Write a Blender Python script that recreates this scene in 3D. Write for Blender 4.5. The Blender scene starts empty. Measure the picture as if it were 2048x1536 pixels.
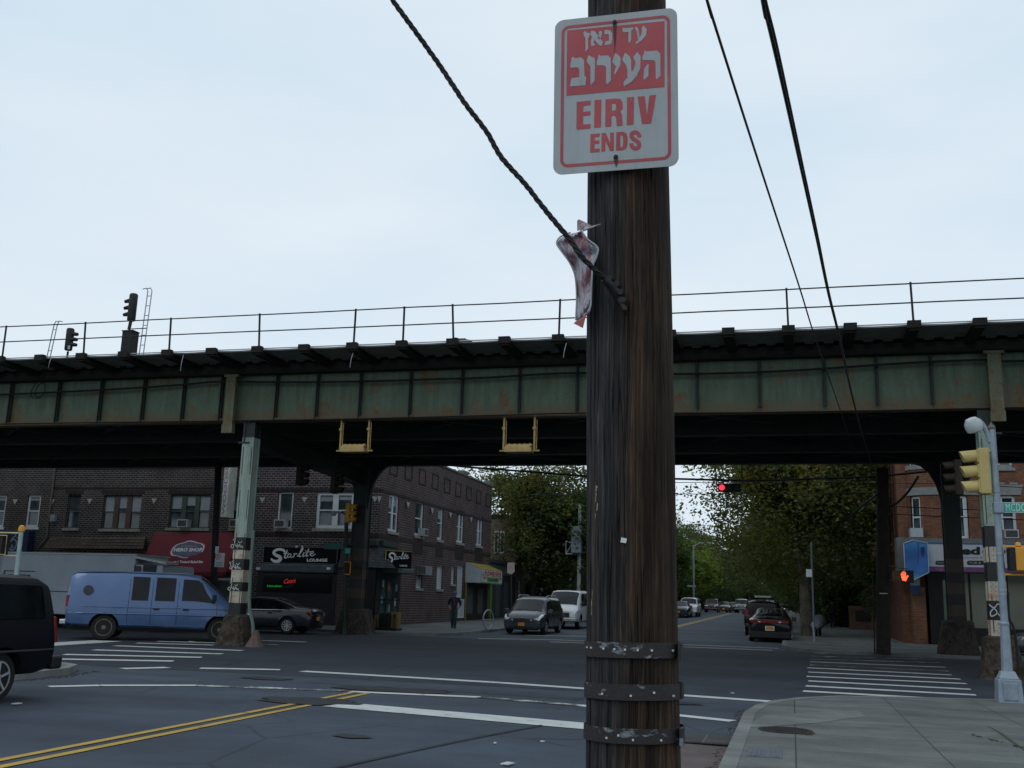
import bpy, bmesh, math, random
from mathutils import Vector, Matrix, geometry
S = bpy.context.scene
COL = S.collection
RAD = math.radians
random.seed(11)

# ------------------------------------------------------------ camera
FPX = 2050.0; TILT = math.atan(432 / FPX); ROLL = RAD(1.7); YAW = RAD(15.3); EYE = 1.65
fw = Vector((-math.sin(YAW) * math.cos(TILT), math.cos(YAW) * math.cos(TILT), math.sin(TILT)))
rt0 = Vector((math.cos(YAW), math.sin(YAW), 0)); up0 = rt0.cross(fw)
rt = rt0 * math.cos(ROLL) + up0 * math.sin(ROLL); up = rt.cross(fw)
CAM = Vector((0, 0, EYE))
cd = bpy.data.cameras.new('camera'); cam = bpy.data.objects.new('camera', cd); COL.objects.link(cam)
cd.sensor_width = 36; cd.lens = FPX / 2048 * 36; cd.clip_start = 0.1; cd.clip_end = 3000
cam.matrix_world = Matrix(((rt.x, up.x, -fw.x, 0), (rt.y, up.y, -fw.y, 0), (rt.z, up.z, -fw.z, EYE), (0, 0, 0, 1)))
S.camera = cam

# ------------------------------------------------------------ world: overcast sky
SUN_EL, SUN_AZ = RAD(50), RAD(200)
w = bpy.data.worlds.new('World'); S.world = w; w.use_nodes = True
nt = w.node_tree; nt.nodes.clear()
def nn(nt, t, **k):
    n = nt.nodes.new(t)
    for a, v in k.items(): setattr(n, a, v)
    return n
out = nn(nt, 'ShaderNodeOutputWorld'); bg = nn(nt, 'ShaderNodeBackground')
sky = nn(nt, 'ShaderNodeTexSky', sky_type='NISHITA', sun_disc=False, sun_elevation=SUN_EL, sun_rotation=SUN_AZ)
tc = nn(nt, 'ShaderNodeTexCoord'); mp = nn(nt, 'ShaderNodeMapping'); mp.inputs['Scale'].default_value = (1, 1, 3.2)
nz = nn(nt, 'ShaderNodeTexNoise'); nz.inputs['Scale'].default_value = 1.7; nz.inputs['Detail'].default_value = 5; nz.inputs['Roughness'].default_value = .5
cr = nn(nt, 'ShaderNodeValToRGB')
cr.color_ramp.elements[0].position = .33; cr.color_ramp.elements[0].color = (6.5, 7.9, 9.15, 1)
cr.color_ramp.elements[1].position = .68; cr.color_ramp.elements[1].color = (8.2, 9.1, 9.75, 1)
mx = nn(nt, 'ShaderNodeMix', data_type='RGBA'); mx.inputs['Factor'].default_value = .93
L = nt.links.new
L(tc.outputs['Generated'], mp.inputs['Vector']); L(mp.outputs['Vector'], nz.inputs['Vector']); L(nz.outputs['Fac'], cr.inputs['Fac'])
L(sky.outputs['Color'], mx.inputs['A']); L(cr.outputs['Color'], mx.inputs['B']); L(mx.outputs['Result'], bg.inputs['Color'])
bg.inputs['Strength'].default_value = .1
L(bg.outputs['Background'], out.inputs['Surface'])
sl = bpy.data.lights.new('sun', 'SUN'); sl.energy = .5; sl.angle = RAD(25); sl.color = (1, .97, .92)
so = bpy.data.objects.new('sun', sl); COL.objects.link(so)
sd = Vector((math.sin(SUN_AZ) * math.cos(SUN_EL), math.cos(SUN_AZ) * math.cos(SUN_EL), math.sin(SUN_EL)))
so.rotation_euler = sd.to_track_quat('Z', 'Y').to_euler(); so.location = (0, 0, 50)
S.view_settings.view_transform = 'Standard'; S.view_settings.look = 'None'
S.view_settings.exposure = 0; S.view_settings.gamma = 1

# ------------------------------------------------------------ measuring helpers
def ray(px, py): return fw + rt * ((px - 1024) / FPX) + up * ((768 - py) / FPX)
def PY(px, py, Y):
    d = ray(px, py); return CAM + d * (Y / d.y)
def PX(px, py, X):
    d = ray(px, py); return CAM + d * (X / d.x)
def gz(Y): return .009 * (min(max(Y, 38), 130) - 38)
def GG(px, py, dz=0.):
    z = dz
    for _ in range(25):
        d = ray(px, py); p = CAM + d * ((z - EYE) / d.z); z = gz(p.y) + dz
    return p

# ------------------------------------------------------------ materials
def base(name, rough=.7, metal=0., spec=.5):
    m = bpy.data.materials.new(name); m.use_nodes = True; t = m.node_tree
    b = t.nodes['Principled BSDF']; b.inputs['Roughness'].default_value = rough; b.inputs['Metallic'].default_value = metal
    b.inputs['Specular IOR Level'].default_value = spec
    return m, t, b
def noise(t, vec, scale, detail=4, rough=.6):
    n = nn(t, 'ShaderNodeTexNoise'); n.inputs['Scale'].default_value = scale; n.inputs['Detail'].default_value = detail; n.inputs['Roughness'].default_value = rough
    t.links.new(vec, n.inputs['Vector']); return n.outputs['Fac']
def ramp(t, fac, stops):
    r = nn(t, 'ShaderNodeValToRGB'); e = r.color_ramp.elements
    while len(e) > len(stops): e.remove(e[-1])
    while len(e) < len(stops): e.new(.5)
    for i, (p, c) in enumerate(stops):
        e[i].position = p; e[i].color = (c, c, c, 1) if not hasattr(c, '__len__') else (*c, 1)
    t.links.new(fac, r.inputs['Fac']); return r.outputs['Color']
def mixc(t, fac, a, b, mode='MIX'):
    m = nn(t, 'ShaderNodeMix', data_type='RGBA', blend_type=mode)
    for s, v in (('Factor', fac), ('A', a), ('B', b)):
        if hasattr(v, 'node'): t.links.new(v, m.inputs[s])
        elif hasattr(v, '__len__'): m.inputs[s].default_value = (*v, 1)
        else: m.inputs[s].default_value = v if s == 'Factor' else (v, v, v, 1)
    return m.outputs['Result']
def objvec(t, scale=(1, 1, 1), src='Object'):
    c = nn(t, 'ShaderNodeTexCoord'); m = nn(t, 'ShaderNodeMapping'); m.inputs['Scale'].default_value = scale
    t.links.new(c.outputs[src], m.inputs['Vector']); return m.outputs['Vector']
def bump(t, b, h, strength=.3, dist=.02):
    n = nn(t, 'ShaderNodeBump'); n.inputs['Strength'].default_value = strength; n.inputs['Distance'].default_value = dist
    t.links.new(h, n.inputs['Height']); t.links.new(n.outputs['Normal'], b.inputs['Normal'])
MC = {}
def mat(name, c, rough=.6, metal=0., var=.25, scale=3., bmp=0., spec=.28, coat=0.):
    if name in MC: return MC[name]
    m, t, b = base(name, rough, metal, spec)
    v = objvec(t); f = noise(t, v, scale, 5, .65)
    dark = tuple(x * (1 - var) for x in c); lite = tuple(min(1, x * (1 + var)) for x in c)
    t.links.new(ramp(t, f, [(.3, dark), (.7, lite)]), b.inputs['Base Color'])
    if bmp: bump(t, b, noise(t, v, scale * 12, 3), bmp)
    if coat: b.inputs['Coat Weight'].default_value = coat; b.inputs['Coat Roughness'].default_value = .06
    MC[name] = m; return m
def glow(name, c, s):
    if name in MC: return MC[name]
    m, t, b = base(name, .5); b.inputs['Base Color'].default_value = (*[x * .3 for x in c], 1)
    b.inputs['Emission Color'].default_value = (*c, 1); b.inputs['Emission Strength'].default_value = s; MC[name] = m; return m
def asphalt(name, c, stain=.5, seed=0.):
    m, t, b = base(name, .85, 0, .35); v = objvec(t, (1, 1, 1)); v2 = objvec(t, (.25, .9, 1))
    f1 = noise(t, v, 60, 3, .8); f2 = noise(t, v, 1.1, 6, .7); f3 = noise(t, v2, .35, 6, .65)
    a = ramp(t, f1, [(.25, tuple(x * .62 for x in c)), (.75, tuple(x * 1.45 for x in c))])
    k = ramp(t, f2, [(.3, 1 - .5 * stain), (.65, 1.05)]); k2 = ramp(t, f3, [(.35, .66), (.6, 1.12)])
    col = mixc(t, 1., mixc(t, 1., a, k, 'MULTIPLY'), k2, 'MULTIPLY')
    # fine cracks
    vo = nn(t, 'ShaderNodeTexVoronoi', feature='DISTANCE_TO_EDGE'); vo.inputs['Scale'].default_value = .33
    wv = mixc(t, .12, v, noise(t, v, 1.4, 4)); t.links.new(wv, vo.inputs['Vector'])
    ck = ramp(t, vo.outputs['Distance'], [(.0, .45), (.009, 1.)])
    ckm = ramp(t, noise(t, v, .3, 2), [(.45, 0.), (.51, 1.)])
    col = mixc(t, ckm, col, mixc(t, 1., col, ck, 'MULTIPLY'))
    t.links.new(col, b.inputs['Base Color']); bump(t, b, f1, .5, .01); return m
def concrete(name, c, joint=1.55):
    m, t, b = base(name, .85, 0, .3); v = objvec(t)
    f1 = noise(t, v, 45, 3, .8); f2 = noise(t, v, .9, 6, .7); f3 = noise(t, v, 6, 3, .6)
    a = ramp(t, f1, [(.2, tuple(x * .8 for x in c)), (.8, tuple(x * 1.2 for x in c))])
    col = mixc(t, 1., a, ramp(t, f2, [(.3, .7), (.68, 1.12)]), 'MULTIPLY')
    col = mixc(t, 1., col, ramp(t, f3, [(.2, .72), (.38, 1.)]), 'MULTIPLY')
    vg = nn(t, 'ShaderNodeTexVoronoi'); vg.inputs['Scale'].default_value = 3.1; t.links.new(v, vg.inputs['Vector']); col = mixc(t, 1., col, ramp(t, vg.outputs['Distance'], [(.045, .45), (.06, 1.)]), 'MULTIPLY')
    col = mixc(t, 1., col, ramp(t, noise(t, objvec(t, (.35, 1.1, 1)), 1, 5, .7), [(.35, .72), (.62, 1.22)]), 'MULTIPLY')
    if joint:
        br = nn(t, 'ShaderNodeTexBrick', offset=0.); br.inputs['Scale'].default_value = 1
        br.inputs['Brick Width'].default_value = joint; br.inputs['Row Height'].default_value = joint; br.inputs['Mortar Size'].default_value = .009
        br.inputs['Color1'].default_value = (1, 1, 1, 1); br.inputs['Color2'].default_value = (.82, .84, .86, 1); br.inputs['Mortar'].default_value = (.3, .3, .3, 1)
        t.links.new(v, br.inputs['Vector']); col = mixc(t, 1., col, br.outputs['Color'], 'MULTIPLY')
    t.links.new(col, b.inputs['Base Color']); bump(t, b, f1, .3, .008); return m
def brick(name, c1, c2, mortar, bw=.21, rh=.068, ms=.009, dirt=.6):
    m, t, b = base(name, .85, 0, .3)
    g = nn(t, 'ShaderNodeNewGeometry'); sx = nn(t, 'ShaderNodeSeparateXYZ'); t.links.new(g.outputs['Position'], sx.inputs[0])
    ad = nn(t, 'ShaderNodeMath', operation='ADD'); t.links.new(sx.outputs[0], ad.inputs[0]); t.links.new(sx.outputs[1], ad.inputs[1])
    cx = nn(t, 'ShaderNodeCombineXYZ'); t.links.new(ad.outputs[0], cx.inputs[0]); t.links.new(sx.outputs[2], cx.inputs[1])
    br = nn(t, 'ShaderNodeTexBrick'); br.inputs['Scale'].default_value = 1; br.inputs['Brick Width'].default_value = bw; br.inputs['Row Height'].default_value = rh
    br.inputs['Mortar Size'].default_value = ms; br.inputs['Bias'].default_value = -.1
    for k, v in (('Color1', c1), ('Color2', c2), ('Mortar', mortar)): br.inputs[k].default_value = (*v, 1)
    t.links.new(cx.outputs[0], br.inputs['Vector'])
    f = noise(t, g.outputs['Position'], .8, 6, .7); f2 = noise(t, g.outputs['Position'], 5, 4, .6)
    col = mixc(t, 1., br.outputs['Color'], ramp(t, f, [(.3, dirt), (.7, 1.15)]), 'MULTIPLY')
    col = mixc(t, 1., col, ramp(t, f2, [(.3, .75), (.7, 1.15)]), 'MULTIPLY')
    t.links.new(col, b.inputs['Base Color']); bump(t, b, br.outputs['Fac'], -.4, .01); return m
def rusty(name, c, rust=(.16, .07, .03), amount=.5, low=None, rough=.6, sc=1.6, riv=False):
    """painted steel with rust patches, optionally a rust line at low z (object space)"""
    m, t, b = base(name, rough, 0, .4); v = objvec(t); vs = objvec(t, (3.5, 3.5, .5))
    f = noise(t, v, sc, 8, .72); fs = noise(t, vs, 1.2, 6, .7); ff = noise(t, v, 14, 5, .75)
    col = ramp(t, fs, [(.3, tuple(x * .55 for x in c)), (.62, c)])
    col = mixc(t, ramp(t, ff, [(.66 - amount * .12, 0.), (.70 - amount * .08, .9)]), col, tuple(x * .35 for x in rust))
    fac = ramp(t, f, [(.64 - amount * .18, 0.), (.74 - amount * .14, 1.)])
    if low is not None:
        g = nn(t, 'ShaderNodeSeparateXYZ'); t.links.new(v, g.inputs[0])
        mr = nn(t, 'ShaderNodeMapRange'); mr.inputs['From Min'].default_value = low[0]; mr.inputs['From Max'].default_value = low[1]
        mr.inputs['To Min'].default_value = 1.3; mr.inputs['To Max'].default_value = 0
        t.links.new(g.outputs[2], mr.inputs['Value'])
        ad = nn(t, 'ShaderNodeMath', operation='ADD', use_clamp=True); t.links.new(fac, ad.inputs[0])
        ml = nn(t, 'ShaderNodeMath', operation='MULTIPLY'); t.links.new(mr.outputs[0], ml.inputs[0]); t.links.new(ramp(t, fs, [(.35, .2), (.65, 1.)]), ml.inputs[1])
        t.links.new(ml.outputs[0], ad.inputs[1]); fac = ad.outputs[0]
    col = mixc(t, fac, col, ramp(t, ff, [(.3, tuple(x * .5 for x in rust)), (.7, tuple(x * 1.3 for x in rust))]))
    if riv:
        vo = nn(t, 'ShaderNodeTexVoronoi'); vo.inputs['Scale'].default_value = 8.5; vo.inputs['Randomness'].default_value = 0.12; t.links.new(v, vo.inputs['Vector'])
        col = mixc(t, ramp(t, vo.outputs['Distance'], [(.12, .75), (.2, 0.)]), col, tuple(x * .3 for x in c))
    t.links.new(col, b.inputs['Base Color']); bump(t, b, ff, .25, .01); return m
def wood(name):
    m, t, b = base(name, .85, 0, .2); vx = objvec(t)
    wn = nn(t, 'ShaderNodeTexNoise'); wn.inputs['Scale'].default_value = 1.1; wn.inputs['Detail'].default_value = 3; t.links.new(vx, wn.inputs['Vector'])
    warp = mixc(t, .018, vx, wn.outputs['Color'])
    def sv(sx, sz):
        m_ = nn(t, 'ShaderNodeMapping'); m_.inputs['Scale'].default_value = (sx, sx, sz); t.links.new(warp, m_.inputs['Vector']); return m_.outputs['Vector']
    hair = noise(t, sv(210, 9), 1, 3, .7); fib = noise(t, sv(80, 2.2), 1, 6, .7); band = noise(t, sv(22, .8), 1, 5, .6); blot = noise(t, sv(7, 2.2), 1, 6, .7); crk = noise(t, sv(34, .42), 1, 3, .55); crk2 = noise(t, sv(85, 1.3), 1, 2, .5)
    brown = ramp(t, fib, [(.28, (.012, .0085, .006)), (.5, (.034, .023, .015)), (.72, (.080, .052, .032))])
    grey = ramp(t, fib, [(.28, (.012, .012, .014)), (.5, (.036, .035, .038)), (.72, (.090, .086, .088))])
    s = nn(t, 'ShaderNodeSeparateXYZ'); t.links.new(vx, s.inputs[0])
    ad = nn(t, 'ShaderNodeMath', operation='MULTIPLY_ADD'); t.links.new(blot, ad.inputs[0]); ad.inputs[1].default_value = .16; t.links.new(s.outputs[0], ad.inputs[2])
    mr = nn(t, 'ShaderNodeMapRange'); mr.inputs['From Min'].default_value = -.02; mr.inputs['From Max'].default_value = .11; mr.inputs['To Min'].default_value = 1; mr.inputs['To Max'].default_value = 0; t.links.new(ad.outputs[0], mr.inputs['Value'])
    col = mixc(t, mr.outputs[0], brown, grey)
    col = mixc(t, ramp(t, band, [(.52, 0.), (.66, .8)]), col, mixc(t, 1., col, (1.75, 1.2, .85), 'MULTIPLY'))
    col = mixc(t, 1., col, ramp(t, band, [(.30, .28), (.5, 1.)]), 'MULTIPLY'); col = mixc(t, 1., col, ramp(t, hair, [(.3, .65), (.7, 1.35)]), 'MULTIPLY'); col = mixc(t, 1., col, ramp(t, blot, [(.3, .5), (.68, 1.3)]), 'MULTIPLY')
    c1 = ramp(t, crk, [(.484, 1.), (.496, .06), (.504, .06), (.516, 1.)]); c2 = ramp(t, crk2, [(.485, 1.), (.5, .3), (.515, 1.)])
    col = mixc(t, 1., mixc(t, 1., col, c1, 'MULTIPLY'), c2, 'MULTIPLY')
    vo = nn(t, 'ShaderNodeTexVoronoi'); vo.inputs['Scale'].default_value = 1; t.links.new(sv(6, 1.7), vo.inputs['Vector'])
    col = mixc(t, 1., col, ramp(t, vo.outputs['Distance'], [(.045, .2), (.10, 1.)]), 'MULTIPLY')
    t.links.new(col, b.inputs['Base Color'])
    h = mixc(t, 1., mixc(t, 1., fib, c1, 'MULTIPLY'), ramp(t, hair, [(.2, .6), (.8, 1.)]), 'MULTIPLY'); bump(t, b, h, .8, .010); return m
def leafmat(name, cs):
    m, t, b = base(name, .6, 0, .3); g = nn(t, 'ShaderNodeNewGeometry'); o = nn(t, 'ShaderNodeObjectInfo')
    f = noise(t, g.outputs['Position'], .45, 4, .7); r = g.outputs['Random Per Island']
    c1 = ramp(t, f, [(.3, cs[0]), (.5, cs[1]), (.68, cs[2])])
    c2 = mixc(t, 1., c1, ramp(t, r, [(0, .8), (1, 1.18)]), 'MULTIPLY')
    t.links.new(c2, b.inputs['Base Color']); tr_ = nn(t, 'ShaderNodeBsdfTranslucent'); t.links.new(mixc(t, 1., c2, (1.5, 1.6, .7), 'MULTIPLY'), tr_.inputs['Color'])
    mx_ = nn(t, 'ShaderNodeMixShader'); mx_.inputs[0].default_value = .42; t.links.new(b.outputs[0], mx_.inputs[1]); t.links.new(tr_.outputs[0], mx_.inputs[2]); t.links.new(mx_.outputs[0], t.nodes['Material Output'].inputs['Surface']); return m
def glassm(name, c=(.02, .025, .03), rough=.06, var=.5):
    if name in MC: return MC[name]
    m, t, b = base(name, rough, 0, .6 if 'car' not in name else .22); g = nn(t, 'ShaderNodeNewGeometry')
    f = noise(t, g.outputs['Position'], 1.3, 3, .5)
    t.links.new(ramp(t, f, [(.35, tuple(x * (1 - var) for x in c)), (.7, tuple(x * (1 + var) for x in c))]), b.inputs['Base Color'])
    MC[name] = m; return m

# ------------------------------------------------------------ mesh helpers
class MB:
    def __init__(s): s.v = []; s.f = []; s.m = []; s.c = 0
    def add(s, vs, fs, mi=None):
        n = len(s.v); s.v += [Vector(v) for v in vs]; s.f += [[i + n for i in f] for f in fs]; s.m += [s.c if mi is None else mi] * len(fs); return s
    def box(s, c, d, M=None, mi=None):
        x, y, z = (k / 2 for k in d)
        vs = [Vector((i * x, j * y, k * z)) for i in (-1, 1) for j in (-1, 1) for k in (-1, 1)]
        if M is not None: vs = [M @ v for v in vs]
        vs = [v + Vector(c) for v in vs]
        return s.add(vs, [(0, 1, 3, 2), (4, 6, 7, 5), (0, 4, 5, 1), (2, 3, 7, 6), (0, 2, 6, 4), (1, 5, 7, 3)], mi)
    def b2(s, a, b, mi=None):
        return s.box([(a[i] + b[i]) / 2 for i in range(3)], [abs(b[i] - a[i]) for i in range(3)], None, mi)
    def tube(s, path, r, n=8, cap=True, mi=None):
        path = [Vector(p) for p in path]; k = len(path); rr = r if hasattr(r, '__len__') else [r] * k
        vs = []; t0 = (path[1] - path[0]).normalized(); ref = Vector((0, 0, 1)) if abs(t0.z) < .9 else Vector((1, 0, 0))
        for i, p in enumerate(path):
            t = (path[min(i + 1, k - 1)] - path[max(i - 1, 0)]).normalized()
            a = t.cross(ref); 
            if a.length < 1e-4: a = t.cross(Vector((0, 1, 0)))
            a.normalize(); b = a.cross(t).normalized(); ref = b if abs(b.dot(ref)) > .2 else ref
            for j in range(n):
                q = 2 * math.pi * j / n; vs.append(p + (a * math.cos(q) + b * math.sin(q)) * rr[i])
        fs = [(i * n + j, i * n + (j + 1) % n, (i + 1) * n + (j + 1) % n, (i + 1) * n + j) for i in range(k - 1) for j in range(n)]
        if cap: fs += [list(range(n))[::-1], [(k - 1) * n + j for j in range(n)]]
        return s.add(vs, fs, mi)
    def bar(s, a, b, wd, h=None, mi=None):
        a = Vector(a); b = Vector(b); h = h or wd; d = b - a; q = d.to_track_quat('X', 'Z').to_matrix()
        return s.box((a + b) / 2, (d.length, wd, h), q, mi)
    def prism(s, pts, ext, mi=None):
        """polygon (3d points) pushed along ext"""
        pts = [Vector(p) for p in pts]; e = Vector(ext); n = len(pts)
        return s.add(pts + [p + e for p in pts], [list(range(n)), [n + i for i in range(n)][::-1]] + [(i, i + n, (i + 1) % n + n, (i + 1) % n) for i in range(n)], mi)
    def lathe(s, prof, c=(0, 0, 0), axis='Z', n=20, mi=None):
        vs = []
        for r, h in prof:
            for j in range(n):
                q = 2 * math.pi * j / n; x, y = r * math.cos(q), r * math.sin(q)
                v = (x, y, h) if axis == 'Z' else ((x, h, y) if axis == 'Y' else (h, x, y)); vs.append(Vector(v) + Vector(c))
        k = len(prof)
        fs = [(i * n + j, i * n + (j + 1) % n, (i + 1) * n + (j + 1) % n, (i + 1) * n + j) for i in range(k - 1) for j in range(n)]
        fs += [list(range(n))[::-1], [(k - 1) * n + j for j in range(n)]]
        return s.add(vs, fs, mi)
    def poly(s, loops, M, mi=None):
        """filled 2d polygon with holes (first loop outer), mapped by M(u,v)->Vector"""
        ls = [[Vector((x, y, 0)) for x, y in l] for l in loops]
        tri = geometry.tessellate_polygon(ls); fl = [p for l in loops for p in l]
        return s.add([M(x, y) for x, y in fl], [list(t) for t in tri], mi)
    def stroke(s, pts, wd, M, mi=None):
        n = len(pts); ww = wd if hasattr(wd, '__len__') else [wd] * n; A = []; B = []
        for i in range(n):
            a = pts[max(i - 1, 0)]; b = pts[min(i + 1, n - 1)]; dx, dy = b[0] - a[0], b[1] - a[1]; l = math.hypot(dx, dy) or 1
            nx, ny = -dy / l * ww[i] / 2, dx / l * ww[i] / 2; A.append((pts[i][0] + nx, pts[i][1] + ny)); B.append((pts[i][0] - nx, pts[i][1] - ny))
        return s.add([M(*p) for p in A + B], [(i, i + 1, n + i + 1, n + i) for i in range(n - 1)], mi)
    def build(s, name, mats, parent=None, smooth=False, world=True, origin=None, bev=0., fix=True):
        me = bpy.data.meshes.new(name)
        if world and parent is None:
            if origin is None:
                xs = [v.x for v in s.v]; ys = [v.y for v in s.v]; zs = [v.z for v in s.v]
                origin = Vector(((min(xs) + max(xs)) / 2, (min(ys) + max(ys)) / 2, min(zs)))
            origin = Vector(origin)
        elif world: origin = WM.get(parent.name, Vector((0, 0, 0)))
        else: origin = Vector((0, 0, 0))
        me.from_pydata([v - origin for v in s.v], [], s.f)
        if not hasattr(mats, '__len__'): mats = [mats]
        for m in mats: me.materials.append(m)
        if len(mats) > 1: me.polygons.foreach_set('material_index', s.m)
        if fix:
            bm = bmesh.new(); bm.from_mesh(me); bmesh.ops.recalc_face_normals(bm, faces=bm.faces); bm.to_mesh(me); bm.free()
        if smooth:
            me.polygons.foreach_set('use_smooth', [True] * len(me.polygons)); me.set_sharp_from_angle(angle=RAD(38))
        o = bpy.data.objects.new(name, me); COL.objects.link(o)
        if parent is None: o.location = origin; WM[o.name] = origin
        else: o.parent = parent; WM[o.name] = WM.get(parent.name, Vector((0, 0, 0)))
        if bev:
            md = o.modifiers.new('bevel', 'BEVEL'); md.width = bev; md.segments = 2; md.limit_method = 'ANGLE'
        return o
WM = {}   # world offset of each object's local space (world-built parts subtract it)
def thing(name, label, cat, loc=(0, 0, 0), rz=0, group=None, local=False):
    o = bpy.data.objects.new(name, None); COL.objects.link(o); o.empty_display_size = .2
    o.location = loc; o.rotation_euler = (0, 0, rz); o['label'] = label; o['category'] = cat
    if group: o['group'] = group
    WM[o.name] = Vector((0, 0, 0)) if local else Vector(loc); return o
def tag(o, label, cat, group=None):
    o['label'] = label; o['category'] = cat
    if group: o['group'] = group
    return o
def struct(o): o['kind'] = 'structure'; return o
def dup(root, loc, rz, label, group=None, sc=None, name=None):
    r = root.copy(); COL.objects.link(r); r.location = loc; r.rotation_euler = (0, 0, rz); r['label'] = label
    if sc is not None: r.scale = sc if hasattr(sc, '__len__') else (sc,) * 3
    if group: r['group'] = group
    def rec(a, b):
        for ch in [c for c in a.children]:
            c = ch.copy(); COL.objects.link(c); c.parent = b; rec(ch, c)
    rec(root, r); return r
def text_mesh(s, wd, ht, M, mb, mi=None, shear=0., bold=0., ls=1.):
    """write s into box (0..wd, 0..ht) mapped by M(u,v)"""
    c = bpy.data.curves.new('t', 'FONT'); c.body = s; c.size = 1; c.shear = shear; c.offset = bold; c.resolution_u = 3; c.space_character = ls
    o = bpy.data.objects.new('t', c); COL.objects.link(o); dg = bpy.context.evaluated_depsgraph_get(); dg.update()
    me = bpy.data.meshes.new_from_object(o.evaluated_get(dg)); vs = [v.co.copy() for v in me.vertices]
    if vs:
        x0 = min(v.x for v in vs); x1 = max(v.x for v in vs); y0 = min(v.y for v in vs); y1 = max(v.y for v in vs)
        mb.add([M((v.x - x0) / (x1 - x0) * wd, (v.y - y0) / (y1 - y0) * ht) for v in vs], [list(p.vertices) for p in me.polygons], mi)
    bpy.data.objects.remove(o); bpy.data.curves.remove(c); bpy.data.meshes.remove(me)
def plane(o, u, v): o = Vector(o); u = Vector(u); v = Vector(v); return lambda a, b: o + u * a + v * b
def sm(pts, k=4, closed=False):
    """catmull-rom through 2d/3d points"""
    P = [Vector(p) for p in pts]; n = len(P); o = []
    for i in range(n if closed else n - 1):
        p0, p1, p2, p3 = P[(i - 1) % n if closed else max(i - 1, 0)], P[i], P[(i + 1) % n], P[(i + 2) % n if closed else min(i + 2, n - 1)]
        for j in range(k):
            t = j / k; o.append(.5 * ((2 * p1) + (p2 - p0) * t + (2 * p0 - 5 * p1 + 4 * p2 - p3) * t * t + (3 * p1 - p0 - 3 * p2 + p3) * t ** 3))
    if not closed: o.append(P[-1])
    return o

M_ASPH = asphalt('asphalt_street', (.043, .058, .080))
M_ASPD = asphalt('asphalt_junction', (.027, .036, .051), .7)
M_CONC = concrete('sidewalk_concrete', (.115, .125, .12)); M_KERB = concrete('kerb_stone', (.155, .165, .16), 0)
def paintm(name, c, wear, sc=3.):
    m, t, b = base(name, .7, 0, .3); v = objvec(t); f = noise(t, v, 22, 6, .8); f2 = noise(t, v, sc, 5, .7)
    k = ramp(t, mixc(t, .55, f, f2), [(wear, 1.), (wear + .05, 0.)])
    col = mixc(t, k, ramp(t, f2, [(.3, tuple(x * .75 for x in c)), (.7, c)]), (.05, .055, .062)); t.links.new(col, b.inputs['Base Color']); return m
M_WHITE = paintm('road_paint_white', (.52, .55, .54), .37); M_WORN = paintm('road_paint_worn', (.5, .53, .52), .49, 1.4)
M_YEL = paintm('road_paint_yellow', (.46, .30, .055), .38)
M_WOOD = wood('weathered_pole_wood')
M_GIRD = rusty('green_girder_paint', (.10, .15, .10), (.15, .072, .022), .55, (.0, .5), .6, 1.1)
M_GIRDD = rusty('shade_dark_girder_paint', (.026, .036, .032), (.03, .018, .012), .5)  # girder green darkened, shade under the deck put into its colour
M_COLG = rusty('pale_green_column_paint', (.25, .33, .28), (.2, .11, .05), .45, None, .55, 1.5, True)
M_COLDK = rusty('dark_green_and_shade_column_paint', (.016, .024, .021), (.03, .02, .012), .4)  # dark green paint, also the painted shadow on the pale column tops
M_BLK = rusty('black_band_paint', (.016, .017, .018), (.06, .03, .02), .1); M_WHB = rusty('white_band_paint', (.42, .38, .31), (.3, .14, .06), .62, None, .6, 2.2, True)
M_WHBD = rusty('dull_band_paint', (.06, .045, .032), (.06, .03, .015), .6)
M_IRON = mat('dark_iron', (.02, .02, .022), .7); M_STEEL = mat('grey_steel', (.3, .33, .36), .45, .3, .15)
M_TIE = mat('tie_timber', (.013, .012, .011), .9, 0, .4, 8)
M_RUB = mat('black_rubber', (.012, .012, .013), .8); M_BLACK = mat('black_plastic', (.012, .012, .013), .5)
M_SIGW = mat('sign_white', (.33, .36, .38), .45, 0, .1, 1.5)
M_SIGR = mat('sign_red', (.38, .05, .065), .45, 0, .16, 9)
M_GLASS = glassm('window_glass', (.05, .065, .075)); M_CARGL = glassm('car_glass', (.006, .008, .010), .05); M_BLIND = mat('window_blind', (.23, .27, .3), .6, 0, .15, 1.2)
M_FRW = mat('white_frame', (.48, .52, .55), .5, 0, .1); M_FRD = mat('brown_frame', (.05, .03, .025), .6); M_STONE = mat('pale_stone', (.22, .22, .2), .8, 0, .3, 5)
# ============================================================ GROUND
def sheet(name, mt, x0, x1, ys, dz, xn=1):
    mb = MB()
    for a, b in zip(ys[:-1], ys[1:]):
        mb.add([(x0, a, gz(a) + dz), (x1, a, gz(a) + dz), (x1, b, gz(b) + dz), (x0, b, gz(b) + dz)], [(0, 1, 2, 3)])
    return struct(mb.build(name, mt, origin=(0, 0, 0), fix=False))
sheet('ground', M_ASPH, -400, 400, [-60, 38, 130, 900], 0)
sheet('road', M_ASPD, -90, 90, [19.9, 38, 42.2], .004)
def slab(name, mt, pts, dz, th=.3):
    mb = MB(); vs = [Vector((x, y, gz(y) + dz)) for x, y in pts]; n = len(vs)
    fl = [Vector((v.x, v.y, v.z - th)) for v in vs]
    tri = geometry.tessellate_polygon([[Vector((x, y, 0)) for x, y in pts]])
    mb.add(vs, [list(t) for t in tri]); mb.add(vs + fl, [(i, (i + 1) % n, (i + 1) % n + n, i + n) for i in range(n)])
    return struct(mb.build(name, mt, origin=(0, 0, 0)))
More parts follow.
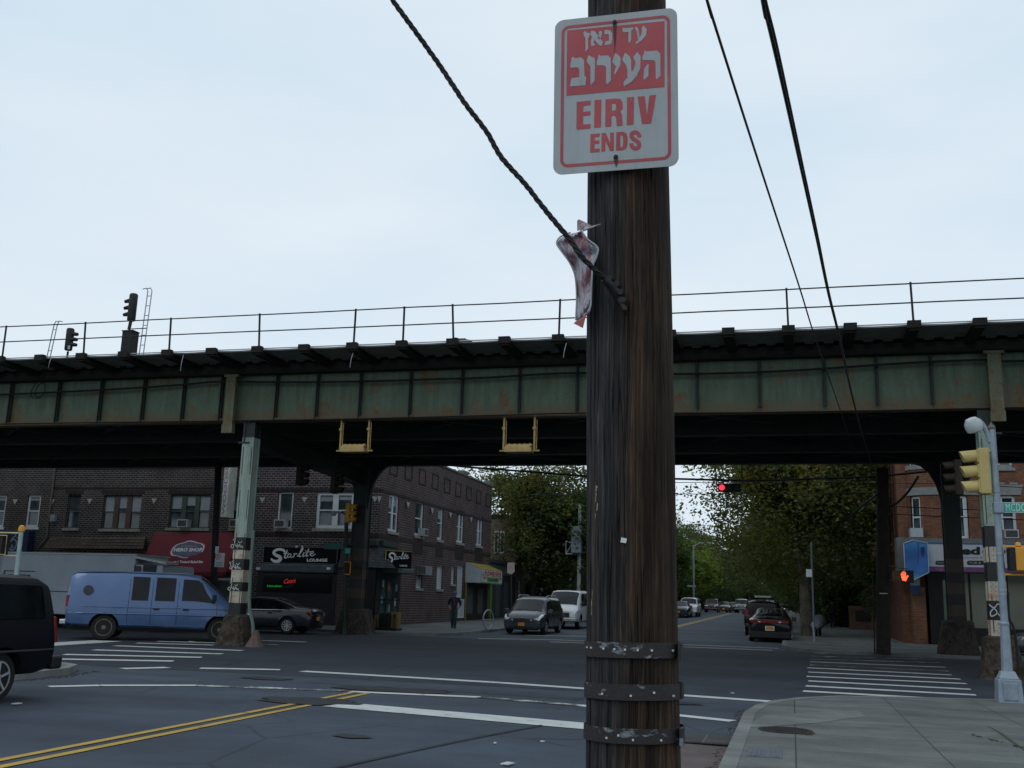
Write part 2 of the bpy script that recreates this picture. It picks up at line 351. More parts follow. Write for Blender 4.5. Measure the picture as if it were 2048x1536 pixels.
def kerb(pts, side, dz=.125, wd=.17):
    mb = MB(); P = [Vector((x, y)) for x, y in pts]; n = len(P); A = []
    for i in range(n):
        d = (P[min(i + 1, n - 1)] - P[max(i - 1, 0)]).normalized(); A.append(P[i] + Vector((-d.y, d.x)) * side * wd)
    for i in range(n - 1):
        a, b, c, d = P[i], P[i + 1], A[i + 1], A[i]
        top = [Vector((q.x, q.y, gz(q.y) + dz)) for q in (a, b, c, d)]; bot = [t - Vector((0, 0, .2)) for t in top]
        mb.add(top + bot, [(0, 1, 2, 3), (0, 4, 5, 1), (3, 2, 6, 7)])
    return struct(mb.build('kerb', M_KERB, origin=(0, 0, 0)))
nr = [(-.73, -25), (-.73, 8), (-.73, 13), (-.73, 16.3), (-.6, 17.6), (-.35, 18.6), (.1, 19.5), (.75, 20.3), (1.9, 20.8), (4.2, 21.5), (10, 21.7), (80, 21.7)]
kerb(nr, -1); slab('sidewalk', M_CONC, [(x + (.16 if y < 20 else 0), y - (.16 if y > 19 else 0)) for x, y in nr] + [(80, -25)], .12)
nl = [(-13.35, -25), (-13.35, 16.6), (-13.5, 17.6), (-14.0, 18.5), (-14.9, 19.0), (-16, 19.15), (-80, 19.15)]
kerb(nl, 1); slab('sidewalk', M_CONC, [(x - (.16 if y < 18 else 0), y - (.16 if y > 17.8 else 0)) for x, y in nl] + [(-80, -25)][::1], .12)
fl = [(-90, 42.4), (-15.6, 42.4), (-14.8, 42.8), (-14.3, 43.7), (-14.15, 45), (-14.15, 130), (-14.15, 320)]
kerb(fl, 1); slab('sidewalk', M_CONC, [(-90, 42.56), (-15.6, 42.56), (-14.9, 42.95), (-14.45, 43.8), (-14.3, 45), (-14.3, 130), (-90, 130)], .12)
slab('sidewalk', M_CONC, [(-14.3, 130), (-14.3, 320), (-90, 320), (-90, 130)], .12)
fr = [(90, 41.3), (3, 41.3), (1.2, 41.5), (.4, 42), (-.2, 43), (-.45, 44.5), (-.45, 130), (-.45, 320)]
kerb(fr, -1); slab('sidewalk', M_CONC, [(90, 41.46), (3, 41.46), (1.3, 41.65), (.55, 42.1), (-.05, 43.1), (-.3, 44.6), (-.3, 130), (90, 130)], .12)
slab('sidewalk', M_CONC, [(-.3, 130), (-.3, 320), (90, 320), (90, 130)], .12)

def mark(name, mt, a, b, wd, dz=.009):
    """painted line between two points of the road"""
    a = Vector((a[0], a[1])); b = Vector((b[0], b[1])); d = (b - a).normalized(); n = Vector((-d.y, d.x)) * wd / 2
    k = max(1, int((b - a).length / 1.2)); mb = MB(); rnd = random.Random(int(a.x * 77 + a.y * 31))
    vs = []
    for i in range(k + 1):
        p = a.lerp(b, i / k); j1, j2 = rnd.uniform(.93, 1.05), rnd.uniform(.93, 1.05)
        for q in (p + n * j1, p - n * j2): vs.append((q.x, q.y, gz(q.y) + dz))
    mb.add(vs, [(2 * i, 2 * i + 1, 2 * i + 3, 2 * i + 2) for i in range(k)])
    return struct(mb.build(name, mt, origin=(0, 0, 0), fix=False))
def pm(name, mt, pa, pb, wd, dz=.009): a = GG(*pa); b = GG(*pb); return mark(name, mt, a.xy, b.xy, wd, dz)
for pa, pb in (((245, 1338), (335, 1335.5)), ((400, 1337), (560, 1340)), ((605, 1343), (1000, 1366)), ((1000, 1366), (1590, 1407))): pm('road_line', M_WHITE, pa, pb, .36)
for pa, pb, m_ in (((98, 1374), (200, 1371.5), M_WHITE), ((200, 1371.5), (395, 1371.5), M_WHITE), ((395, 1371.5), (690, 1382), M_WORN), ((700, 1384), (960, 1395), M_WHITE), ((960, 1395), (1200, 1415), M_WORN), ((1200, 1415), (1466, 1443), M_WHITE)): pm('road_line', m_, pa, pb, .28)
pm('stop_line', M_WHITE, (672, 1410), (1330, 1467), .68)
for x in (-7.1, -7.38):
    mark('yellow_line', M_YEL, (x, -20), (x, 14.9), .12); mark('yellow_line', M_YEL, (x, 15.9), (x, 17.2), .12); mark('yellow_line', M_YEL, (x, 47), (x, 130), .13)
def zc(l, ox, oy, s): return [((ox + a / s, oy + b / s), (ox + c / s, oy + d / s)) for a, b, c, d in l]
for pa, pb in zc([(770, 355, 1765, 412), (785, 325, 1770, 378), (800, 296, 1740, 345), (790, 270, 1715, 312), (800, 245, 1680, 286), (795, 220, 1630, 262), (810, 185, 1595, 217)], 1340, 1260, 2.893): pm('zebra_stripe', M_WHITE, pa, pb, .40)
for pa, pb in zc([(810, 203, 1615, 240), (815, 170, 1560, 190), (820, 152, 1530, 172), (822, 134, 1500, 158)], 1340, 1260, 2.893): pm('zebra_stripe', M_WORN, pa, pb, .34)
for pa, pb in zc([(330, 230, 1015, 242), (375, 203, 1180, 220), (550, 176, 1300, 200), (670, 152, 1420, 180), (800, 136, 1250, 148), (920, 126, 1280, 135), (1510, 120, 1790, 130)], 0, 1240, 2.926): pm('zebra_stripe', M_WHITE, pa, pb, .45)
pm('zebra_stripe', M_WORN, (517, 1288), (554, 1290.5), .4); pm('stop_line', M_WHITE, (60, 1292), (215, 1282), 1.0)
for pa, pb in (((1100, 1279.5), (1558, 1297)), ((1100, 1284), (1545, 1301)), ((957, 1277.5), (1100, 1279.5)), ((1050, 1271), (1250, 1274))): pm('road_line', M_WHITE, pa, pb, .3)

def disc(name, mt, c, r, dz, rx=1., n=26, th=.006):
    mb = MB(); mb.lathe([(r, 0), (r, th)], (0, 0, 0), n=n)
    for v in mb.v: v.x *= rx; v += Vector((c[0], c[1], gz(c[1]) + dz))
    return mb.build(name, mt)
M_PATCH = asphalt('asphalt_patch', (.026, .028, .033), .6)
for c, r, rx in (((-7.35, 15.4), .55, 1.5), ((-6.9, 18.0), .5, 2.4), ((-10.0, 18.9), .28, 2.), ((-5.1, 11.9), .16, 1.6), ((-2.1, 18.4), .3, 2.)):
    mb = MB(); rn = random.Random(int(r * 99)); k = 22; pts = []
    for i in range(k):
        q = 2 * math.pi * i / k; e = r * rn.uniform(.75, 1.15); pts.append((c[0] + math.cos(q) * e * rx, c[1] + math.sin(q) * e))
    mb.poly([pts], lambda a, b: Vector((a, b, .0135))); struct(mb.build('road_patch', M_PATCH, origin=(0, 0, 0)))
# tar seam and joint running across the lane
for pts in ([(-5.2, 5), (-4.0, 11.3), (-3.3, 14.1)], [(-8.9, 18.5), (-6, 18.35), (-3.5, 18.1)]):
    P = sm([(x, y, 0) for x, y in pts], 6); mb = MB(); mb.stroke([(p.x, p.y) for p in P], .045, lambda a, b: Vector((a, b, .0165))); struct(mb.build('tar_seam', M_PATCH, origin=(0, 0, 0), fix=False))
M_RED = concrete('reddish_apron', (.11, .085, .085), 0)
mb = MB(); mb.poly([[(-1.75, 8), (-.74, 8), (-.74, 13.1), (-1.45, 13.2)]], lambda a, b: Vector((a, b, .010))); struct(mb.build('gutter_apron', M_RED, origin=(0, 0, 0)))
M_CL = concrete('pale_concrete_patch', (.135, .147, .142), 0)
mb = MB(); P = [GG(*p, .12) for p in ((1502, 1445), (1530, 1430), (1715, 1421), (1733, 1435), (1700, 1437), (1640, 1446), (1560, 1452), (1500, 1455))]; mb.poly([[(p.x, p.y) for p in P]], lambda a, b: Vector((a, b, .1245))); struct(mb.build('sidewalk_patch', M_CL, origin=(0, 0, 0)))
mb = MB(); P = sm([(p.x, p.y, 0) for p in [GG(*q_, .12) for q_ in ((1975, 1452), (2000, 1466), (2022, 1482), (2060, 1508))]], 5); mb.stroke([(p.x, p.y) for p in P], [.01, .012, .02, .03, .035, .045, .05, .05, .04, .05, .05, .04, .03, .03, .02, .02], lambda a, b: Vector((a, b, .1235))); struct(mb.build('joint_moss', mat('moss_green', (.05, .055, .028), .95, 0, .5, 30), origin=(0, 0, 0), fix=False))
# storm drain
d = thing('storm_drain', 'black slotted storm drain grate set in the gutter beside the kerb', 'drain', (-1.06, 13.6, .0))
mb = MB(); mb.b2((-1.42, 13.2, .014), (-.745, 13.98, .02)); mb.build('drain_plate', mat('drain_black', (.008, .008, .009), .9), d)
mb = MB()
for i in range(11):
    y = 13.24 + i * .069; mb.b2((-1.4, y, .02), (-.76, y + .026, .034))
for x in (-1.42, -1.1, -.775): mb.b2((x, 13.2, .02), (x + .03, 13.99, .036))
mb.build('grate', mat('drain_iron', (.09, .09, .09), .6, .3), d)
c_ = GG(1571, 1461, .12); M_MH = mat('manhole_iron', (.035, .033, .032), .75, .2, .4, 9, .4)
mh = MB(); mh.lathe([(.34, .12), (.34, .132)], (c_.x, c_.y, 0), n=30)
for i in range(-4, 5): mh.b2((c_.x - math.sqrt(.09 - (i * .065) ** 2), c_.y + i * .065 - .012, .132), (c_.x + math.sqrt(.09 - (i * .065) ** 2), c_.y + i * .065 + .012, .137))
tag(mh.build('manhole_cover', M_MH), 'round dark iron manhole cover set in the near sidewalk', 'manhole cover')
a = GG(1493, 1513, .12); b = GG(1565, 1500, .12); vb = MB(); vb.b2((a.x, a.y, .12), (b.x, b.y, .128))
for k in range(7): vb.b2((a.x + .02 + k * (b.x - a.x - .03) / 7, a.y + .03, .128), (a.x + .045 + k * (b.x - a.x - .03) / 7, b.y - .03, .132))
tag(vb.build('access_plate', mat('plate_blue_grey', (.1, .12, .14), .6, .2, .3, 6)), 'small rectangular grey access plate in the sidewalk near the kerb', 'access plate')
# litter and leaves
M_LEAFG = mat('fallen_leaf', (.05, .04, .015), .8); M_PAPER = mat('paper', (.5, .52, .53), .8)
lit = MB()
for px, py, s in ((1015, 1531, .09), (990, 1489, .03), (1085, 1486, .03), (384, 1284, .12), (33, 1410, .08), (1533, 1413, .04), (1465, 1388, .04)):
    p = GG(px, py); q = random.uniform(0, 3); lit.box(p + Vector((0, 0, .02)), (s * 1.6, s, .012), Matrix.Rotation(q, 3, 'Z'))
o = lit.build('litter', M_PAPER); o['label'] = 'scraps of white paper scattered on the road'; o['category'] = 'litter'; o['kind'] = 'stuff'
lv = MB(); rr = random.Random(5)
for k in range(420):
    z = rr.random()
    if z < .45: y = 14.5 + rr.random() * 4.0; x = -13.25 + abs(rr.gauss(0, .12)) + max(0, y - 17) * -.25; h = .012
    elif z < .7: x = rr.uniform(-.9, -.75); y = rr.uniform(9, 18); h = .012
    elif z < .8: x = .12 + rr.gauss(0, .07); y = 13.95 + rr.gauss(0, .06); h = .13
    elif z < .9: k2 = rr.random(); x = 2.2 + k2 * 1.1; y = 14.9 - k2 * 3.2 + rr.gauss(0, .05); h = .13
    else: x = rr.uniform(-19, -14.6); y = rr.uniform(47, 56); h = gz(50) + .135
    s = rr.uniform(.012, .028); lv.box((x, y, h), (s * 1.5, s, .006), Matrix.Rotation(rr.random() * 3, 3, 'Z'))
o = lv.build('fallen_leaves', M_LEAFG); o['label'] = 'dry fallen leaves along the kerbs and sidewalk joints'; o['category'] = 'leaves'; o['kind'] = 'stuff'

# ============================================================ ELEVATED RAILWAY
V = thing('elevated_railway', 'rusty pale green steel elevated railway crossing over the junction on banded columns', 'elevated railway', (-6, 30, 0))
XL, XR = -62, 34
def girder(y, mt, nm, z0=7.17, z1=8.98, top=True):
    g = MB(); g.b2((XL, y - .012, z0), (XR, y + .012, z1)); g.b2((XL, y - .2, z0 - .03), (XR, y + .2, z0 + .001)); g.b2((XL, y - .2, z1), (XR, y + .2, z1 + .04))
    g.b2((XL, y - .11, z0 + .001), (XR, y - .0125, z0 + .018)); g.b2((XL, y - .03, z0 + .018), (XR, y - .0125, z0 + .13)); g.b2((XL, y - .03, z1 - .13), (XR, y - .0125, z1))
    for v in g.v: v.z -= 7.15
    o = g.build(nm, mt, V); o.location.z = 7.15; return o
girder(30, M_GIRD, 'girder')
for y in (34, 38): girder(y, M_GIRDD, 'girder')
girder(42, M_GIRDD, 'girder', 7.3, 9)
# stiffeners (front girder): groups follow the photo's spacing
sx = [-26.63, -24.64, -22.91, -21.21, -19.66, -18.23, -16.2, -14.74, -13.23, -11.52, -9.8, -7.94, -6.13, -4.4, -2.53, -.74, 1.06, 2.48, 3.92, 6.4, 8.1, 9.8, 11.5, 13.2] + [-28.4 - 1.7 * i for i in range(12)]
for x in sx:
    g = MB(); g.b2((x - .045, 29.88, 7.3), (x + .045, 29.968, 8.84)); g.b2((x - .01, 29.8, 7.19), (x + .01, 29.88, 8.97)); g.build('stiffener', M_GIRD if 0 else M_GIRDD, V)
# rivets along flanges on the front face
g = MB(); x = -34.
while x < 16:
    for z in (7.24, 8.9): g.box((x, 29.965, z), (.035, .014, .035))
    x += .13
for x in sx:
    if -34 < x < 16:
        for k in range(12):
            for s in (-.075, .075): g.box((x + s, 29.982, 7.34 + k * .122), (.03, .012, .03))
o = g.build('rivet_rows', M_GIRD, V); o['kind'] = 'stuff'
# piers on girder above columns
for x in (-17.75, 5.5):
    g = MB(); g.b2((x - .17, 29.62, 7.0), (x + .17, 29.79, 8.62)); g.b2((x - .19, 29.6, 6.74), (x + .19, 29.8, 7.02)); g.b2((x - .26, 29.6, 8.62), (x + .26, 29.8, 8.72))
    for v in g.v: v.z -= 7.0
    o = g.build('pilaster', rusty('pilaster_paint', (.12, .135, .08), (.13, .07, .025), .7), V); o.location.z = 7.0
# cross beams under the girders
for xa, xb in ((-17.2, -18.4), (5.4, 6.3), (-41, -41), (29, 29)):
    cb = MB()
    for z0, z1, w_ in ((6.45, 7.12, .02), (6.42, 6.47, .2), (7.1, 7.13, .2)):
        cb.prism([(xa - w_, 29.8, z0), (xa + w_, 29.8, z0), (xb + w_, 42.2, z0), (xb - w_, 42.2, z0)], (0, 0, z1 - z0))
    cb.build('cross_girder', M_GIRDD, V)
cb = MB()
for i in range(44):
    x = XL + 1 + i * 2.2
    for k, y in enumerate((30, 34, 38)): cb.b2((x - .06, y + .2, 7.9), (x + .06, y + 3.8, 8.7)); 
for i in range(22):
    x = XL + 1 + i * 4.4
    for y in (30, 34, 38): cb.bar((x, y + .1, 7.35), (x + 4.2, y + 3.9, 7.45), .1); cb.bar((x + 4.2, y + .1, 7.4), (x, y + 3.9, 7.5), .1)
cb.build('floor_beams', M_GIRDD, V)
cb = MB(); cb.b2((XL, 29.66, 8.74), (XR, 29.86, 9.02)); cb.b2((XL, 29.6, 8.70), (XR, 29.9, 8.74)); cb.build('shade_band_beam', M_TIE, V)  # beam added for the dark band that walkway and ties shade
# ties, added light-blocking deck sheet and outer walkway
cb = MB(); x = XL; k = 0
while x < XR:
    cb.b2((x, 29.5, 9.03), (x + .26, 42.6, 9.27)); x += .53
o = cb.build('track_ties', M_TIE, V); o['kind'] = 'stuff'
cb = MB()
for y in (31.1, 32.6, 35.0, 36.5, 39.2, 40.7): cb.b2((XL, y, 9.27), (XR, y + .075, 9.42))
for y in (29.6, 33.6, 37.8, 42.1): cb.b2((XL, y, 9.27), (XR, y + .25, 9.4))
cb.build('running_rails', M_IRON, V)
cb = MB(); cb.b2((XL, 29.35, 9.275), (XR, 42.5, 9.30)); cb.build('sky_block_deck', M_TIE, V)  # closed sheet added over the open ties to block sky light
M_WALK = mat('walkway_mesh', (.17, .165, .15), .8, 0, .25, 2)
bx = [3.3 + 1.6 * i for i in range(-30, 16)]
cb = MB(); pv = XL
for i in range(len(bx) - 1):   # planks sag slightly between the brackets
    a, b = bx[i] + .02, bx[i + 1] - .02; n = 5
    for k in range(n):
        x0 = a + (b - a) * k / n; x1 = a + (b - a) * (k + 1) / n; s0 = -.018 * math.sin(math.pi * k / n); s1 = -.018 * math.sin(math.pi * (k + 1) / n)
        cb.add([(x0, 28.02, 9.1 + s0), (x1, 28.02, 9.1 + s1), (x1, 29.4, 9.1), (x0, 29.4, 9.1), (x0, 28.02, 9.06 + s0), (x1, 28.02, 9.06 + s1), (x1, 29.4, 9.06), (x0, 29.4, 9.06)], [(0, 1, 2, 3), (7, 6, 5, 4), (0, 4, 5, 1), (3, 2, 6, 7)])
cb.build('walkway', M_WALK, V)
cb = MB(); cb.b2((XL, 27.99, 9.1), (XR, 28.02, 9.13)); cb.build('walkway_edge_strip', M_STEEL, V)
for x in bx:
    if -30 < x < 14:
        g = MB(); g.b2((x - .13, 27.88, 8.90), (x + .13, 30.4, 9.09)); g.b2((x - .17, 27.82, 8.96), (x + .17, 27.98, 9.16)); g.build('outrigger', M_TIE, V)
for i, x in enumerate(bx):
    if 0 == (i % 2) or abs(x + 11.1) < .1:
        if -34 < x < 18:
            g = MB(); ln = random.uniform(-.05, .05) * (1 if x < 0 else .3) - .03; g.tube([(x, 28.0, 9.1), (x + ln, 28.0, 10.26)], .032, 6); g.tube([(x, 28.0, 9.1), (x, 28.0, 9.2)], .06, 6); g.build('railing_post', M_IRON, V)
for z in (9.68, 10.22):
    g = MB(); g.tube([(x, 28.0, z + random.uniform(-.012, .012)) for x in range(XL, XR, 3)], .021, 5); g.build('handrail', M_IRON, V)
# second railing on the far edge, kept low
g = MB(); g.b2((XL, 43.3, 9.0), (XR, 44, 9.06)); g.build('walkway', M_WALK, V)

def column(x, y, ztop, wd, pale, segs, zb, leanx=0., knee=False, ped=(1.1, .72, 1.0)):
    """built-up steel column: wide flanges and web, banded with paint, on a tapering concrete base"""
    mb = MB(); lvl = sorted(segs + [(zb, 0)], key=lambda s: s[0])
    zz = [zb] + [s[0] for s in segs]
    for i in range(len(segs)):
        z0, z1, mi = (zb if i == 0 else segs[i - 1][0]), segs[i][0], segs[i][1]
        for (a0, a1, b0, b1) in ((-wd / 2, wd / 2, -wd / 2, -wd / 2 + .03), (-wd / 2, wd / 2, wd / 2 - .03, wd / 2), (-wd / 2 + .04, -wd / 2 + .08, -wd / 2 + .03, wd / 2 - .03), (wd / 2 - .08, wd / 2 - .04, -wd / 2 + .03, wd / 2 - .03)):
            mb.b2((x + a0, y + b0, z0), (x + a1, y + b1, z1), mi)
    for z in (1.2, 2.6, 4.0, 5.4):
        for s in (-1, 1): mb.b2((x + s * (wd / 2 - .06), y - wd / 2 - .008, z), (x + s * (wd / 2 - .06) + .02, y - wd / 2, z + .9), segs[-1][1])
    if knee:
        for s in (-1, 1):
            P = [(x + s * wd / 2, ztop - 1.9)] + [(x + s * (wd / 2 + 1.0 * (1 - math.cos(t * math.pi / 2))), ztop - 1.9 + 1.9 * math.sin(t * math.pi / 2)) for t in (.2, .4, .6, .8, 1.)] + [(x + s * wd / 2, ztop)]
            mb.prism([(a, y - .1, b) for a, b in P], (0, .2, 0), 2 if not pale else 0)
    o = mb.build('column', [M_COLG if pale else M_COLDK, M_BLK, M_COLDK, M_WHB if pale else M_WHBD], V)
    p = MB(); w0, w1, h = ped; rn = random.Random(int(x * 10)); n = 20; prof = []
    for k, (r, z) in enumerate(((w0 * 1.12, -.02), (w0, .1), (w0 * .93, .35), (w1 * 1.08, h * .75), (w1, h), (w1 * .8, h + .05))):
        for j in range(n):
            q = 2 * math.pi * j / n; e = 1 / max(abs(math.cos(q)), abs(math.sin(q))) ** .72; rr_ = r * .5 * e * rn.uniform(.95, 1.05)
            prof.append((x + rr_ * math.cos(q), y + rr_ * math.sin(q), gz(y) + z + rn.uniform(-.015, .015)))
    p.add(prof, [(i * n + j, i * n + (j + 1) % n, (i + 1) * n + (j + 1) % n, (i + 1) * n + j) for i in range(5) for j in range(n)] + [[5 * n + j for j in range(n)]])
    p.build('concrete_base', M_PED if pale else M_PEDD, o, smooth=False); return o
def pedm(name, c, rust, am):
    m, t, b = base(name, .9, 0, .2); v = objvec(t); f = noise(t, v, 2.6, 8, .75); f2 = noise(t, v, 11, 5, .7)
    vo = nn(t, 'ShaderNodeTexVoronoi', feature='DISTANCE_TO_EDGE'); vo.inputs['Scale'].default_value = 3; t.links.new(v, vo.inputs['Vector'])
    col = ramp(t, f2, [(.25, tuple(x * .5 for x in c)), (.7, c)]); col = mixc(t, ramp(t, f, [(.5 - am, 0.), (.56, 1.)]), col, mixc(t, f2, tuple(x * .25 for x in rust), tuple(x * 1.5 for x in rust)))
    col = mixc(t, 1., col, ramp(t, vo.outputs['Distance'], [(0., .35), (.02, 1.)]), 'MULTIPLY')
    t.links.new(col, b.inputs['Base Color']); bump(t, b, f2, .8, .04); return m
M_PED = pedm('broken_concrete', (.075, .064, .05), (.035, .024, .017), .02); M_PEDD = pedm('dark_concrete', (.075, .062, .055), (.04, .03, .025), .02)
K = [(1.31, 1), (1.67, 3), (1.96, 1), (2.34, 3), (2.69, 1), (2.97, 3), (3.37, 1), (6.62, 0), (7.12, 2)]  # dark last segment paints the shadow beneath the girder
column(-17.06, 30.05, 7.1, .42, True, K, .82, ped=(1.02, .72, .9))
KR = [(1.05, 1), (1.5, 3), (2.0, 1), (2.5, 3), (3.0, 1), (3.4, 3), (3.95, 1), (6.62, 0), (7.12, 2)]  # column top again coloured dark as painted shadow
column(5.22, 30.0, 7.1, .44, True, KR, .95, ped=(1.05, .78, 1.05))
KB = [(1.55, 1), (1.95, 3), (2.35, 1), (2.75, 3), (3.15, 1), (3.65, 3), (4.1, 1), (7.3, 0)]
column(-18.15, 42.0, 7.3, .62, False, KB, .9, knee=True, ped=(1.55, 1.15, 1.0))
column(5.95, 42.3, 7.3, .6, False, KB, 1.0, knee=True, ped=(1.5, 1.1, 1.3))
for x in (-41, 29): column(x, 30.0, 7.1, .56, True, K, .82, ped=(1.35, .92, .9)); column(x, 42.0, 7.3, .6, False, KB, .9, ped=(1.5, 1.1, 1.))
# graffiti on the black bands of the left column
rn = random.Random(3); M2 = lambda z0: (lambda a, b: Vector((-17.1 + a, 29.765, z0 + b)))
GW = mat('graffiti_white', (.4, .42, .4), .7)
for z0, s in ((3.03, 1.), (2.36, .9), (1.7, .9)):
    gf = MB()
    for pts in ([(-.2, .1), (-.22, .02), (-.14, .0), (-.12, .09), (-.2, .1)], [(-.16, .24), (-.08, .3), (-.1, .16), (-.02, .04), (0, .14), (.02, .02), (.08, .12), (.12, .02), (.2, .06)], [(.02, .2), (.1, .16), (.16, .22)], [(-.08, .2), (-.1, .34)], [(.0, -.02), (.1, .08), (.22, .0)]):
        gf.stroke([(p.x * s, p.y * s) for p in sm([(a, b, 0) for a, b in pts], 4)], .02, M2(z0))
    gf.build('graffiti', GW, V, fix=False)
gf = MB(); gf.stroke([(-.2, -.1), (-.1, -.42), (-.22, -.12), (.0, -.2), (-.2, -.26)], .018, M2(2.69))
gf.build('graffiti', mat('graffiti_white', (.4, .42, .4), .7), V, fix=False)
gf = MB()
for pts in ([(-.12, .32), (0, .24), (.1, .34), (.2, .26)], [(-.1, .12), (0, .22), (.06, .1), (-.08, .02), (-.1, .12)], [(.08, .1), (.16, .0), (.2, .1)]):
    gf.stroke([(p.x, p.y) for p in sm([(a, b, 0) for a, b in pts], 4)], .028, lambda a, b: Vector((5.1 + a, 29.735, 1.58 + b)))
gf.build('graffiti', mat('graffiti_white', (.4, .42, .4), .7), V, fix=False)
# cables strapped along the girder
M_CABLE = mat('cable_black', (.012, .012, .014), .6)
def cab(name, pts, r, label=None, n=6, cat='cable', k=5, group=None):
    mb = MB(); mb.tube(sm(pts, k), r, n); o = mb.build(name, M_CABLE, smooth=True)
    return tag(o, label, cat, group) if label else o
P = [PY(px, py, 29.7) for px, py in ((-60, 788), (0, 789), (80, 786), (200, 780), (300, 774), (380, 768), (440, 763), (530, 764), (640, 764), (760, 762), (880, 758), (980, 755), (1090, 748), (1180, 746), (1350, 748), (1500, 745), (1640, 738), (1800, 727), (1960, 720), (2048, 722))]
P = [Vector((-61, 29.7, 8.2)), Vector((-40, 29.7, 8.05))] + P + [Vector((12, 29.7, 8.4)), Vector((33, 29.7, 8.3))]
cab('cable_bundle', P, .035, 'thick black cable bundle sagging across the upper face of the green girder')
P = [Vector((-61, 29.72, 7.24))] + [PY(px, py, 29.74) for px, py in ((0, 848), (200, 845), (450, 842), (700, 838), (980, 831), (1170, 826), (1400, 826), (1700, 822), (2048, 815))] + [Vector((33, 29.72, 7.2))]
cab('cable_bundle', P, .022, 'thin black cable running along the bottom flange of the green girder')
P = [PY(px, py, 29.6) for px, py in ((95, 735), (85, 752), (70, 770), (62, 785), (66, 796), (80, 794), (90, 780), (86, 765), (74, 775), (70, 790), (80, 797))]
cab('coiled_cable', P, .016, 'coil of slack cable hanging below the left signal ladder')
for i, (px, y0, y1) in enumerate(((364, 710, 742), (703, 706, 735), (1130, 686, 715), (100, 715, 735))):
    cab('hanging_wire', [PY(px + 3, y0, 27.95), PY(px - 1, (y0 + y1) / 2, 27.9), PY(px - 3, y1, 27.95)], .012, ('grey wire end hanging beneath the walkway right of the tall signal', 'grey wire end dangling from the walkway above the left amber lamp rack', 'grey wire end hanging from the walkway just left of the wooden pole', 'grey wire end under the foot of the short signal ladder')[i], 5).data.materials[0] = M_STEEL
# ============================================================ VEHICLES
def paint(name, c, metal=.3, rough=.28):
    if name in MC: return MC[name]
    m, t, b = base(name, rough, metal, .5); v = objvec(t); f = noise(t, v, 1.6, 5, .7); f2 = noise(t, v, 30, 3, .7)
    col = ramp(t, f, [(.3, tuple(x * .82 for x in c)), (.7, tuple(x * 1.08 for x in c))])
    t.links.new(mixc(t, ramp(t, f2, [(.55, 0.), (.8, .12)]), col, (.12, .12, .11)), b.inputs['Base Color'])
    t.links.new(ramp(t, f, [(.3, rough * .8), (.7, rough * 1.6)]), b.inputs['Roughness'])
    b.inputs['Coat Weight'].default_value = .5 if c[2] > .02 else .12; b.inputs['Specular IOR Level'].default_value = .4; b.inputs['Coat Roughness'].default_value = .08; MC[name] = m; return m
M_RIM = mat('wheel_rim_silver', (.4, .42, .44), .35, .6, .15, 8); M_RIMD = mat('wheel_rim_dark', (.13, .12, .105), .6, .4, .3, 8)
M_CHR = mat('chrome', (.6, .62, .64), .15, .9, .05); M_LAMP = mat('headlamp_lens', (.7, .74, .78), .12, .2, .15, 6); M_TAIL = mat('tail_lamp_red', (.16, .008, .01), .2, 0, .2, 6)
M_PLATE = mat('plate_orange', (.6, .26, .03), .5, 0, .1)
M_WELL = mat('wheel_well', (.006, .006, .006), .95)
def secs(st, x):
    for i in range(len(st) - 1):
        if st[i][0] <= x <= st[i + 1][0]:
            f = (x - st[i][0]) / (st[i + 1][0] - st[i][0]); return [a + (b - a) * f for a, b in zip(st[i], st[i + 1])]
    return list(st[0] if x < st[0][0] else st[-1])
def ring(s):
    x, zb, wd, zl, zt, wt = s
    k = min(max((zt - zl) / .45, 0), 1); e6, e7 = .045 + .075 * k, .02 + .025 * k
    return [(0, zb), (wd - .14, zb), (wd - .035, zb + .07), (wd, zb + (zl - zb) * .38), (wd - .004, zb + (zl - zb) * .7), (wd - .035, zl), (wt + .02, zt - e6), (wt - .03, zt - e7), (wt - .22, zt), (0, zt + .015)]
def rowpt(s, r):
    R = ring(s); i = min(int(r), len(R) - 2); f = r - i; return Vector((s[0], R[i][0] + (R[i + 1][0] - R[i][0]) * f, R[i][1] + (R[i + 1][1] - R[i][1]) * f))
def patch(st, x0, x1, r0, r1, side, nx=10, nr=5, off=.016, skew=None):
    """glass panel lying on the body skin; r = row parameter (5 belt .. 6 roof edge .. 9 centre)"""
    mb = MB(); g = {}
    for i in range(nx + 1):
        for j in range(nr + 1):
            fi, fj = i / nx, j / nr; xx = x0 + (x1 - x0) * fi
            if skew: xx += (skew[0] * (1 - fi) + skew[1] * fi) * fj
            p = rowpt(secs(st, xx), r0 + (r1 - r0) * fj); g[i, j] = Vector((p.x, p.y * side, p.z))
    vs = []
    for i in range(nx + 1):
        for j in range(nr + 1):
            a = g[min(i + 1, nx), j] - g[max(i - 1, 0), j]; b = g[i, min(j + 1, nr)] - g[i, max(j - 1, 0)]; n = a.cross(b)
            if n.length < 1e-9: n = Vector((0, side, 0))
            n.normalize(); n = n if n.y * side > 0 or (abs(n.y) < .3 and n.z > 0) else -n; vs.append(g[i, j] + n * off)
    k = nr + 1; mb.add(vs, [(i * k + j, (i + 1) * k + j, (i + 1) * k + j + 1, i * k + j + 1) for i in range(nx) for j in range(nr)]); return mb
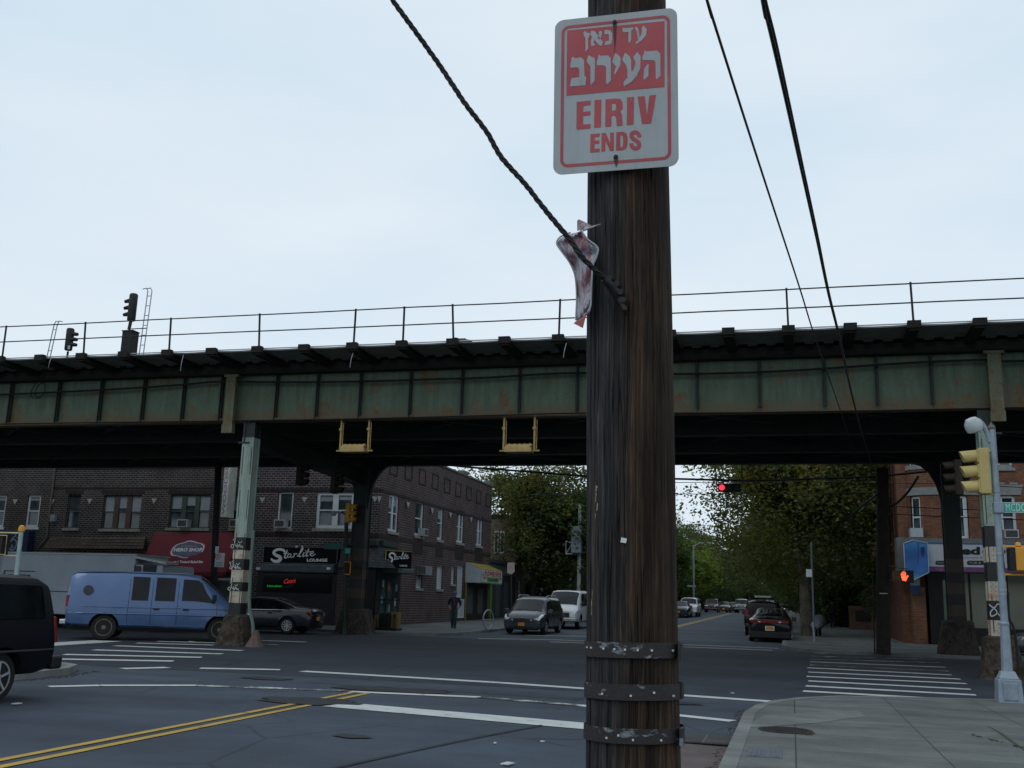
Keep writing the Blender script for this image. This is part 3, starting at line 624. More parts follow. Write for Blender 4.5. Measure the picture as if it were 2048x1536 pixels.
def center_patch(st, x0, x1, lat=1., off=.018, n=8):
    """windscreen or rear window spanning both sides, x0 lower edge, x1 upper edge"""
    mb = MB(); vs = []; rows = [6.1 + (9 - 6.1) * k / 4 for k in range(5)]
    for i in range(n + 1):
        f = i / n; s = secs(st, x0 + (x1 - x0) * f)
        L_ = [rowpt(s, r) for r in rows]
        for p in L_: p.y *= lat
        line = [Vector((p.x, -p.y, p.z)) for p in L_] + [p.copy() for p in L_[:-1]][::-1]
        d = Vector((1 if x0 > x1 else -1, 0, 1)).normalized() * off; vs += [p + d for p in line]
    k = 9; mb.add(vs, [(i * k + j, (i + 1) * k + j, (i + 1) * k + j + 1, i * k + j + 1) for i in range(n) for j in range(k - 1)]); return mb
def wheel(root, x, y, r, wd, rim, spokes=5, steel=False):
    s = 1 if y > 0 else -1
    mb = MB(); mb.lathe([(r * .62, -wd / 2), (r * .93, -wd / 2), (r, -wd / 2 + .04), (r, wd / 2 - .04), (r * .93, wd / 2), (r * .62, wd / 2)], (x, y - s * wd / 2, r), 'Y', 26)
    o = mb.build('wheel', M_RUB, root, world=False, smooth=True)
    rb = MB(); f = y + s * .006; rb.lathe([(r * .66, -.02 * s), (r * .66, 0), (r * .6, 0), (r * .58, -.03 * s)], (x, f, r), 'Y', 22)
    rb.lathe([(r * .17, -.04 * s), (r * .17, -.002 * s)], (x, f, r), 'Y', 12)
    if steel: rb.lathe([(r * .55, -.05 * s), (r * .5, -.025 * s), (r * .3, -.03 * s)], (x, f, r), 'Y', 20)
    else:
        rb.lathe([(r * .58, -.07 * s), (r * .1, -.068 * s)], (x, f, r), 'Y', 16, mi=1)
        for k in range(spokes):
            q = 2 * math.pi * k / spokes + .3; c, sn = math.cos(q), math.sin(q)
            rb.bar((x + c * r * .14, f - .02 * s, r + sn * r * .14), (x + c * r * .6, f - .012 * s, r + sn * r * .6), r * .17, .03)
    rb.build('rim', [rim, M_WELL], o, world=False, smooth=True)
def vehicle(name, label, cat, loc, rz, st, axles, r, track, pm_, group=None, side=(), front=None, rear=None, rim=M_RIM, spokes=5, steel=False, heads=None, tails=None, bump=None, grille=None, plates=(), mirror=None, seams=(), handles=(), extras=None, sc=1., wd=.22, glass=None, molding=None, hpatch=None, tpatch=None):
    root = thing(name, label, cat, loc, rz, group, local=True); root.scale = (sc,) * 3; glass = glass or M_CARGL
    mb = MB(); n = 10
    # refine stations so the body curves smoothly
    xs = []
    for a, b in zip(st[:-1], st[1:]):
        k = max(1, int((b[0] - a[0]) / .28)); xs += [a[0] + (b[0] - a[0]) * i / k for i in range(k)]
    xs.append(st[-1][0])
    for x in xs:
        R = ring(secs(st, x)); mb.v += [Vector((x, y, z)) for y, z in R] + [Vector((x, -y, z)) for y, z in R[1:-1]][::-1]
    m = 18
    for i in range(len(xs) - 1):
        for j in range(m): mb.f.append([i * m + j, i * m + (j + 1) % m, (i + 1) * m + (j + 1) % m, (i + 1) * m + j]); mb.m.append(0)
    mb.f += [list(range(m)), [(len(xs) - 1) * m + j for j in range(m)]]; mb.m += [0, 0]
    body = mb.build('body', [pm_, M_WELL], root, world=False, smooth=False)
    cut = MB(); hw = max(s[2] for s in st)
    for ax in axles:
        for s in (-1, 1): cut.lathe([(r * 1.16, -.18), (r * 1.16, .18)], (ax, s * (hw - .10), r * 1.02), 'Y', 26)
    co = cut.build('c', M_WELL, root, world=False); md = body.modifiers.new('b', 'BOOLEAN'); md.object = co; md.operation = 'DIFFERENCE'; md.solver = 'EXACT'
    dg = bpy.context.evaluated_depsgraph_get(); dg.update(); me = bpy.data.meshes.new_from_object(body.evaluated_get(dg)); body.modifiers.clear(); body.data = me
    bpy.data.objects.remove(co)
    me.polygons.foreach_set('use_smooth', [True] * len(me.polygons)); me.set_sharp_from_angle(angle=RAD(32))
    for (x0, x1, r0, r1, sk) in side:
        for s in (-1, 1): patch(st, x0, x1, r0, r1, s, skew=sk, off=.032 if sk else .016).build('window', glass, root, world=False, smooth=True)
    if front: center_patch(st, *front).build('windscreen', glass, root, world=False, smooth=True)
    if rear: center_patch(st, *rear).build('rear_window', glass, root, world=False, smooth=True)
    for ax in axles:
        for s in (-1, 1): wheel(root, ax, s * track, r, wd, rim, spokes, steel)
    for nm, sp_, mt in (('headlight', hpatch, M_LAMP), ('tail_light', tpatch, M_TAIL)):
        if sp_:
            for s in (-1, 1): patch(st, sp_[0], sp_[1], sp_[2], sp_[3], s, nx=5, nr=3, off=.014, skew=sp_[4]).build(nm, mt, root, world=False, smooth=True)
    for nm, spec, mt in (('headlight', heads, M_LAMP), ('tail_light', tails, M_TAIL)):
        if spec:
            for s in (-1, 1):
                q = MB(); q.prism([(x, y * s, z) for x, y, z in spec[0]], Vector(spec[1])); q.build(nm, mt, root, world=False, bev=.012)
    if bump:
        for x0, x1, hw_, z0, z1, mt in bump: q = MB(); q.b2((x0, -hw_, z0), (x1, hw_, z1)); q.build('bumper', mt, root, world=False, bev=.04)
    if grille:
        x, hw_, z0, z1, mt = grille; q = MB(); q.b2((x - .03, -hw_, z0), (x, hw_, z1)); go = q.build('grille', M_BLACK, root, world=False); q = MB()
        for k in range(4): z = z0 + (z1 - z0) * (k + .5) / 4; q.b2((x, -hw_ + .02, z - .01), (x + .012, hw_ - .02, z + .01))
        q.build('grille_bar', mt, go, world=False)
    for x, z, s in plates: q = MB(); q.b2((x, -.16, z - .08), (x + .015 * s, .16, z + .08)); q.build('number_plate', M_PLATE, root, world=False)
    if mirror:
        x, y, z = mirror
        for s in (-1, 1): q = MB(); q.box((x, s * (y + .1), z), (.12, .2, .2)); q.bar((x, s * (y - .1), z - .05), (x, s * (y + .05), z - .05), .05); q.build('wing_mirror', pm_ if z < 1.2 else M_BLACK, root, world=False, bev=.03)
    if seams:
        for x in seams:
            for s in (-1, 1):
                q = MB(); pts = [rowpt(secs(st, x), rr_) for rr_ in (2.2, 3, 4, 5, 5.9)]; q.tube([(p.x, (p.y + .0015) * s, p.z) for p in pts], .006, 4); q.build('door_seam', M_WELL, root, world=False)
    for x, z in handles:
        for s in (-1, 1): p = secs(st, x); q = MB(); q.b2((x - .09, s * (p[2] - .01), z - .02), (x + .09, s * (p[2] + .03), z + .03)); q.build('door_handle', M_BLACK, root, world=False, bev=.01)
    if molding:
        q = MB(); x0, x1, z, mt = molding
        for s in (-1, 1):
            pts = [(x0 + (x1 - x0) * k / 12) for k in range(13)]; q.tube([(x, s * (secs(st, x)[2] + .002), z) for x in pts], .022, 6)
        q.build('side_moulding', mt, root, world=False)
    if extras: extras(root, st)
    return root
# body stations: x, floor z, half width, belt z, top z, top half width
VAN = [(0, .62, .84, 1.22, 1.9, .66), (.05, .46, .93, 1.2, 2.0, .74), (.22, .42, .985, 1.19, 2.07, .79), (1.6, .40, 1.0, 1.19, 2.11, .83), (3.3, .40, 1.0, 1.19, 2.1, .83), (3.9, .38, 1.0, 1.19, 2.07, .80), (4.42, .38, 1.0, 1.17, 1.70, .80), (4.92, .38, .99, 1.13, 1.27, .84), (5.25, .38, .97, 1.04, 1.14, .84), (5.48, .42, .94, .96, 1.05, .82), (5.58, .5, .88, .85, .95, .78)]
SEDAN = [(0, .45, .74, .8, .92, .62), (.06, .22, .82, .88, 1.0, .68), (.25, .27, .89, .93, 1.05, .70), (.75, .25, .92, .95, 1.08, .68), (1.05, .25, .925, .95, 1.2, .64), (1.75, .24, .93, .94, 1.43, .60), (2.6, .24, .93, .93, 1.46, .61), (3.0, .24, .93, .92, 1.41, .62), (3.75, .24, .925, .9, 1.0, .72), (4.4, .22, .9, .82, .92, .70), (4.75, .2, .84, .7, .82, .66), (4.85, .26, .76, .6, .72, .60)]
SUV = [(0, .6, .8, 1.05, 1.6, .64), (.06, .4, .9, 1.08, 1.68, .70), (.4, .35, .93, 1.08, 1.76, .72), (2.4, .34, .94, 1.05, 1.78, .74), (3.0, .34, .94, 1.04, 1.7, .72), (3.55, .34, .93, 1.02, 1.14, .80), (4.4, .36, .91, .95, 1.06, .78), (4.62, .4, .88, .88, .98, .76), (4.72, .5, .8, .75, .86, .7)]
MINI = [(0, .6, .8, 1.0, 1.55, .62), (.08, .36, .93, 1.02, 1.66, .70), (.5, .3, .98, 1.02, 1.73, .74), (2.6, .28, .99, 1.0, 1.75, .76), (3.3, .28, .99, .98, 1.62, .74), (3.75, .28, .985, .96, 1.34, .76), (4.2, .28, .97, .93, 1.06, .80), (4.65, .26, .95, .86, .96, .78), (4.95, .2, .88, .74, .84, .70), (5.07, .26, .78, .62, .72, .60)]
BLUE = paint('faded_blue_paint', (.058, .112, .235), .3, .3)
def blue_extra(root, st):
    q = MB(); q.b2((.1, -.86, .30), (5.3, .86, .42)); q.build('underbody', M_WELL, root, world=False)
    q = MB()
    for s in (-1, 1): q.tube([(x, s * (secs(st, x)[2] - .001), 1.02) for x in (.1, .8, 1.6, 2.4, 3.2, 4.0, 4.8, 5.2)], .012, 5)
    q.build('body_crease', BLUE, root, world=False)
    for s in (-1, 1):
        for x0, x1 in ((1.95, 2.40), (2.66, 3.20)): m_ = patch(st, x0 - .03, x1 + .03, 5.06, 5.98, s, off=.009); m_.build('window_rubber', M_BLACK, root, world=False, smooth=True)
    q = MB(); q.lathe([(.05, 0), (.17, .02), (.2, .3), (.16, .5), (.06, .56)], (3.55, -.45, 1.0), n=10); q.build('driver_seat', mat('seat_tan', (.10, .075, .05), .8), root, world=False)
    for s in (-1, 1):
        y = .985; q = MB(); q.lathe([(.15, 0), (.15, .02 * s)], (.62, s * .93, 1.52), 'Y', 20)
        q.build('porthole_window', mat('porthole_glass', (.035, .04, .05), .15), root, world=False); 
    q = MB(); q.b2((.3, -.72, 2.1), (3.6, -.68, 2.135)); q.b2((.3, .68, 2.1), (3.6, .72, 2.135)); q.build('roof_gutter', BLUE, root, world=False)
    for y in (-.35, .3): q = MB(); q.bar((4.9, y, 1.32), (4.76, y + .45, 1.44), .02); q.build('wiper', M_BLACK, root, world=False)
R22 = RAD(28)
bv = vehicle('cargo_van', 'faded blue cargo van with a round porthole window turning under the railway', 'van', (0, 0, 0), R22, VAN, (1.18, 4.68), .39, .92, BLUE, side=((1.95, 2.40, 5.12, 5.93, None), (2.66, 3.20, 5.12, 5.93, None), (3.45, 4.45, 5.1, 5.95, (0, -.42))), front=(4.86, 3.98, .97), rim=M_RIMD, steel=True, heads=([(5.5, .66, .74), (5.5, .88, .74), (5.46, .88, .94), (5.46, .66, .94)], (.1, 0, 0)), tails=([(-.01, .8, 1.0), (-.01, .93, 1.0), (-.01, .9, 1.35), (-.01, .8, 1.35)], (.08, 0, 0)), bump=((5.52, 5.72, .93, .42, .62, M_CHR), (-.14, .05, .92, .45, .62, M_CHR)), grille=(5.62, .6, .68, .9, M_CHR), mirror=(4.45, .98, 1.38), seams=(1.85, 2.54, 3.33, 4.55), handles=((2.7, .98), (3.6, .98)), molding=(.1, 5.3, .82, BLUE), extras=blue_extra, sc=1.03)
g0 = GG(204, 1281); off = Matrix.Rotation(R22, 3, 'Z') @ Vector((1.18 * 1.03, -.92 * 1.03, 0)); bv.location = (g0.x - off.x, g0.y - off.y, .01)
NAVY = mat('near_black_van_paint', (.003, .004, .007), .45, 0, .2, 2, 0, .12)
kv = vehicle('dark_van', 'near-black van leaving the frame at the left edge, rear wheel showing', 'van', (-11.77, 13.78, 0), RAD(-90), [tuple(q if i not in (2, 5) else q for i, q in enumerate(s)) for s in [(0, .6, .84, 1.12, 1.62, .64), (.05, .42, .93, 1.12, 1.70, .72), (.35, .38, .97, 1.12, 1.80, .76), (3.3, .38, .97, 1.1, 1.82, .78), (3.9, .38, .97, 1.1, 1.45, .78), (4.3, .38, .96, 1.04, 1.16, .78), (4.7, .42, .9, .9, 1.02, .74), (4.8, .5, .8, .8, .9, .7)]], (1.12, 3.9), .36, .9, NAVY, side=((.3, 1.5, 5.1, 5.95, None), (1.6, 2.6, 5.1, 5.95, None), (2.7, 3.7, 5.1, 5.95, (0, -.3))), front=(4.25, 3.45, .97), rear=(.0, .3, .9), tails=([(.0, .84, .82), (.0, .94, .82), (.03, .9, 1.2), (.03, .82, 1.2)], (.06, 0, 0)), heads=([(4.72, .5, .7), (4.72, .85, .7), (4.72, .85, .88), (4.72, .5, .88)], (.07, 0, 0)), bump=((-.2, .04, .92, .42, .62, M_BLACK), (4.7, 4.95, .9, .42, .62, M_BLACK)), mirror=(3.6, .95, 1.2), seams=(1.55, 2.65), molding=(.1, 4.5, .72, M_BLACK), rim=M_RIM)
MERC = paint('dark_blue_grey_paint', (.010, .014, .022), .1, .3)
def sed_extra(root, st):
    q = MB()
    for s in (-1, 1): q.tube([(x, s * (secs(st, x)[2] - .028), secs(st, x)[3] + .012) for x in (1.0, 1.5, 2.2, 2.9, 3.5)], .014, 5)
    q.build('window_trim', M_CHR, root, world=False)
SK = dict(heads=([(4.66, .5, .62), (4.6, .82, .62), (4.45, .86, .76), (4.6, .5, .74)], (.12, 0, .03)), mirror=(3.35, .92, .98), seams=(1.55, 2.45, 3.35), handles=((1.75, .82), (2.65, .82)))
def sedan(name, label, x, y, rz, mt, group=None, sc=1., **kw):
    d = dict(side=((1.02, 1.62, 5.25, 6.0, (.5, .1)), (1.7, 2.4, 5.12, 6.0, None), (2.48, 3.5, 5.12, 6.0, (0, -.5))), front=(3.68, 3.0, .95), rear=(.92, 1.66, .95), tails=([(-.005, .42, .72), (-.005, .78, .72), (.03, .8, .88), (.02, .42, .88)], (.1, 0, 0)), plates=((4.86, .5, 1), (-.005, .62, -1)), **SK); d.update(kw)
    return vehicle(name, label, 'car', (x, y, gz(y)), rz, SEDAN, (.98, 3.83), .33, .9, mt, group, sc=sc, wd=.21, **d)
g0 = GG(572, 1268)
sd_ = sedan('sedan', 'dark blue-grey sedan with chrome window trim behind the left column', g0.x + .95, g0.y + .9, RAD(180), MERC, extras=sed_extra, spokes=10, tails=([(-.01, .5, .74), (-.01, .82, .74), (.04, .84, .9), (.03, .5, .9)], (.25, 0, 0)))
sd_.rotation_euler.z = RAD(184)
GREY = paint('slate_grey_paint', (.028, .031, .05), .3, .3)
def sie_extra(root, st):
    q = MB()
    for s in (-1, 1): q.tube([(.8, s * .7, 1.76), (1.2, s * .7, 1.81), (2.8, s * .7, 1.80), (3.1, s * .7, 1.72)], .02, 6)
    q.build('roof_rail', M_STEEL, root, world=False); q = MB(); q.b2((4.9, -.62, .24), (5.09, .62, .36)); q.build('air_intake', M_BLACK, root, world=False)
    q = MB(); q.lathe([(.05, 0), (.06, .02)], (5.05, 0, .70), 'X', 12); q.build('emblem', M_CHR, root, world=False)
vehicle('minivan', 'slate grey minivan with swept headlights parked facing the junction', 'minivan', (-12.2, 52.6, gz(50)), RAD(-90), MINI, (1.05, 4.05), .35, .95, GREY, side=((.35, 1.45, 5.15, 5.95, None), (1.55, 2.6, 5.12, 5.95, None), (2.7, 3.75, 5.12, 5.95, (0, -.55))), front=(4.15, 3.35, .97), rear=(.02, .5, .9), hpatch=(4.5, 5.03, 4.7, 5.7, (0, .02)), heads=([(5.06, .36, .60), (5.0, .80, .72), (4.96, .84, .80), (5.06, .40, .66)], (.03, 0, 0)), tails=([(-.01, .7, .9), (-.01, .9, .9), (.0, .86, 1.2), (-.0, .7, 1.2)], (.1, 0, 0)), grille=(5.09, .40, .54, .68, GREY), plates=((5.11, .46, 1),), mirror=(3.7, .98, 1.05), seams=(1.5, 2.65, 3.75), handles=((2.8, .9), (1.7, .9)), extras=sie_extra)
WHT = paint('white_van_paint', (.5, .53, .56), .0, .4)
vehicle('passenger_van', 'white full-size van parked just behind the slate grey minivan', 'van', (-12.3, 61.9, gz(58)), RAD(-90), VAN, (1.18, 4.6), .38, .92, WHT, side=((.4, 1.8, 5.1, 5.95, None), (1.95, 3.2, 5.1, 5.95, None), (3.35, 4.35, 5.1, 5.95, (0, -.42))), front=(4.86, 3.98, .97), heads=([(5.5, .55, .66), (5.5, .86, .66), (5.5, .86, .88), (5.5, .55, .88)], (.1, 0, 0)), bump=((5.52, 5.72, .92, .42, .6, M_STEEL),), grille=(5.62, .52, .64, .88, M_CHR), mirror=(4.45, .98, 1.4), seams=(1.9, 3.3), tails=([(-.01, .8, 1.0), (-.01, .93, 1.0), (-.01, .9, 1.35), (-.01, .8, 1.35)], (.08, 0, 0)))
BLK = paint('gloss_black_paint', (.008, .008, .010), .3, .16)
def chg(root, st):
    q = MB(); q.b2((-.02, -.80, .80), (.02, .80, .93)); q.build('light_bar', M_TAIL, root, world=False, bev=.03)
    for s in (-1, 1): q = MB(); q.b2((-.03, s * .38, .84), (-.018, s * .48, .88)); q.build('reversing_light', M_LAMP, root, world=False)
    q = MB(); q.b2((.0, -.72, 1.03), (.12, .72, 1.055)); q.build('boot_spoiler', BLK, root, world=False, bev=.01)
    q = MB(); q.b2((-.03, -.19, .50), (-.022, .19, .69)); q.build('plate_frame', M_CHR, root, world=False)
gC = GG(1492, 1284); ch = sedan('black_sedan', 'glossy black sedan with a full-width red tail light parked at the right kerb', gC.x + 1.05, gC.y + .4, RAD(90), BLK, sc=1.06, tails=None, extras=chg, plates=((-.032, .6, -1),), bump=((-.08, .12, .86, .17, .5, BLK),))
ch['category'] = 'car'
G_R = 'cars parked along the right kerb ahead'; G_L = 'cars parked along the left kerb far ahead'
DK = paint('black_red_paint', (.014, .007, .008), .3, .2); DG = paint('dark_grey_paint', (.03, .034, .038), .4, .25); SIL = paint('silver_paint', (.3, .33, .36), .6, .3); GRN = paint('grey_green_paint', (.09, .11, .105), .4, .3); MAR = paint('maroon_paint', (.05, .012, .022), .4, .25)
def suv(name, label, x, y, rz, mt, group, sc=1., extras=None, gr=M_CHR):
    return vehicle(name, label, 'car', (x, y, gz(y)), rz, SUV, (.95, 3.72), .37, .9, mt, group, side=((.3, 1.25, 5.15, 5.95, None), (1.35, 2.25, 5.12, 5.95, None), (2.35, 3.3, 5.12, 5.95, (0, -.35))), front=(3.5, 3.02, .96), rear=(.02, .4, .9), heads=([(4.68, .42, .74), (4.6, .82, .74), (4.6, .84, .9), (4.68, .42, .9)], (.07, 0, 0)), tails=([(-.01, .7, .95), (-.01, .88, .95), (-.0, .86, 1.3), (-.0, .7, 1.3)], (.1, 0, 0)), grille=(4.76, .38, .66, .88, gr), mirror=(3.2, .93, 1.12), seams=(1.3, 2.3), extras=extras, plates=((4.8, .5, 1), (-.02, .7, -1)), bump=((4.6, 4.85, .86, .38, .58, mt), (-.1, .08, .86, .4, .6, mt)), sc=sc)
def rack(root, st):
    q = MB()
    for s in (-1, 1): q.tube([(.4, s * .66, 1.79), (.7, s * .66, 1.86), (2.4, s * .66, 1.86)], .02, 6)
    for x in (.9, 2.0): q.tube([(x, -.66, 1.87), (x, .66, 1.87)], .02, 6)
    q.build('roof_rack', M_BLACK, root, world=False); q = MB(); q.box((1.3, 0, 1.93), (.9, .8, .1)); q.build('roof_load', M_PAPER, root, world=False, bev=.02)
suv('dark_suv', 'dark red-black suv with white load on its roof, ahead of the black sedan', -1.5, 56.8, RAD(90), DK, G_R, 1.06, rack)
sedan('parked_car', 'black car ahead of the dark suv along the right kerb', -1.55, 64, RAD(90), BLK, G_R); suv('parked_car', 'dark grey suv third in line along the right kerb', -1.6, 71, RAD(90), DG, G_R)
sedan('parked_car', 'dark car in front of the dark grey suv at the right kerb', -1.6, 78, RAD(90), DK, G_R); sedan('parked_car', 'farthest dark car in the right-hand parked line', -1.6, 86, RAD(90), DG, G_R)
def lcar(px, Y, fn, name, label, mt, **k):
    d = ray(px, 1215); x = d.x / d.y * Y; return fn(name, label, x, Y + 4.7, RAD(-90), mt, G_L, **k)
lcar(1357, 96, sedan, 'parked_car', 'dark car half hidden behind the right edge of the wooden pole', DG)
lcar(1375, 101, suv, 'parked_car', 'white suv parked nearest the grey street lamp on the left kerb', WHT)
lcar(1422, 138, suv, 'parked_car', 'maroon suv with a bright chrome grille farther up the street', MAR)
lcar(1447, 146, sedan, 'parked_car', 'dark sedan tucked right behind the maroon suv', DG)
lcar(1463, 152, sedan, 'parked_car', 'dark sedan in front of the tall grey-green suv', BLK)
lcar(1482, 150, suv, 'parked_car', 'tall grey-green suv with wide windscreen in the far line', GRN, sc=1.08)
lcar(1506, 165, sedan, 'parked_car', 'dark car between the grey-green suv and the white car', DG)
lcar(1525, 175, sedan, 'parked_car', 'white car at the far end of the parked line', WHT)
cc = GG(2046, 1318)
sedan('silver_car', 'grey car nosing in at the right edge behind the signal pole', cc.x + 4.6, cc.y + .9, RAD(182), paint('dark_silver_paint', (.06, .07, .075), .5, .3))
# step truck behind the blue van
T = thing('box_truck', 'grey-white catering truck with an open serving hatch behind the blue van', 'truck', (-25, 37, 0))
TW = mat('truck_panel_white', (.27, .31, .35), .5, 0, .12, .7); TW2 = mat('truck_trim', (.32, .35, .36), .5)
mb = MB(); mb.b2((-31.8, 36.4, .55), (-25.4, 38.7, 2.98)); mb.prism([(-25.4, 36.4, .55), (-23.6, 36.4, .55), (-23.5, 36.4, 1.3), (-24.1, 36.4, 2.25), (-24.15, 36.4, 2.6), (-25.4, 36.4, 2.6)], (0, 2.3, 0)); mb.build('body', TW, T, bev=.05)
mb = MB(); mb.b2((-31.85, 36.36, 2.96), (-25.35, 38.74, 3.02)); mb.build('roof_trim', TW2, T)
mb = MB(); mb.b2((-31.4, 36.385, 1.55), (-30.3, 36.4, 2.1)); mb.build('window', M_CARGL, T); mb = MB(); mb.b2((-31.6, 36.37, 1.0), (-31.57, 36.4, 2.25)); mb.b2((-31.6, 36.37, 2.22), (-30.1, 36.4, 2.25)); mb.b2((-25.4, 36.37, .7), (-25.37, 36.4, 2.6)); mb.b2((-31.8, 36.37, 1.45), (-23.8, 36.395, 1.475)); mb.build('panel_seam', M_IRON, T)
mb = MB(); mb.prism([(-25.4, 36.3, 2.86), (-25.4, 36.3, 2.95), (-23.95, 36.3, 2.72), (-23.95, 36.3, 2.64)], (0, .9, 0)); h = mb.build('serving_hatch', TW2, T)
mb = MB(); mb.b2((-25.0, 36.37, 2.0), (-24.4, 36.395, 2.6)); mb.build('hatch_opening', M_BLACK, T)
mb = MB(); mb.b2((-25.35, 36.36, 2.05), (-25.1, 36.39, 2.55)); mb.build('window', M_CARGL, T)
mb = MB(); mb.b2((-23.72, 36.6, 1.45), (-23.66, 38.5, 2.1)); mb.build('windscreen', M_CARGL, T)
for x in (-30.2, -24.4):
    for y in (36.55, 38.3): mb = MB(); mb.lathe([(.3, 0), (.42, .03), (.42, .22), (.3, .25)], (x, y - .12, .42), 'Y', 20); mb.build('wheel', M_RUB, T)
T = thing('box_truck', 'plain grey box truck behind the pole with the yellow cap at the left edge', 'truck', (-34, 38.5, 0))
mb = MB(); mb.b2((-40, 38.9, .7), (-33.0, 41.2, 2.98)); mb.build('body', TW, T, bev=.04); mb = MB(); mb.b2((-40.05, 38.85, 2.96), (-32.95, 41.25, 3.03)); mb.build('roof_trim', TW2, T)
mb = MB(); mb.b2((-33.0, 39.0, .6), (-31.95, 41.1, 2.3)); mb.build('cab', TW, T, bev=.06)
for x in (-38.5, -32.6): mb = MB(); mb.lathe([(.3, 0), (.44, .03), (.44, .22), (.3, .25)], (x, 38.95, .44), 'Y', 20); mb.build('wheel', M_RUB, T)
# ============================================================ MAIN POLE AND SIGN
BASE = Vector((-.541, 3.8, .12)); LEAN = -.01366
up_ = thing('utility_pole', 'thick weathered wooden utility pole in the foreground with three nailed metal straps', 'utility pole', BASE)
rn = random.Random(21); NA, NR = 132, 90
gro = [rn.gauss(0, .45) for _ in range(NA)]; gro = [(gro[i] + gro[i - 1] * .6) for i in range(NA)]
crk = {rn.randrange(NA): (rn.uniform(-1, 8), rn.uniform(.8, 5)) for _ in range(26)}
mb = MB(); vs = []
for k in range(NR + 1):
    z = 11. * k / NR; r0 = .1685 - .0022 * z + .0012 * math.sin(z * 3.1); sh = [math.sin(z * 1.7 + j * .31) * .5 + math.sin(z * .6 + j * .11) for j in range(NA)]
    for j in range(NA):
        q = 2 * math.pi * j / NA; d = gro[j] * .0006 * (1 + .6 * math.sin(z * 2.3 + j)) + sh[j] * .0006
        if j in crk and abs(z - crk[j][0]) < crk[j][1]: d -= .006 * (1 - (abs(z - crk[j][0]) / crk[j][1]) ** 2)
        r = r0 + d; vs.append(BASE + Vector((LEAN * z + r * math.cos(q), r * math.sin(q), z - .1)))
mb.add(vs, [(i * NA + j, i * NA + (j + 1) % NA, (i + 1) * NA + (j + 1) % NA, (i + 1) * NA + j) for i in range(NR) for j in range(NA)] + [[NR * NA + j for j in range(NA)]])
mb.build('pole', M_WOOD, up_, smooth=False)
def strapm():
    m, t, b = base('strap_metal', .55, .35, .4); v = objvec(t, (1, 1, 2.2)); f = noise(t, v, 9, 5, .65); f2 = noise(t, v, 60, 3, .7)
    s = nn(t, 'ShaderNodeSeparateXYZ'); t.links.new(objvec(t), s.inputs[0])
    col = mixc(t, ramp(t, f, [(.60, 0.), (.64, 1.)]), ramp(t, f2, [(.3, (.022, .020, .021)), (.7, (.04, .034, .034))]), ramp(t, f2, [(.3, (.12, .14, .16)), (.7, (.24, .27, .29))]))
    t.links.new(col, b.inputs['Base Color']); return m
M_STRAP = strapm(); M_NAIL = mat('nail_head', (.6, .63, .65), .4, .4, .1)
for si, (z0, z1, nails) in enumerate(((1.464, 1.5165, (1175, 1183, 1209, 1231, 1249, 1277, 1303, 1345, 1361)), (1.324, 1.377, (1204, 1262, 1307, 1346)), (1.1825, 1.232, (1214, 1237, 1266, 1322)))):
    mb = MB(); cx = BASE.x + LEAN * (z0 - .12); n = 64
    for (a0, a1, r) in ((-math.pi * 1.12, math.pi * -.045, .1725), (-math.pi * .055, math.pi * .9, .1765)):
        vs = []
        for k in range(n + 1):
            a = a0 + (a1 - a0) * k / n; wob = .0015 * math.sin(a * 7 + si) ; tilt = .004 * math.cos(a + .5)
            for z, e in ((z0, 0), (z1, 0), (z1, .003), (z0, .003)): vs.append(Vector((cx + (r + e + wob) * math.cos(a), 3.8 + (r + e + wob) * math.sin(a), z + tilt)))
        mb.add(vs, [(k * 4 + i, k * 4 + (i + 1) % 4, (k + 1) * 4 + (i + 1) % 4, (k + 1) * 4 + i) for k in range(n) for i in range(4)] + [(0, 1, 2, 3), (n * 4, n * 4 + 3, n * 4 + 2, n * 4 + 1)])
    if si in (0, 2):   # bent overlap flap
        mb.box((cx + .177, 3.74, (z0 + z1) / 2), (.012, .05, z1 - z0 + .006))
    st_ = mb.build('strap', M_STRAP, up_)
    for px in nails:
        zc_ = (z0 + z1) / 2 + (.004 if px % 2 else -.008)
        # ray against the cylinder
        d = ray(px, 1300 + si * 90); best = min(range(-90, 1), key=lambda t: abs((cx + .176 * math.cos(RAD(t * 2))) / (3.8 + .176 * math.sin(RAD(t * 2))) - d.x / d.y)); a = RAD(best * 2)
        q = MB(); q.box((cx + .1775 * math.cos(a), 3.8 + .1775 * math.sin(a), zc_), (.0065, .0065, .0065), Matrix.Rotation(a, 3, 'Z')); q.build('nail', M_NAIL, st_)
q = MB()   # torn paper scraps and a staple tag still stuck to the wood
for px, py, w_, h_ in ((1190, 975, .007, .012), (1189, 992, .004, .02), (1192, 1012, .005, .016), (1188, 1030, .003, .01), (1178, 1215, .003, .03), (1180, 1190, .002, .02)):
    d = ray(px, py); s = (3.8 - .164) / d.y; p = CAM + d * s; cxz = BASE.x + LEAN * (p.z - .12); a = math.acos(max(-1, min(1, (p.x - cxz) / .168))); p = Vector((cxz + .1705 * math.cos(a), 3.8 - .1705 * math.sin(a), p.z))
    q.add([p + Vector((-w_ * .4, 0, -h_)), p + Vector((w_ * .5, -.002, -h_ * .7)), p + Vector((w_ * .3, -.001, 0)), p + Vector((w_, -.003, h_ * .5)), p + Vector((-w_ * .1, 0, h_))], [(0, 1, 2, 3, 4)])
q.build('paper_scraps', mat('old_paper_scrap', (.24, .22, .14), .8, 0, .4, 60), up_, fix=False)
q = MB(); p = PY(1247, 1080, 3.6255); q.add([p + Vector((-.011, 0, -.008)), p + Vector((.009, 0, -.011)), p + Vector((.012, 0, .005)), p + Vector((-.008, 0, .009))], [(0, 1, 2, 3)]); q.build('paper_tag', M_PAPER, up_, fix=False)

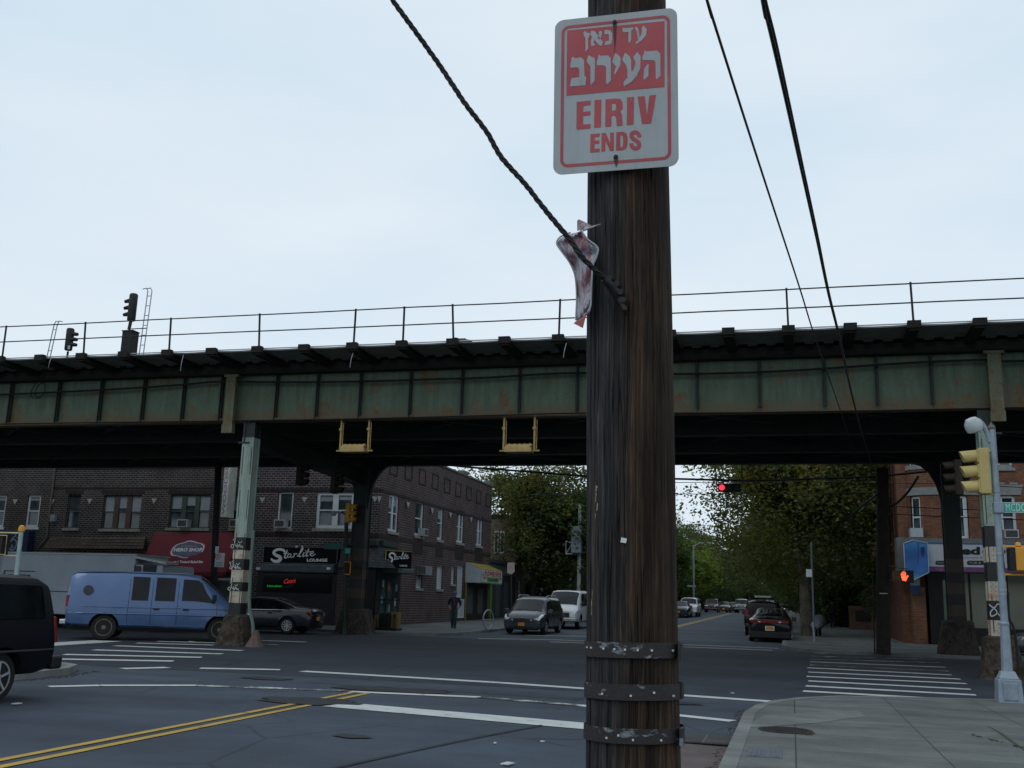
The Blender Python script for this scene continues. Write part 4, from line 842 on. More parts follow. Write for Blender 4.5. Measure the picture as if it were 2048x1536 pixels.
SW, SH = .48, .6465
SR = Matrix.Rotation(.0213, 3, 'Z') @ Matrix.Rotation(.0279, 3, 'X') @ Matrix.Rotation(-.0035, 3, 'Y'); SC = Vector((-.6076, 3.6, 3.5813))
def sgn(off): return lambda u, v: SC + SR @ Vector(((u - .5) * SW, -off, (v - .5) * SH))
# homography from the photographed corners to the unit plate
def homog(src):
    import numpy as np
    dst = [(0, 1), (1, 1), (1, 0), (0, 0)]; A = []
    for (x, y), (u, v) in zip(src, dst): A += [[x, y, 1, 0, 0, 0, -u * x, -u * y], [0, 0, 0, x, y, 1, -v * x, -v * y]]
    h = np.linalg.solve(np.array(A, float), np.array([k for d in dst for k in d], float))
    return lambda x, y: ((h[0] * x + h[1] * y + h[2]) / (h[6] * x + h[7] * y + 1), (h[3] * x + h[4] * y + h[5]) / (h[6] * x + h[7] * y + 1))
HM = homog([(128, 179), (1169, 61), (1185, 1415), (111, 1492)])
def rrect(m, r, n=7):
    rx, ry = r / SW, r / SH; mx_, my_ = m / SW, m / SH; o = []
    for cx, cy, a0 in ((1 - mx_ - rx, 1 - my_ - ry, 0), (mx_ + rx, 1 - my_ - ry, 90), (mx_ + rx, my_ + ry, 180), (1 - mx_ - rx, my_ + ry, 270)):
        for k in range(n + 1): a = RAD(a0 + 90 * k / n); o.append((cx + rx * math.cos(a), cy + ry * math.sin(a)))
    return o
ms, t, b = base('sign_face_white', .42, 0, .4); v = objvec(t); f = noise(t, v, 4, 5, .6); f2 = noise(t, objvec(t, (60, 60, 5)), 1, 4, .7)
col = ramp(t, f, [(.3, (.27, .30, .315)), (.7, (.34, .375, .39))]); t.links.new(mixc(t, 1., col, ramp(t, f2, [(.25, .85), (.5, 1.)]), 'MULTIPLY'), b.inputs['Base Color']); M_FACE = ms
mr_, t, b = base('sign_face_red', .42, 0, .4); v = objvec(t); f = noise(t, v, 5, 5, .6); f2 = noise(t, v, 70, 4, .8); fs = noise(t, objvec(t, (90, 90, 9)), 1, 3, .6)
col = ramp(t, f, [(.3, (.29, .036, .048)), (.7, (.39, .058, .07))]); col = mixc(t, ramp(t, fs, [(.70, 0.), (.76, .7)]), col, (.36, .30, .32)); t.links.new(mixc(t, ramp(t, f2, [(.68, 0.), (.75, .5)]), col, (.4, .36, .37)), b.inputs['Base Color']); M_RD = mr_
sg = thing('eruv_sign', 'white and red Hebrew and English sign reading EIRIV ENDS nailed high on the wooden pole', 'sign', SC)
mb = MB(); P = rrect(0, .036); F = sgn(0); B_ = sgn(-.003); n = len(P)
mb.add([F(*p) for p in P] + [B_(*p) for p in P], [list(range(n))] + [[n + i for i in range(n)][::-1]] + [(i, (i + 1) % n, n + (i + 1) % n, n + i) for i in range(n)]); mb.build('plate', M_FACE, sg)
mb = MB(); o1, o2 = rrect(.0275, .030), rrect(.0392, .020); G1 = sgn(.0012); mb.add([G1(*p) for p in o1 + o2], [(i, (i + 1) % n, n + (i + 1) % n, n + i) for i in range(n)]); mb.build('border', M_RD, sg, fix=False)
mb = MB(); Gr = lambda x, y: sgn(.0012)(*HM(x, y)); Gw = lambda x, y: sgn(.0024)(*HM(x, y))
mb.poly([[(232, 262), (1062, 180), (1062, 741), (225, 816)]], Gr); mb.build('red_panel', M_RD, sg, fix=False)
HEB = [[(370, 283), (385, 265), (395, 282), (422, 285), (425, 300), (410, 335), (410, 420), (388, 445), (388, 330), (374, 305)],
 [(437, 265), (470, 272), (537, 360), (527, 397), (500, 385), (430, 300)], [(513, 262), (530, 277), (524, 312), (508, 345), (488, 325), (503, 300), (500, 280)], [(444, 318), (468, 340), (455, 362), (470, 388), (437, 397), (434, 350)],
 [(550, 266), (558, 257), (600, 262), (617, 287), (616, 350), (605, 380), (550, 388), (560, 355), (588, 350), (588, 300), (578, 292), (549, 296)],
 [(700, 252), (715, 236), (725, 243), (797, 236), (790, 258), (778, 263), (778, 345), (762, 370), (753, 360), (755, 275), (712, 279)],
 [(808, 240), (822, 229), (838, 247), (848, 300), (846, 322), (862, 303), (870, 268), (866, 245), (884, 220), (912, 252), (905, 300), (870, 345), (818, 382), (815, 362), (838, 344), (828, 300), (824, 268)],
 [(272, 490), (288, 488), (296, 500), (350, 492), (375, 512), (380, 655), (395, 656), (388, 730), (255, 740), (268, 670), (335, 660), (335, 592), (318, 577), (259, 581), (258, 565)],
 [(397, 525), (413, 474), (465, 497), (469, 520), (466, 690), (435, 728), (430, 715), (430, 570)],
 [(483, 540), (500, 465), (514, 479), (580, 476), (604, 497), (605, 690), (575, 720), (563, 712), (565, 578), (548, 560), (486, 560)],
 [(615, 530), (640, 455), (657, 462), (688, 492), (685, 560), (640, 638), (630, 628), (648, 570)],
 [(725, 450), (768, 485), (777, 520), (779, 612), (792, 608), (815, 545), (812, 525), (795, 490), (830, 445), (858, 482), (855, 585), (825, 650), (780, 700), (715, 740), (712, 702), (745, 665), (746, 600), (735, 560), (700, 512)],
 [(872, 497), (893, 430), (906, 441), (1000, 433), (1026, 460), (1028, 650), (995, 680), (988, 665), (985, 530), (970, 516), (876, 515)], [(888, 590), (920, 545), (927, 552), (925, 650), (892, 685), (882, 668)]]
mb = MB()
for g in HEB: mb.poly([g], Gw)
mb.build('hebrew_lettering', M_FACE, sg, fix=False)
def sstroke(): 
    P = sm([(848, 1172, 0), (843, 1150, 0), (825, 1132, 0), (802, 1130, 0), (783, 1143, 0), (782, 1168, 0), (800, 1188, 0), (825, 1205, 0), (843, 1225, 0), (843, 1250, 0), (826, 1266, 0), (800, 1264, 0), (783, 1248, 0), (779, 1224, 0)], 4)
    return [(p.x, p.y) for p in P]
ENG = [[[(313, 870), (432, 858), (430, 895), (370, 902), (368, 955), (430, 948), (430, 982), (368, 988), (367, 1063), (430, 1058), (430, 1095), (310, 1105)]], [[(465, 855), (523, 850), (520, 1085), (460, 1090)]],
 [[(558, 848), (650, 840), (685, 845), (703, 870), (705, 925), (683, 953), (697, 975), (705, 1072), (655, 1076), (648, 1000), (635, 985), (610, 987), (608, 1078), (555, 1082)], [(612, 885), (636, 881), (648, 895), (648, 930), (635, 945), (612, 948)]],
 [[(742, 832), (800, 826), (798, 1062), (740, 1068)]], [[(832, 825), (893, 820), (912, 985), (932, 815), (990, 810), (948, 1053), (870, 1058)]],
 [[(430, 1145), (510, 1138), (507, 1165), (467, 1168), (466, 1200), (505, 1197), (505, 1223), (465, 1226), (464, 1271), (508, 1267), (508, 1296), (427, 1302)]],
 [[(525, 1136), (560, 1133), (598, 1225), (598, 1132), (630, 1130), (628, 1286), (598, 1288), (558, 1200), (555, 1290), (523, 1293)]],
 [[(650, 1128), (708, 1124), (735, 1138), (745, 1165), (744, 1245), (730, 1272), (705, 1281), (648, 1285)], [(684, 1155), (700, 1154), (709, 1170), (709, 1240), (700, 1254), (683, 1256)]]]
mb = MB()
for g in ENG: mb.poly(g, Gr)
mb.stroke(sstroke(), 34, Gr); mb.build('english_lettering', M_RD, sg, fix=False)
mb = MB()   # drips below the bolts
Gs = lambda x, y: sgn(.0036)(*HM(x, y))
mb.poly([[(620, 200), (655, 200), (650, 290), (643, 400), (636, 470), (634, 400), (626, 290)]], Gs); DRIP2 = MB(); DRIP2.poly([[(625, 1350), (668, 1350), (662, 1400), (650, 1432), (640, 1405)]], Gs)
ms2, t, b = base('rust_drip', .7); b.inputs['Base Color'].default_value = (.035, .03, .03, 1); b.inputs['Alpha'].default_value = .75; mb.build('rust_drip', ms2, sg, fix=False); DRIP2.build('rust_drip', ms2, sg, fix=False)
for x, y in ((637, 192), (647, 1340)):
    p = Gs(x, y); q = MB(); q.lathe([(.0035, -.004), (.0085, -.002), (.0085, .001)], p, 'Y', 12); q.build('bolt', M_IRON, sg)
# crumpled second sign
mc, t, b = base('crumpled_sign_face', .4, .1, .5); v = objvec(t, (5, 5, 1.6)); f = noise(t, v, 7, 6, .75); f2 = noise(t, objvec(t), 28, 4, .7)
col = mixc(t, ramp(t, f, [(.47, 0.), (.53, 1.)]), ramp(t, f2, [(.3, (.16, .04, .055)), (.7, (.24, .10, .12))]), ramp(t, f2, [(.3, (.18, .19, .24)), (.7, (.36, .38, .43))])); t.links.new(col, b.inputs['Base Color'])
M_CR = mc; M_CR2 = mat('sign_back_red', (.2, .045, .035), .5, 0, .3, 6)
cs = thing('bent_sign', 'crumpled scratched red and white metal sign twisted off the left side of the wooden pole', 'sign', PY(1145, 650, 3.7))
def C2(x, y, Y): return PY(1080 + x / 4.8, 400 + y / 4.8, Y)
rib = [((300, 322), (398, 300)), ((225, 350), (430, 345)), ((178, 388), (470, 395)), ((168, 435), (560, 468)), ((215, 505), (546, 550)), ((285, 600), (515, 625)), ((335, 710), (503, 760)), ((353, 830), (497, 880)), ((357, 980), (494, 1000)), ((352, 1090), (485, 1045)), ((350, 1160), (465, 1082))]
rib = [tuple(a) for a in zip([(p.x, p.y) for p in sm([(a[0][0], a[0][1], 0) for a in rib], 3)], [(p.x, p.y) for p in sm([(a[1][0], a[1][1], 0) for a in rib], 3)])]
mb = MB(); n = 6; k = 0
for i, (l, r) in enumerate(rib):
    for j in range(n + 1):
        f = j / n; x = l[0] + (r[0] - l[0]) * f; y = l[1] + (r[1] - l[1]) * f; mb.v.append(C2(x, y, 3.70 - .09 * f - .03 * math.sin(f * math.pi) + .012 * math.sin(i * .8 + j)))
for i in range(len(rib) - 1):
    for j in range(n): mb.f.append([i * (n + 1) + j, i * (n + 1) + j + 1, (i + 1) * (n + 1) + j + 1, (i + 1) * (n + 1) + j]); mb.m.append(0)
o = mb.build('folded_plate', M_CR, cs, smooth=True); md = o.modifiers.new('s', 'SOLIDIFY'); md.thickness = .003
mb = MB()
for e in (0, 1): mb.tube([C2(*p[e], 3.70 - .09 * e + .0) + Vector((0, -.012, 0)) for p in rib], .0035, 5)
mb.build('plate_rim', M_SIGW, cs, smooth=True)
mb = MB(); mb.prism([C2(350, 1160, 3.7), C2(465, 1082, 3.61), C2(440, 1120, 3.6), C2(412, 1230, 3.58), C2(325, 1186, 3.63)], (0, -.003, 0)); mb.build('bent_flap', M_CR2, cs)
mb = MB(); mb.prism([C2(358, 200, 3.68), C2(375, 187, 3.68), C2(495, 245, 3.64), C2(440, 285, 3.64), C2(358, 295, 3.68)], (0, -.003, 0)); mb.prism([C2(395, 305, 3.66), C2(470, 262, 3.62), C2(585, 228, 3.53), C2(582, 236, 3.53), C2(490, 275, 3.6), C2(430, 298, 3.63)], (0, -.003, 0)); mb.build('torn_corner', M_CR, cs)
# thick twisted wire to the pole
pts = [PY(px, py, Y) for px, py, Y in ((600, -330, 3.1), (700, -125, 3.2), (785, 0, 3.28), (830, 62, 3.32), (880, 132, 3.36), (930, 207, 3.39), (972, 262, 3.42), (1003, 315, 3.44), (1050, 368, 3.46), (1092, 422, 3.48), (1140, 480, 3.50), (1162, 512, 3.51), (1190, 540, 3.53), (1215, 563, 3.56), (1240, 600, 3.60))]
pts = [pts[0] + Vector((-2.2, -1, 5)), pts[0] + Vector((-.8, -.3, 1.6))] + pts
P = sm(pts, 14); mb = MB(); L_ = 0.
hs = [[], [], []]
for i, p in enumerate(P):
    if i: L_ += (p - P[i - 1]).length
    tdir = (P[min(i + 1, len(P) - 1)] - P[max(i - 1, 0)]).normalized(); a = tdir.cross(Vector((0, 1, 0))).normalized(); b2_ = a.cross(tdir)
    for s in range(3): q = L_ * 70 + s * 2.094; hs[s].append(p + (a * math.cos(q) + b2_ * math.sin(q)) * .0048)
for s in range(3): mb.tube(hs[s], .0062, 6)
for i in range(300): pass
tag(mb.build('guy_wire', M_CABLE, smooth=True), 'thick twisted black wire running from the pole up out of the frame to the left', 'cable')
cl = thing('wire_clamp', 'rusty black iron clamp holding the twisted wire on the wooden pole', 'clamp', PY(1240, 600, 3.6))
mb = MB(); mb.tube([PY(1208, 558, 3.55), PY(1225, 575, 3.57), PY(1246, 612, 3.60)], [.013, .019, .012], 10); mb.build('clamp_body', M_BLACK, cl, smooth=True)
for px, py in ((1222, 560), (1236, 572), (1243, 588), (1248, 604)): mb = MB(); p = PY(px, py, 3.59); mb.lathe([(.012, -.03), (.012, .02)], p, 'Y', 6); mb.build('nut', M_BLACK, cl)
mb = MB(); mb.tube([PY(1238, 598, 3.58), PY(1250, 618, 3.56), PY(1252, 628, 3.62)], .008, 6); mb.build('hook', mat('rust_hook', (.03, .022, .015), .8), cl)

# ============================================================ OVERHEAD CABLES
def wire(name, px, Y0, Y1, r, label, ext=None, k=6):
    L_ = [0]
    for a, b in zip(px[:-1], px[1:]): L_.append(L_[-1] + math.hypot(b[0] - a[0], b[1] - a[1]))
    pts = [PY(p[0], p[1], 1 / (1 / Y0 + (1 / Y1 - 1 / Y0) * l / L_[-1])) for p, l in zip(px, L_)]
    if ext: pts = [pts[0] + (pts[0] - pts[1]).normalized() * ext] + pts
    mb = MB(); mb.tube(sm(pts, k), r, 6); return tag(mb.build(name, M_CABLE, smooth=True), label, 'cable')
wire('overhead_cable', [(1516, -60), (1527, 0), (1546, 80), (1570, 185), (1602, 330), (1635, 480), (1658, 590), (1680, 680), (1704, 790), (1728, 880), (1752, 955)], 6.0, 43.4, .019, 'thick black cable sweeping down from the top of the frame to the dark pole', 6)
wire('overhead_cable', [(1520, -60), (1531, 0), (1551, 80), (1574, 185), (1605, 330), (1637, 480), (1658, 590)], 6.0, 12, .010, 'thin companion strand lashed along the thick overhead cable', 6)
wire('overhead_cable', [(1400, -50), (1414, 0), (1448, 108), (1498, 265), (1550, 425), (1600, 578), (1630, 675), (1665, 775), (1692, 855), (1716, 925)], 6.5, 38, .011, 'thin black cable left of the thick one crossing the railing and girder', 6)
def span(px, Y, r, label, Y1=None):
    n = len(px); pts = [PY(p[0], p[1], Y + ((Y1 or Y) - Y) * i / (n - 1)) for i, p in enumerate(px)]; mb = MB(); mb.tube(sm(pts, 6), r, 5); return tag(mb.build('span_wire', M_CABLE, smooth=True), label, 'cable')
span([(820, 915), (905, 931), (1000, 939), (1172, 952), (1260, 956), (1360, 958), (1500, 961), (1640, 957), (1760, 952), (1875, 941)], 43.3, .045, 'heavy black span wire strung beneath the far side of the railway')
span([(1010, 963), (1172, 963), (1360, 965), (1560, 963), (1765, 966), (1900, 968), (2100, 978)], 47, .016, 'thin wire just below the heavy span wire', 45)
span([(1000, 990), (1172, 989), (1400, 988), (1600, 987), (1760, 985)], 47, .016, 'thin wire crossing the street under the red signal', 44)
span([(1772, 1012), (1880, 1017), (1990, 1021), (2100, 1026)], 44, .018, 'upper of two thin wires in front of the red brick bow window')
span([(1772, 1027), (1880, 1033), (1990, 1037), (2100, 1043)], 44, .018, 'lower of two thin wires in front of the red brick bow window')
span([(1632, 1080), (1680, 1048), (1715, 1020), (1758, 985)], 58, .05, 'dark sagging service cable from the dark pole into the trees', 43.6)
span([(1768, 1010), (1790, 1008), (1815, 985), (1837, 952)], 43.5, .05, 'thick looped cable curving off the right side of the dark pole')
span([(500, 875), (560, 885), (640, 900), (720, 912), (800, 918)], 33, .04, 'thick dark conduit slung under the girders behind the left column', 40)
span([(920, 928), (985, 940), (1060, 930), (1172, 945)], 70, .02, 'thin sagging wire in front of the trees beside the brick parapet')
span([(1350, 1106), (1400, 1097), (1440, 1090), (1520, 1075)], 75, .02, 'thin drooping wire across the distant treetops on the street')
# ============================================================ RAILWAY SIGNALS
def ladder(root, xa, xb, y, z0, z1, rungs, lean=0., hook=None):
    q = MB()
    for x in (xa, xb): q.tube([(x - lean, y, z0), (x, y, z1)] + ([(x + hook * .3, y, z1 + .12), (x + hook, y, z1 + .1)] if hook else []), .02, 5)
    for k in range(rungs): f = (k + .5) / rungs; z = z0 + (z1 - z0) * f; q.tube([(xa - lean * (1 - f), y, z), (xb - lean * (1 - f), y, z)], .015, 5)
    q.build('ladder', M_STEEL, root)
def rsig(root, x, y, z0, h, face, r=.15):
    q = MB(); q.lathe([(r * .8, z0 - .04), (r, z0), (r * 1.02, z0 + h), (r * .8, z0 + h + .05)], (x, y, 0), n=14); hd = q.build('signal_head', M_IRON, root, smooth=True)
    for k in range(3):
        z = z0 + h * (.25 + .27 * k); q = MB(); q.tube([(x + face * r * .8, y, z), (x + face * (r + .19), y, z - .03)], [.085, .06], 10); q.build('visor', M_BLACK, hd)
rs = thing('railway_signal', 'tall black railway signal on a metal cabinet with a thin ladder beside it', 'railway signal', (-22.8, 31, 9.28))
a = PY(262, 643, 31); rsig(rs, a.x, 31, a.z + .06, .93, -1, .15)
q = MB(); q.tube([(a.x - .05, 31, a.z - .3), (a.x, 31, a.z + .1)], .06, 8); q.build('post', M_IRON, rs)
b_ = PY(257, 710, 31); q = MB(); q.b2((b_.x - .22, 30.8, 9.3), (b_.x + .21, 31.2, b_.z + .84)); q.b2((b_.x - .25, 30.78, b_.z + .84), (b_.x + .24, 31.22, b_.z + .88)); q.build('cabinet', mat('cabinet_black', (.010, .012, .013), .7), rs, bev=.03)
c_ = PY(288, 705, 31); ladder(rs, c_.x - .11, c_.x + .06, 31, 9.3, PY(288, 583, 31).z, 8, .1, -.22)
q = MB(); q.tube([(c_.x, 31, PY(280, 657, 31).z), (b_.x, 31, PY(280, 657, 31).z)], .02, 5); q.build('bracket', M_IRON, rs)
rs = thing('railway_signal', 'short black railway signal with lamps facing right at the far left of the track', 'railway signal', (-25.4, 31, 9.28))
a = PY(136, 703, 31); rsig(rs, a.x, 31, a.z + .08, .74, 1, .14); q = MB(); q.tube([(a.x - .02, 31, 9.3), (a.x, 31, a.z)], .04, 8); q.build('post', M_IRON, rs)
ladder(rs, a.x - .24, a.x - .10, 30.4, 9.0, PY(120, 658, 31).z, 5, .22, .2)
q = MB(); a = PY(136, 695, 30.84); q.b2((a.x, 30.82, a.z - .07), (a.x + .09, 30.84, a.z + .07)); q.build('number_tag', M_SIGW, rs)
rs = thing('railway_signal', 'little dwarf signal lamp with a hoop guard just above the walkway edge', 'railway signal', (-9.2, 30, 9.28))
a = PY(925, 684, 29.5); q = MB(); q.b2((a.x - .12, 29.4, a.z - .3), (a.x + .12, 29.6, a.z + .1)); q.build('lamp_housing', mat('dwarf_lamp', (.10, .075, .045), .7), rs, bev=.02); q = MB(); q.tube([(a.x + .1, 29.5, a.z + .02), (a.x + .3, 29.5, a.z)], [.07, .05], 8); q.build('visor', M_IRON, rs)
q = MB(); q.tube(sm([(a.x - .38, 29.5, a.z - .3), (a.x - .37, 29.5, a.z + .08), (a.x - .25, 29.5, a.z + .14), (a.x - .1, 29.5, a.z + .1)], 4), .018, 6); q.build('hoop_guard', M_IRON, rs)
# amber lamp racks under the girder
M_AMB = mat('amber_paint', (.38, .27, .11), .6, 0, .2, 6)
for i, (x0, x1) in enumerate(((680, 738), (1007, 1071))):
    a = PY(x0, 900, 29.9); b = PY(x1, 900, 29.9); z0 = a.z; g = thing('hanging_lamp_rack', ('pale yellow hanging rack under the girder, the one nearer the left column', 'pale yellow hanging rack under the girder, the one nearer the wooden pole')[i], 'lamp rack', ((a.x + b.x) / 2, 29.9, z0), group='yellow racks hanging from the railway')
    for x in (a.x, b.x - .04):
        q = MB(); q.tube([(x, 29.9, z0), (x, 29.9, 7.2)], .035, 7); q.tube([(x + .07, 29.9, z0 + .02), (x + .07, 29.9, 7.05)], .012, 5); q.box((x, 29.9, z0 + .66), (.1, .12, .08)); q.tube([(x - .12, 29.9, z0 - .03), (x + .16, 29.9, z0 - .03)], .03, 6); q.build('hanger', M_AMB, g)
    q = MB(); q.b2((a.x + .07, 29.72, z0 - .08), (b.x - .1, 30.1, z0 + .05)); q.prism([(a.x + .07, 29.72, z0 + .05), (a.x + .14, 29.78, z0 + .16), (a.x + .14, 30.0, z0 + .16), (a.x + .07, 30.1, z0 + .05)], (b.x - a.x - .22, 0, 0))
    q.build('lamp_tray', M_AMB, g)
    q = MB()
    for k in range(5): q.lathe([(.03, 0), (.02, .05)], (a.x + .2 + k * .16, 29.85, z0 + .14), n=6)
    q.build('lamp_caps', M_AMB, g)
# ============================================================ TRAFFIC SIGNALS AND STREET FURNITURE
M_SY = mat('signal_yellow_pale', (.42, .33, .13), .5, 0, .12, 3); M_SO = mat('signal_yellow', (.55, .27, .03), .5, 0, .12, 3); M_SD = mat('signal_brown', (.018, .012, .008), .7)
M_LENSR = mat('lens_dark_red', (.06, .01, .01), .3); M_LENS = mat('lens_dark', (.02, .025, .02), .3)
def sighead(parent, c, ang, mt, h=.98, s=1., lit=None, name='signal_head'):
    """three-section head; ang = horizontal direction the lamps face"""
    c = Vector(c); R = Matrix.Rotation(ang, 3, 'Z'); q = MB(); q.box(c, (.18 * s, .30 * s, h), R); 
    for k in (-1, 0, 1): q.box(c + R @ Vector((.10 * s, 0, k * h / 3)), (.03, .28 * s, h / 3 - .03), R)
    hd = q.build(name, mt, parent, bev=.02)
    for k in (1, 0, -1):
        z = k * h / 3; q = MB(); n = 14; vs = []
        for e, rr_ in ((.1, .125), (.36, .115)):
            for r_ in (rr_, rr_ - .008):
                for j in range(n + 1):
                    a = RAD(-50) + RAD(280) * j / n; dz = -.0 if e < .2 else -.02; x = e + (.05 * math.sin(a) if e > .2 else 0)
                    vs.append(c + R @ Vector((x * s, r_ * math.cos(a) * s, z + (r_ * math.sin(a)) * s + dz)))
        m = n + 1; q.add(vs, [(j, j + 1, 2 * m + j + 1, 2 * m + j) for j in range(n)] + [(m + j, m + j + 1, 3 * m + j + 1, 3 * m + j) for j in range(n)] + [(2 * m + j, 2 * m + j + 1, 3 * m + j + 1, 3 * m + j) for j in range(n)]); q.build('visor', mt, hd)
        q = MB(); q.lathe([(.10 * s, .0), (.07 * s, .02)], (0, 0, 0), 'X', 14); q.v = [c + R @ (v + Vector((.115 * s, 0, z))) for v in q.v]
        q.build('lens', lit if (lit and k == 1) else (M_LENSR if k == 1 else M_LENS), hd)
    return hd
a = PY(600, 950, 36); g = thing('traffic_signal', 'dark traffic signal hanging under the railway, left of the two', 'traffic signal', a, group='dark signals hanging under the railway'); sighead(g, a, RAD(-5), M_SD, .8)
q = MB(); q.tube([(a.x, 36, a.z + .38), (a.x, 36, 7.9)], .03, 6); q.build('hanger', M_IRON, g)
a = PY(669, 965, 36); g = thing('traffic_signal', 'dark traffic signal hanging under the railway, right of the two', 'traffic signal', a, group='dark signals hanging under the railway'); sighead(g, a, RAD(-5), M_SD, .85)
q = MB(); q.tube([(a.x, 36, a.z + .38), (a.x, 36, 7.9)], .03, 6); q.build('hanger', M_IRON, g)
# far-left corner pole beside the back column
g0 = GG(689, 1264, .12); X0 = g0.x; Y0 = 41.3
def at(px, py, Y=Y0): return PY(px, py, Y)
X0 = at(689, 1264).x
g = thing('signal_pole', 'dark pole with yellow signal and white lamp standing left of the back column', 'signal pole', (X0, Y0, 0))
q = MB(); q.tube([(X0, Y0, 0), (at(693, 1035).x, Y0, at(693, 1035).z)], .085, 10); q.lathe([(.22, 0), (.2, .3), (.12, .5)], (X0, Y0, .0), n=8); q.build('pole', M_COLDK, g)
sighead(g, at(697, 1026), RAD(0), M_SO, .82, .95)
pa = [at(694, 1045), at(692, 1034), at(688, 1027), at(680, 1024)]; q = MB(); q.tube(sm(pa, 4), .03, 6); q.build('lamp_arm', M_COLDK, g)
def cobra(parent, c, dirv, s=1., mt=None):
    c = Vector(c); d = Vector(dirv).normalized(); sd_ = d.cross(Vector((0, 0, 1))).normalized(); q = MB(); n = 12; prof = [(.0, .05, .05), (.1, .08, .07), (.3, .14, .1), (.5, .15, .1), (.6, .09, .06), (.63, .02, .02)]; vs = []
    for x, wy, wz in prof:
        for j in range(n): a = 2 * math.pi * j / n; vs.append(c + (d * x + sd_ * wy * math.cos(a) + Vector((0, 0, wz * math.sin(a) * (1 if math.sin(a) > 0 else .5)))) * s)
    q.add(vs, [(i * n + j, i * n + (j + 1) % n, (i + 1) * n + (j + 1) % n, (i + 1) * n + j) for i in range(5) for j in range(n)] + [list(range(n)), [5 * n + j for j in range(n)]]); hd = q.build('lamp_head', mt or mat('lamp_head_cream', (.36, .4, .42), .4), parent, smooth=True)
    q = MB(); q.lathe([(.12 * s, .0), (.11 * s, -.08 * s), (.06 * s, -.13 * s)], c + d * .4 * s + Vector((0, 0, -.04 * s)), n=14); q.build('lamp_bowl', mat('lamp_bowl', (.3, .33, .34), .25), hd, smooth=True)
cobra(g, at(683, 1025), (-1, -.1, -.05), .85)
a = at(698, 1136, Y0 - .2); q = MB(); q.b2((a.x - .16, Y0 - .3, a.z - .25), (a.x + .1, Y0 - .1, a.z + .25)); pd = q.build('pedestrian_signal', M_SD, g)
q = MB(); 
for (x0, z0, x1, z1) in ((-.16, .25, .12, .25), (-.16, -.27, .1, -.27), (.11, -.27, .11, .25)): q.tube([(a.x + x0, Y0 - .32, a.z + z0), (a.x + x1, Y0 - .32, a.z + z1)], .018, 5)
q.build('signal_frame', M_SO, pd)
M_GRN = mat('street_sign_green', (.01, .09, .075), .5, 0, .1); M_GRN2 = mat('street_sign_green_light', (.03, .32, .26), .5, 0, .08)
a = at(648, 1098); b = at(685, 1087); q = MB(); q.b2((a.x, Y0 - .02, a.z), (b.x, Y0, b.z)); q.build('street_name_sign', M_GRN, g)
a = at(692, 1107); b = at(703, 1097); q = MB(); q.b2((a.x, Y0 - .12, a.z), (b.x, Y0 - .1, b.z)); q.build('street_name_sign', M_GRN2, g)
# right foreground signal pole
g0 = GG(2017, 1404, .12); X0, Y0 = g0.x, g0.y; D = Y0
g = thing('signal_pole', 'silver signal pole with pale yellow signal, street lamp and square base at the right corner', 'signal pole', (X0, Y0, .12))
M_SILV = mat('pole_silver_paint', (.22, .27, .32), .45, .2, .22, 4)
def at(px, py, Y=D): return PY(px, py, Y)
tp = at(1983, 858); q = MB(); jt = at(2009, 1245); q.tube([jt, tp], [.068, .052], 14); q.build('pole', M_SILV, g, smooth=True)
q = MB(); q.lathe([(.07, 0), (.075, .03), (.02, .1), (.015, .13)], tp, n=12); q.build('finial', mat('finial_rust', (.12, .10, .08), .6), g, smooth=True)
q = MB(); q.tube([at(2015, 1350), at(2009, 1246)], [.1, .078], 8); q.lathe([(.085, 0), (.09, .03), (.07, .06)], at(2009, 1250), n=12); q.build('lower_sleeve', M_SILV, g)
q = MB(); bx_, by = at(2017, 1380).x, Y0
for (w0, w1, z0, z1) in ((.42, .38, .10, .52), (.34, .22, .52, .66)):
    vs = [Vector((bx_ + sx_ * w_ / 2, by + sy_ * w_ / 2, z)) for z, w_ in ((z0, w0), (z1, w1)) for sx_, sy_ in ((-1, -1), (1, -1), (1, 1), (-1, 1))]; q.add(vs, [(0, 1, 5, 4), (1, 2, 6, 5), (2, 3, 7, 6), (3, 0, 4, 7), (4, 5, 6, 7), (3, 2, 1, 0)])
bs = q.build('base', M_SILV, g, bev=.015); q = MB(); q.b2((bx_ - .12, by - .225, .16), (bx_ + .12, by - .2, .46)); q.build('access_door', M_SILV, bs, bev=.01)
for z in (at(2000, 1107).z, at(2003, 1180).z, at(2003, 1188).z, 3.9): 
    f = (z - jt.z) / (tp.z - jt.z); c = jt.lerp(tp, f); q = MB(); q.lathe([(.071, -.012), (.071, .012)], c, n=14); q.build('clamp_band', M_STEEL, g)
sighead(g, at(1967, 943), RAD(180), M_SY, .86, 1.)
for (p0, p1) in (((1968, 901), (1985, 904)), ((1976, 986), (1993, 991))):
    q = MB(); q.tube([at(*p0), at(*p1)], .028, 8); q.lathe([(.045, -.04), (.045, .04)], at(*p0), n=10); q.build('signal_bracket', M_SY, g)
q = MB(); q.tube(sm([at(1980, 885), at(1975, 868), at(1966, 850), at(1957, 841), at(1950, 840)], 5), [.045] * 21, 8); q.build('lamp_arm', M_SILV, g, smooth=True)
a = at(1947, 851); q = MB(); n = 18; q.lathe([(.02, .16), (.1, .14), (.155, .06), (.165, -.03), (.15, -.10), (.06, -.14)], (0, 0, 0), n=n); R = Matrix.Rotation(RAD(-22), 3, 'Y') @ Matrix.Rotation(RAD(18), 3, 'X'); q.v = [a + R @ v for v in q.v]; q.build('lamp_head', mat('lamp_head_cream', (.36, .4, .42), .4), g, smooth=True)
q = MB(); q.b2((at(2007, 1026).x, Y0 - .05, at(2007, 1026).z), (at(2007, 1026).x + .95, Y0 - .03, at(2007, 1005).z)); sn_ = q.build('street_name_sign', M_GRN2, g)
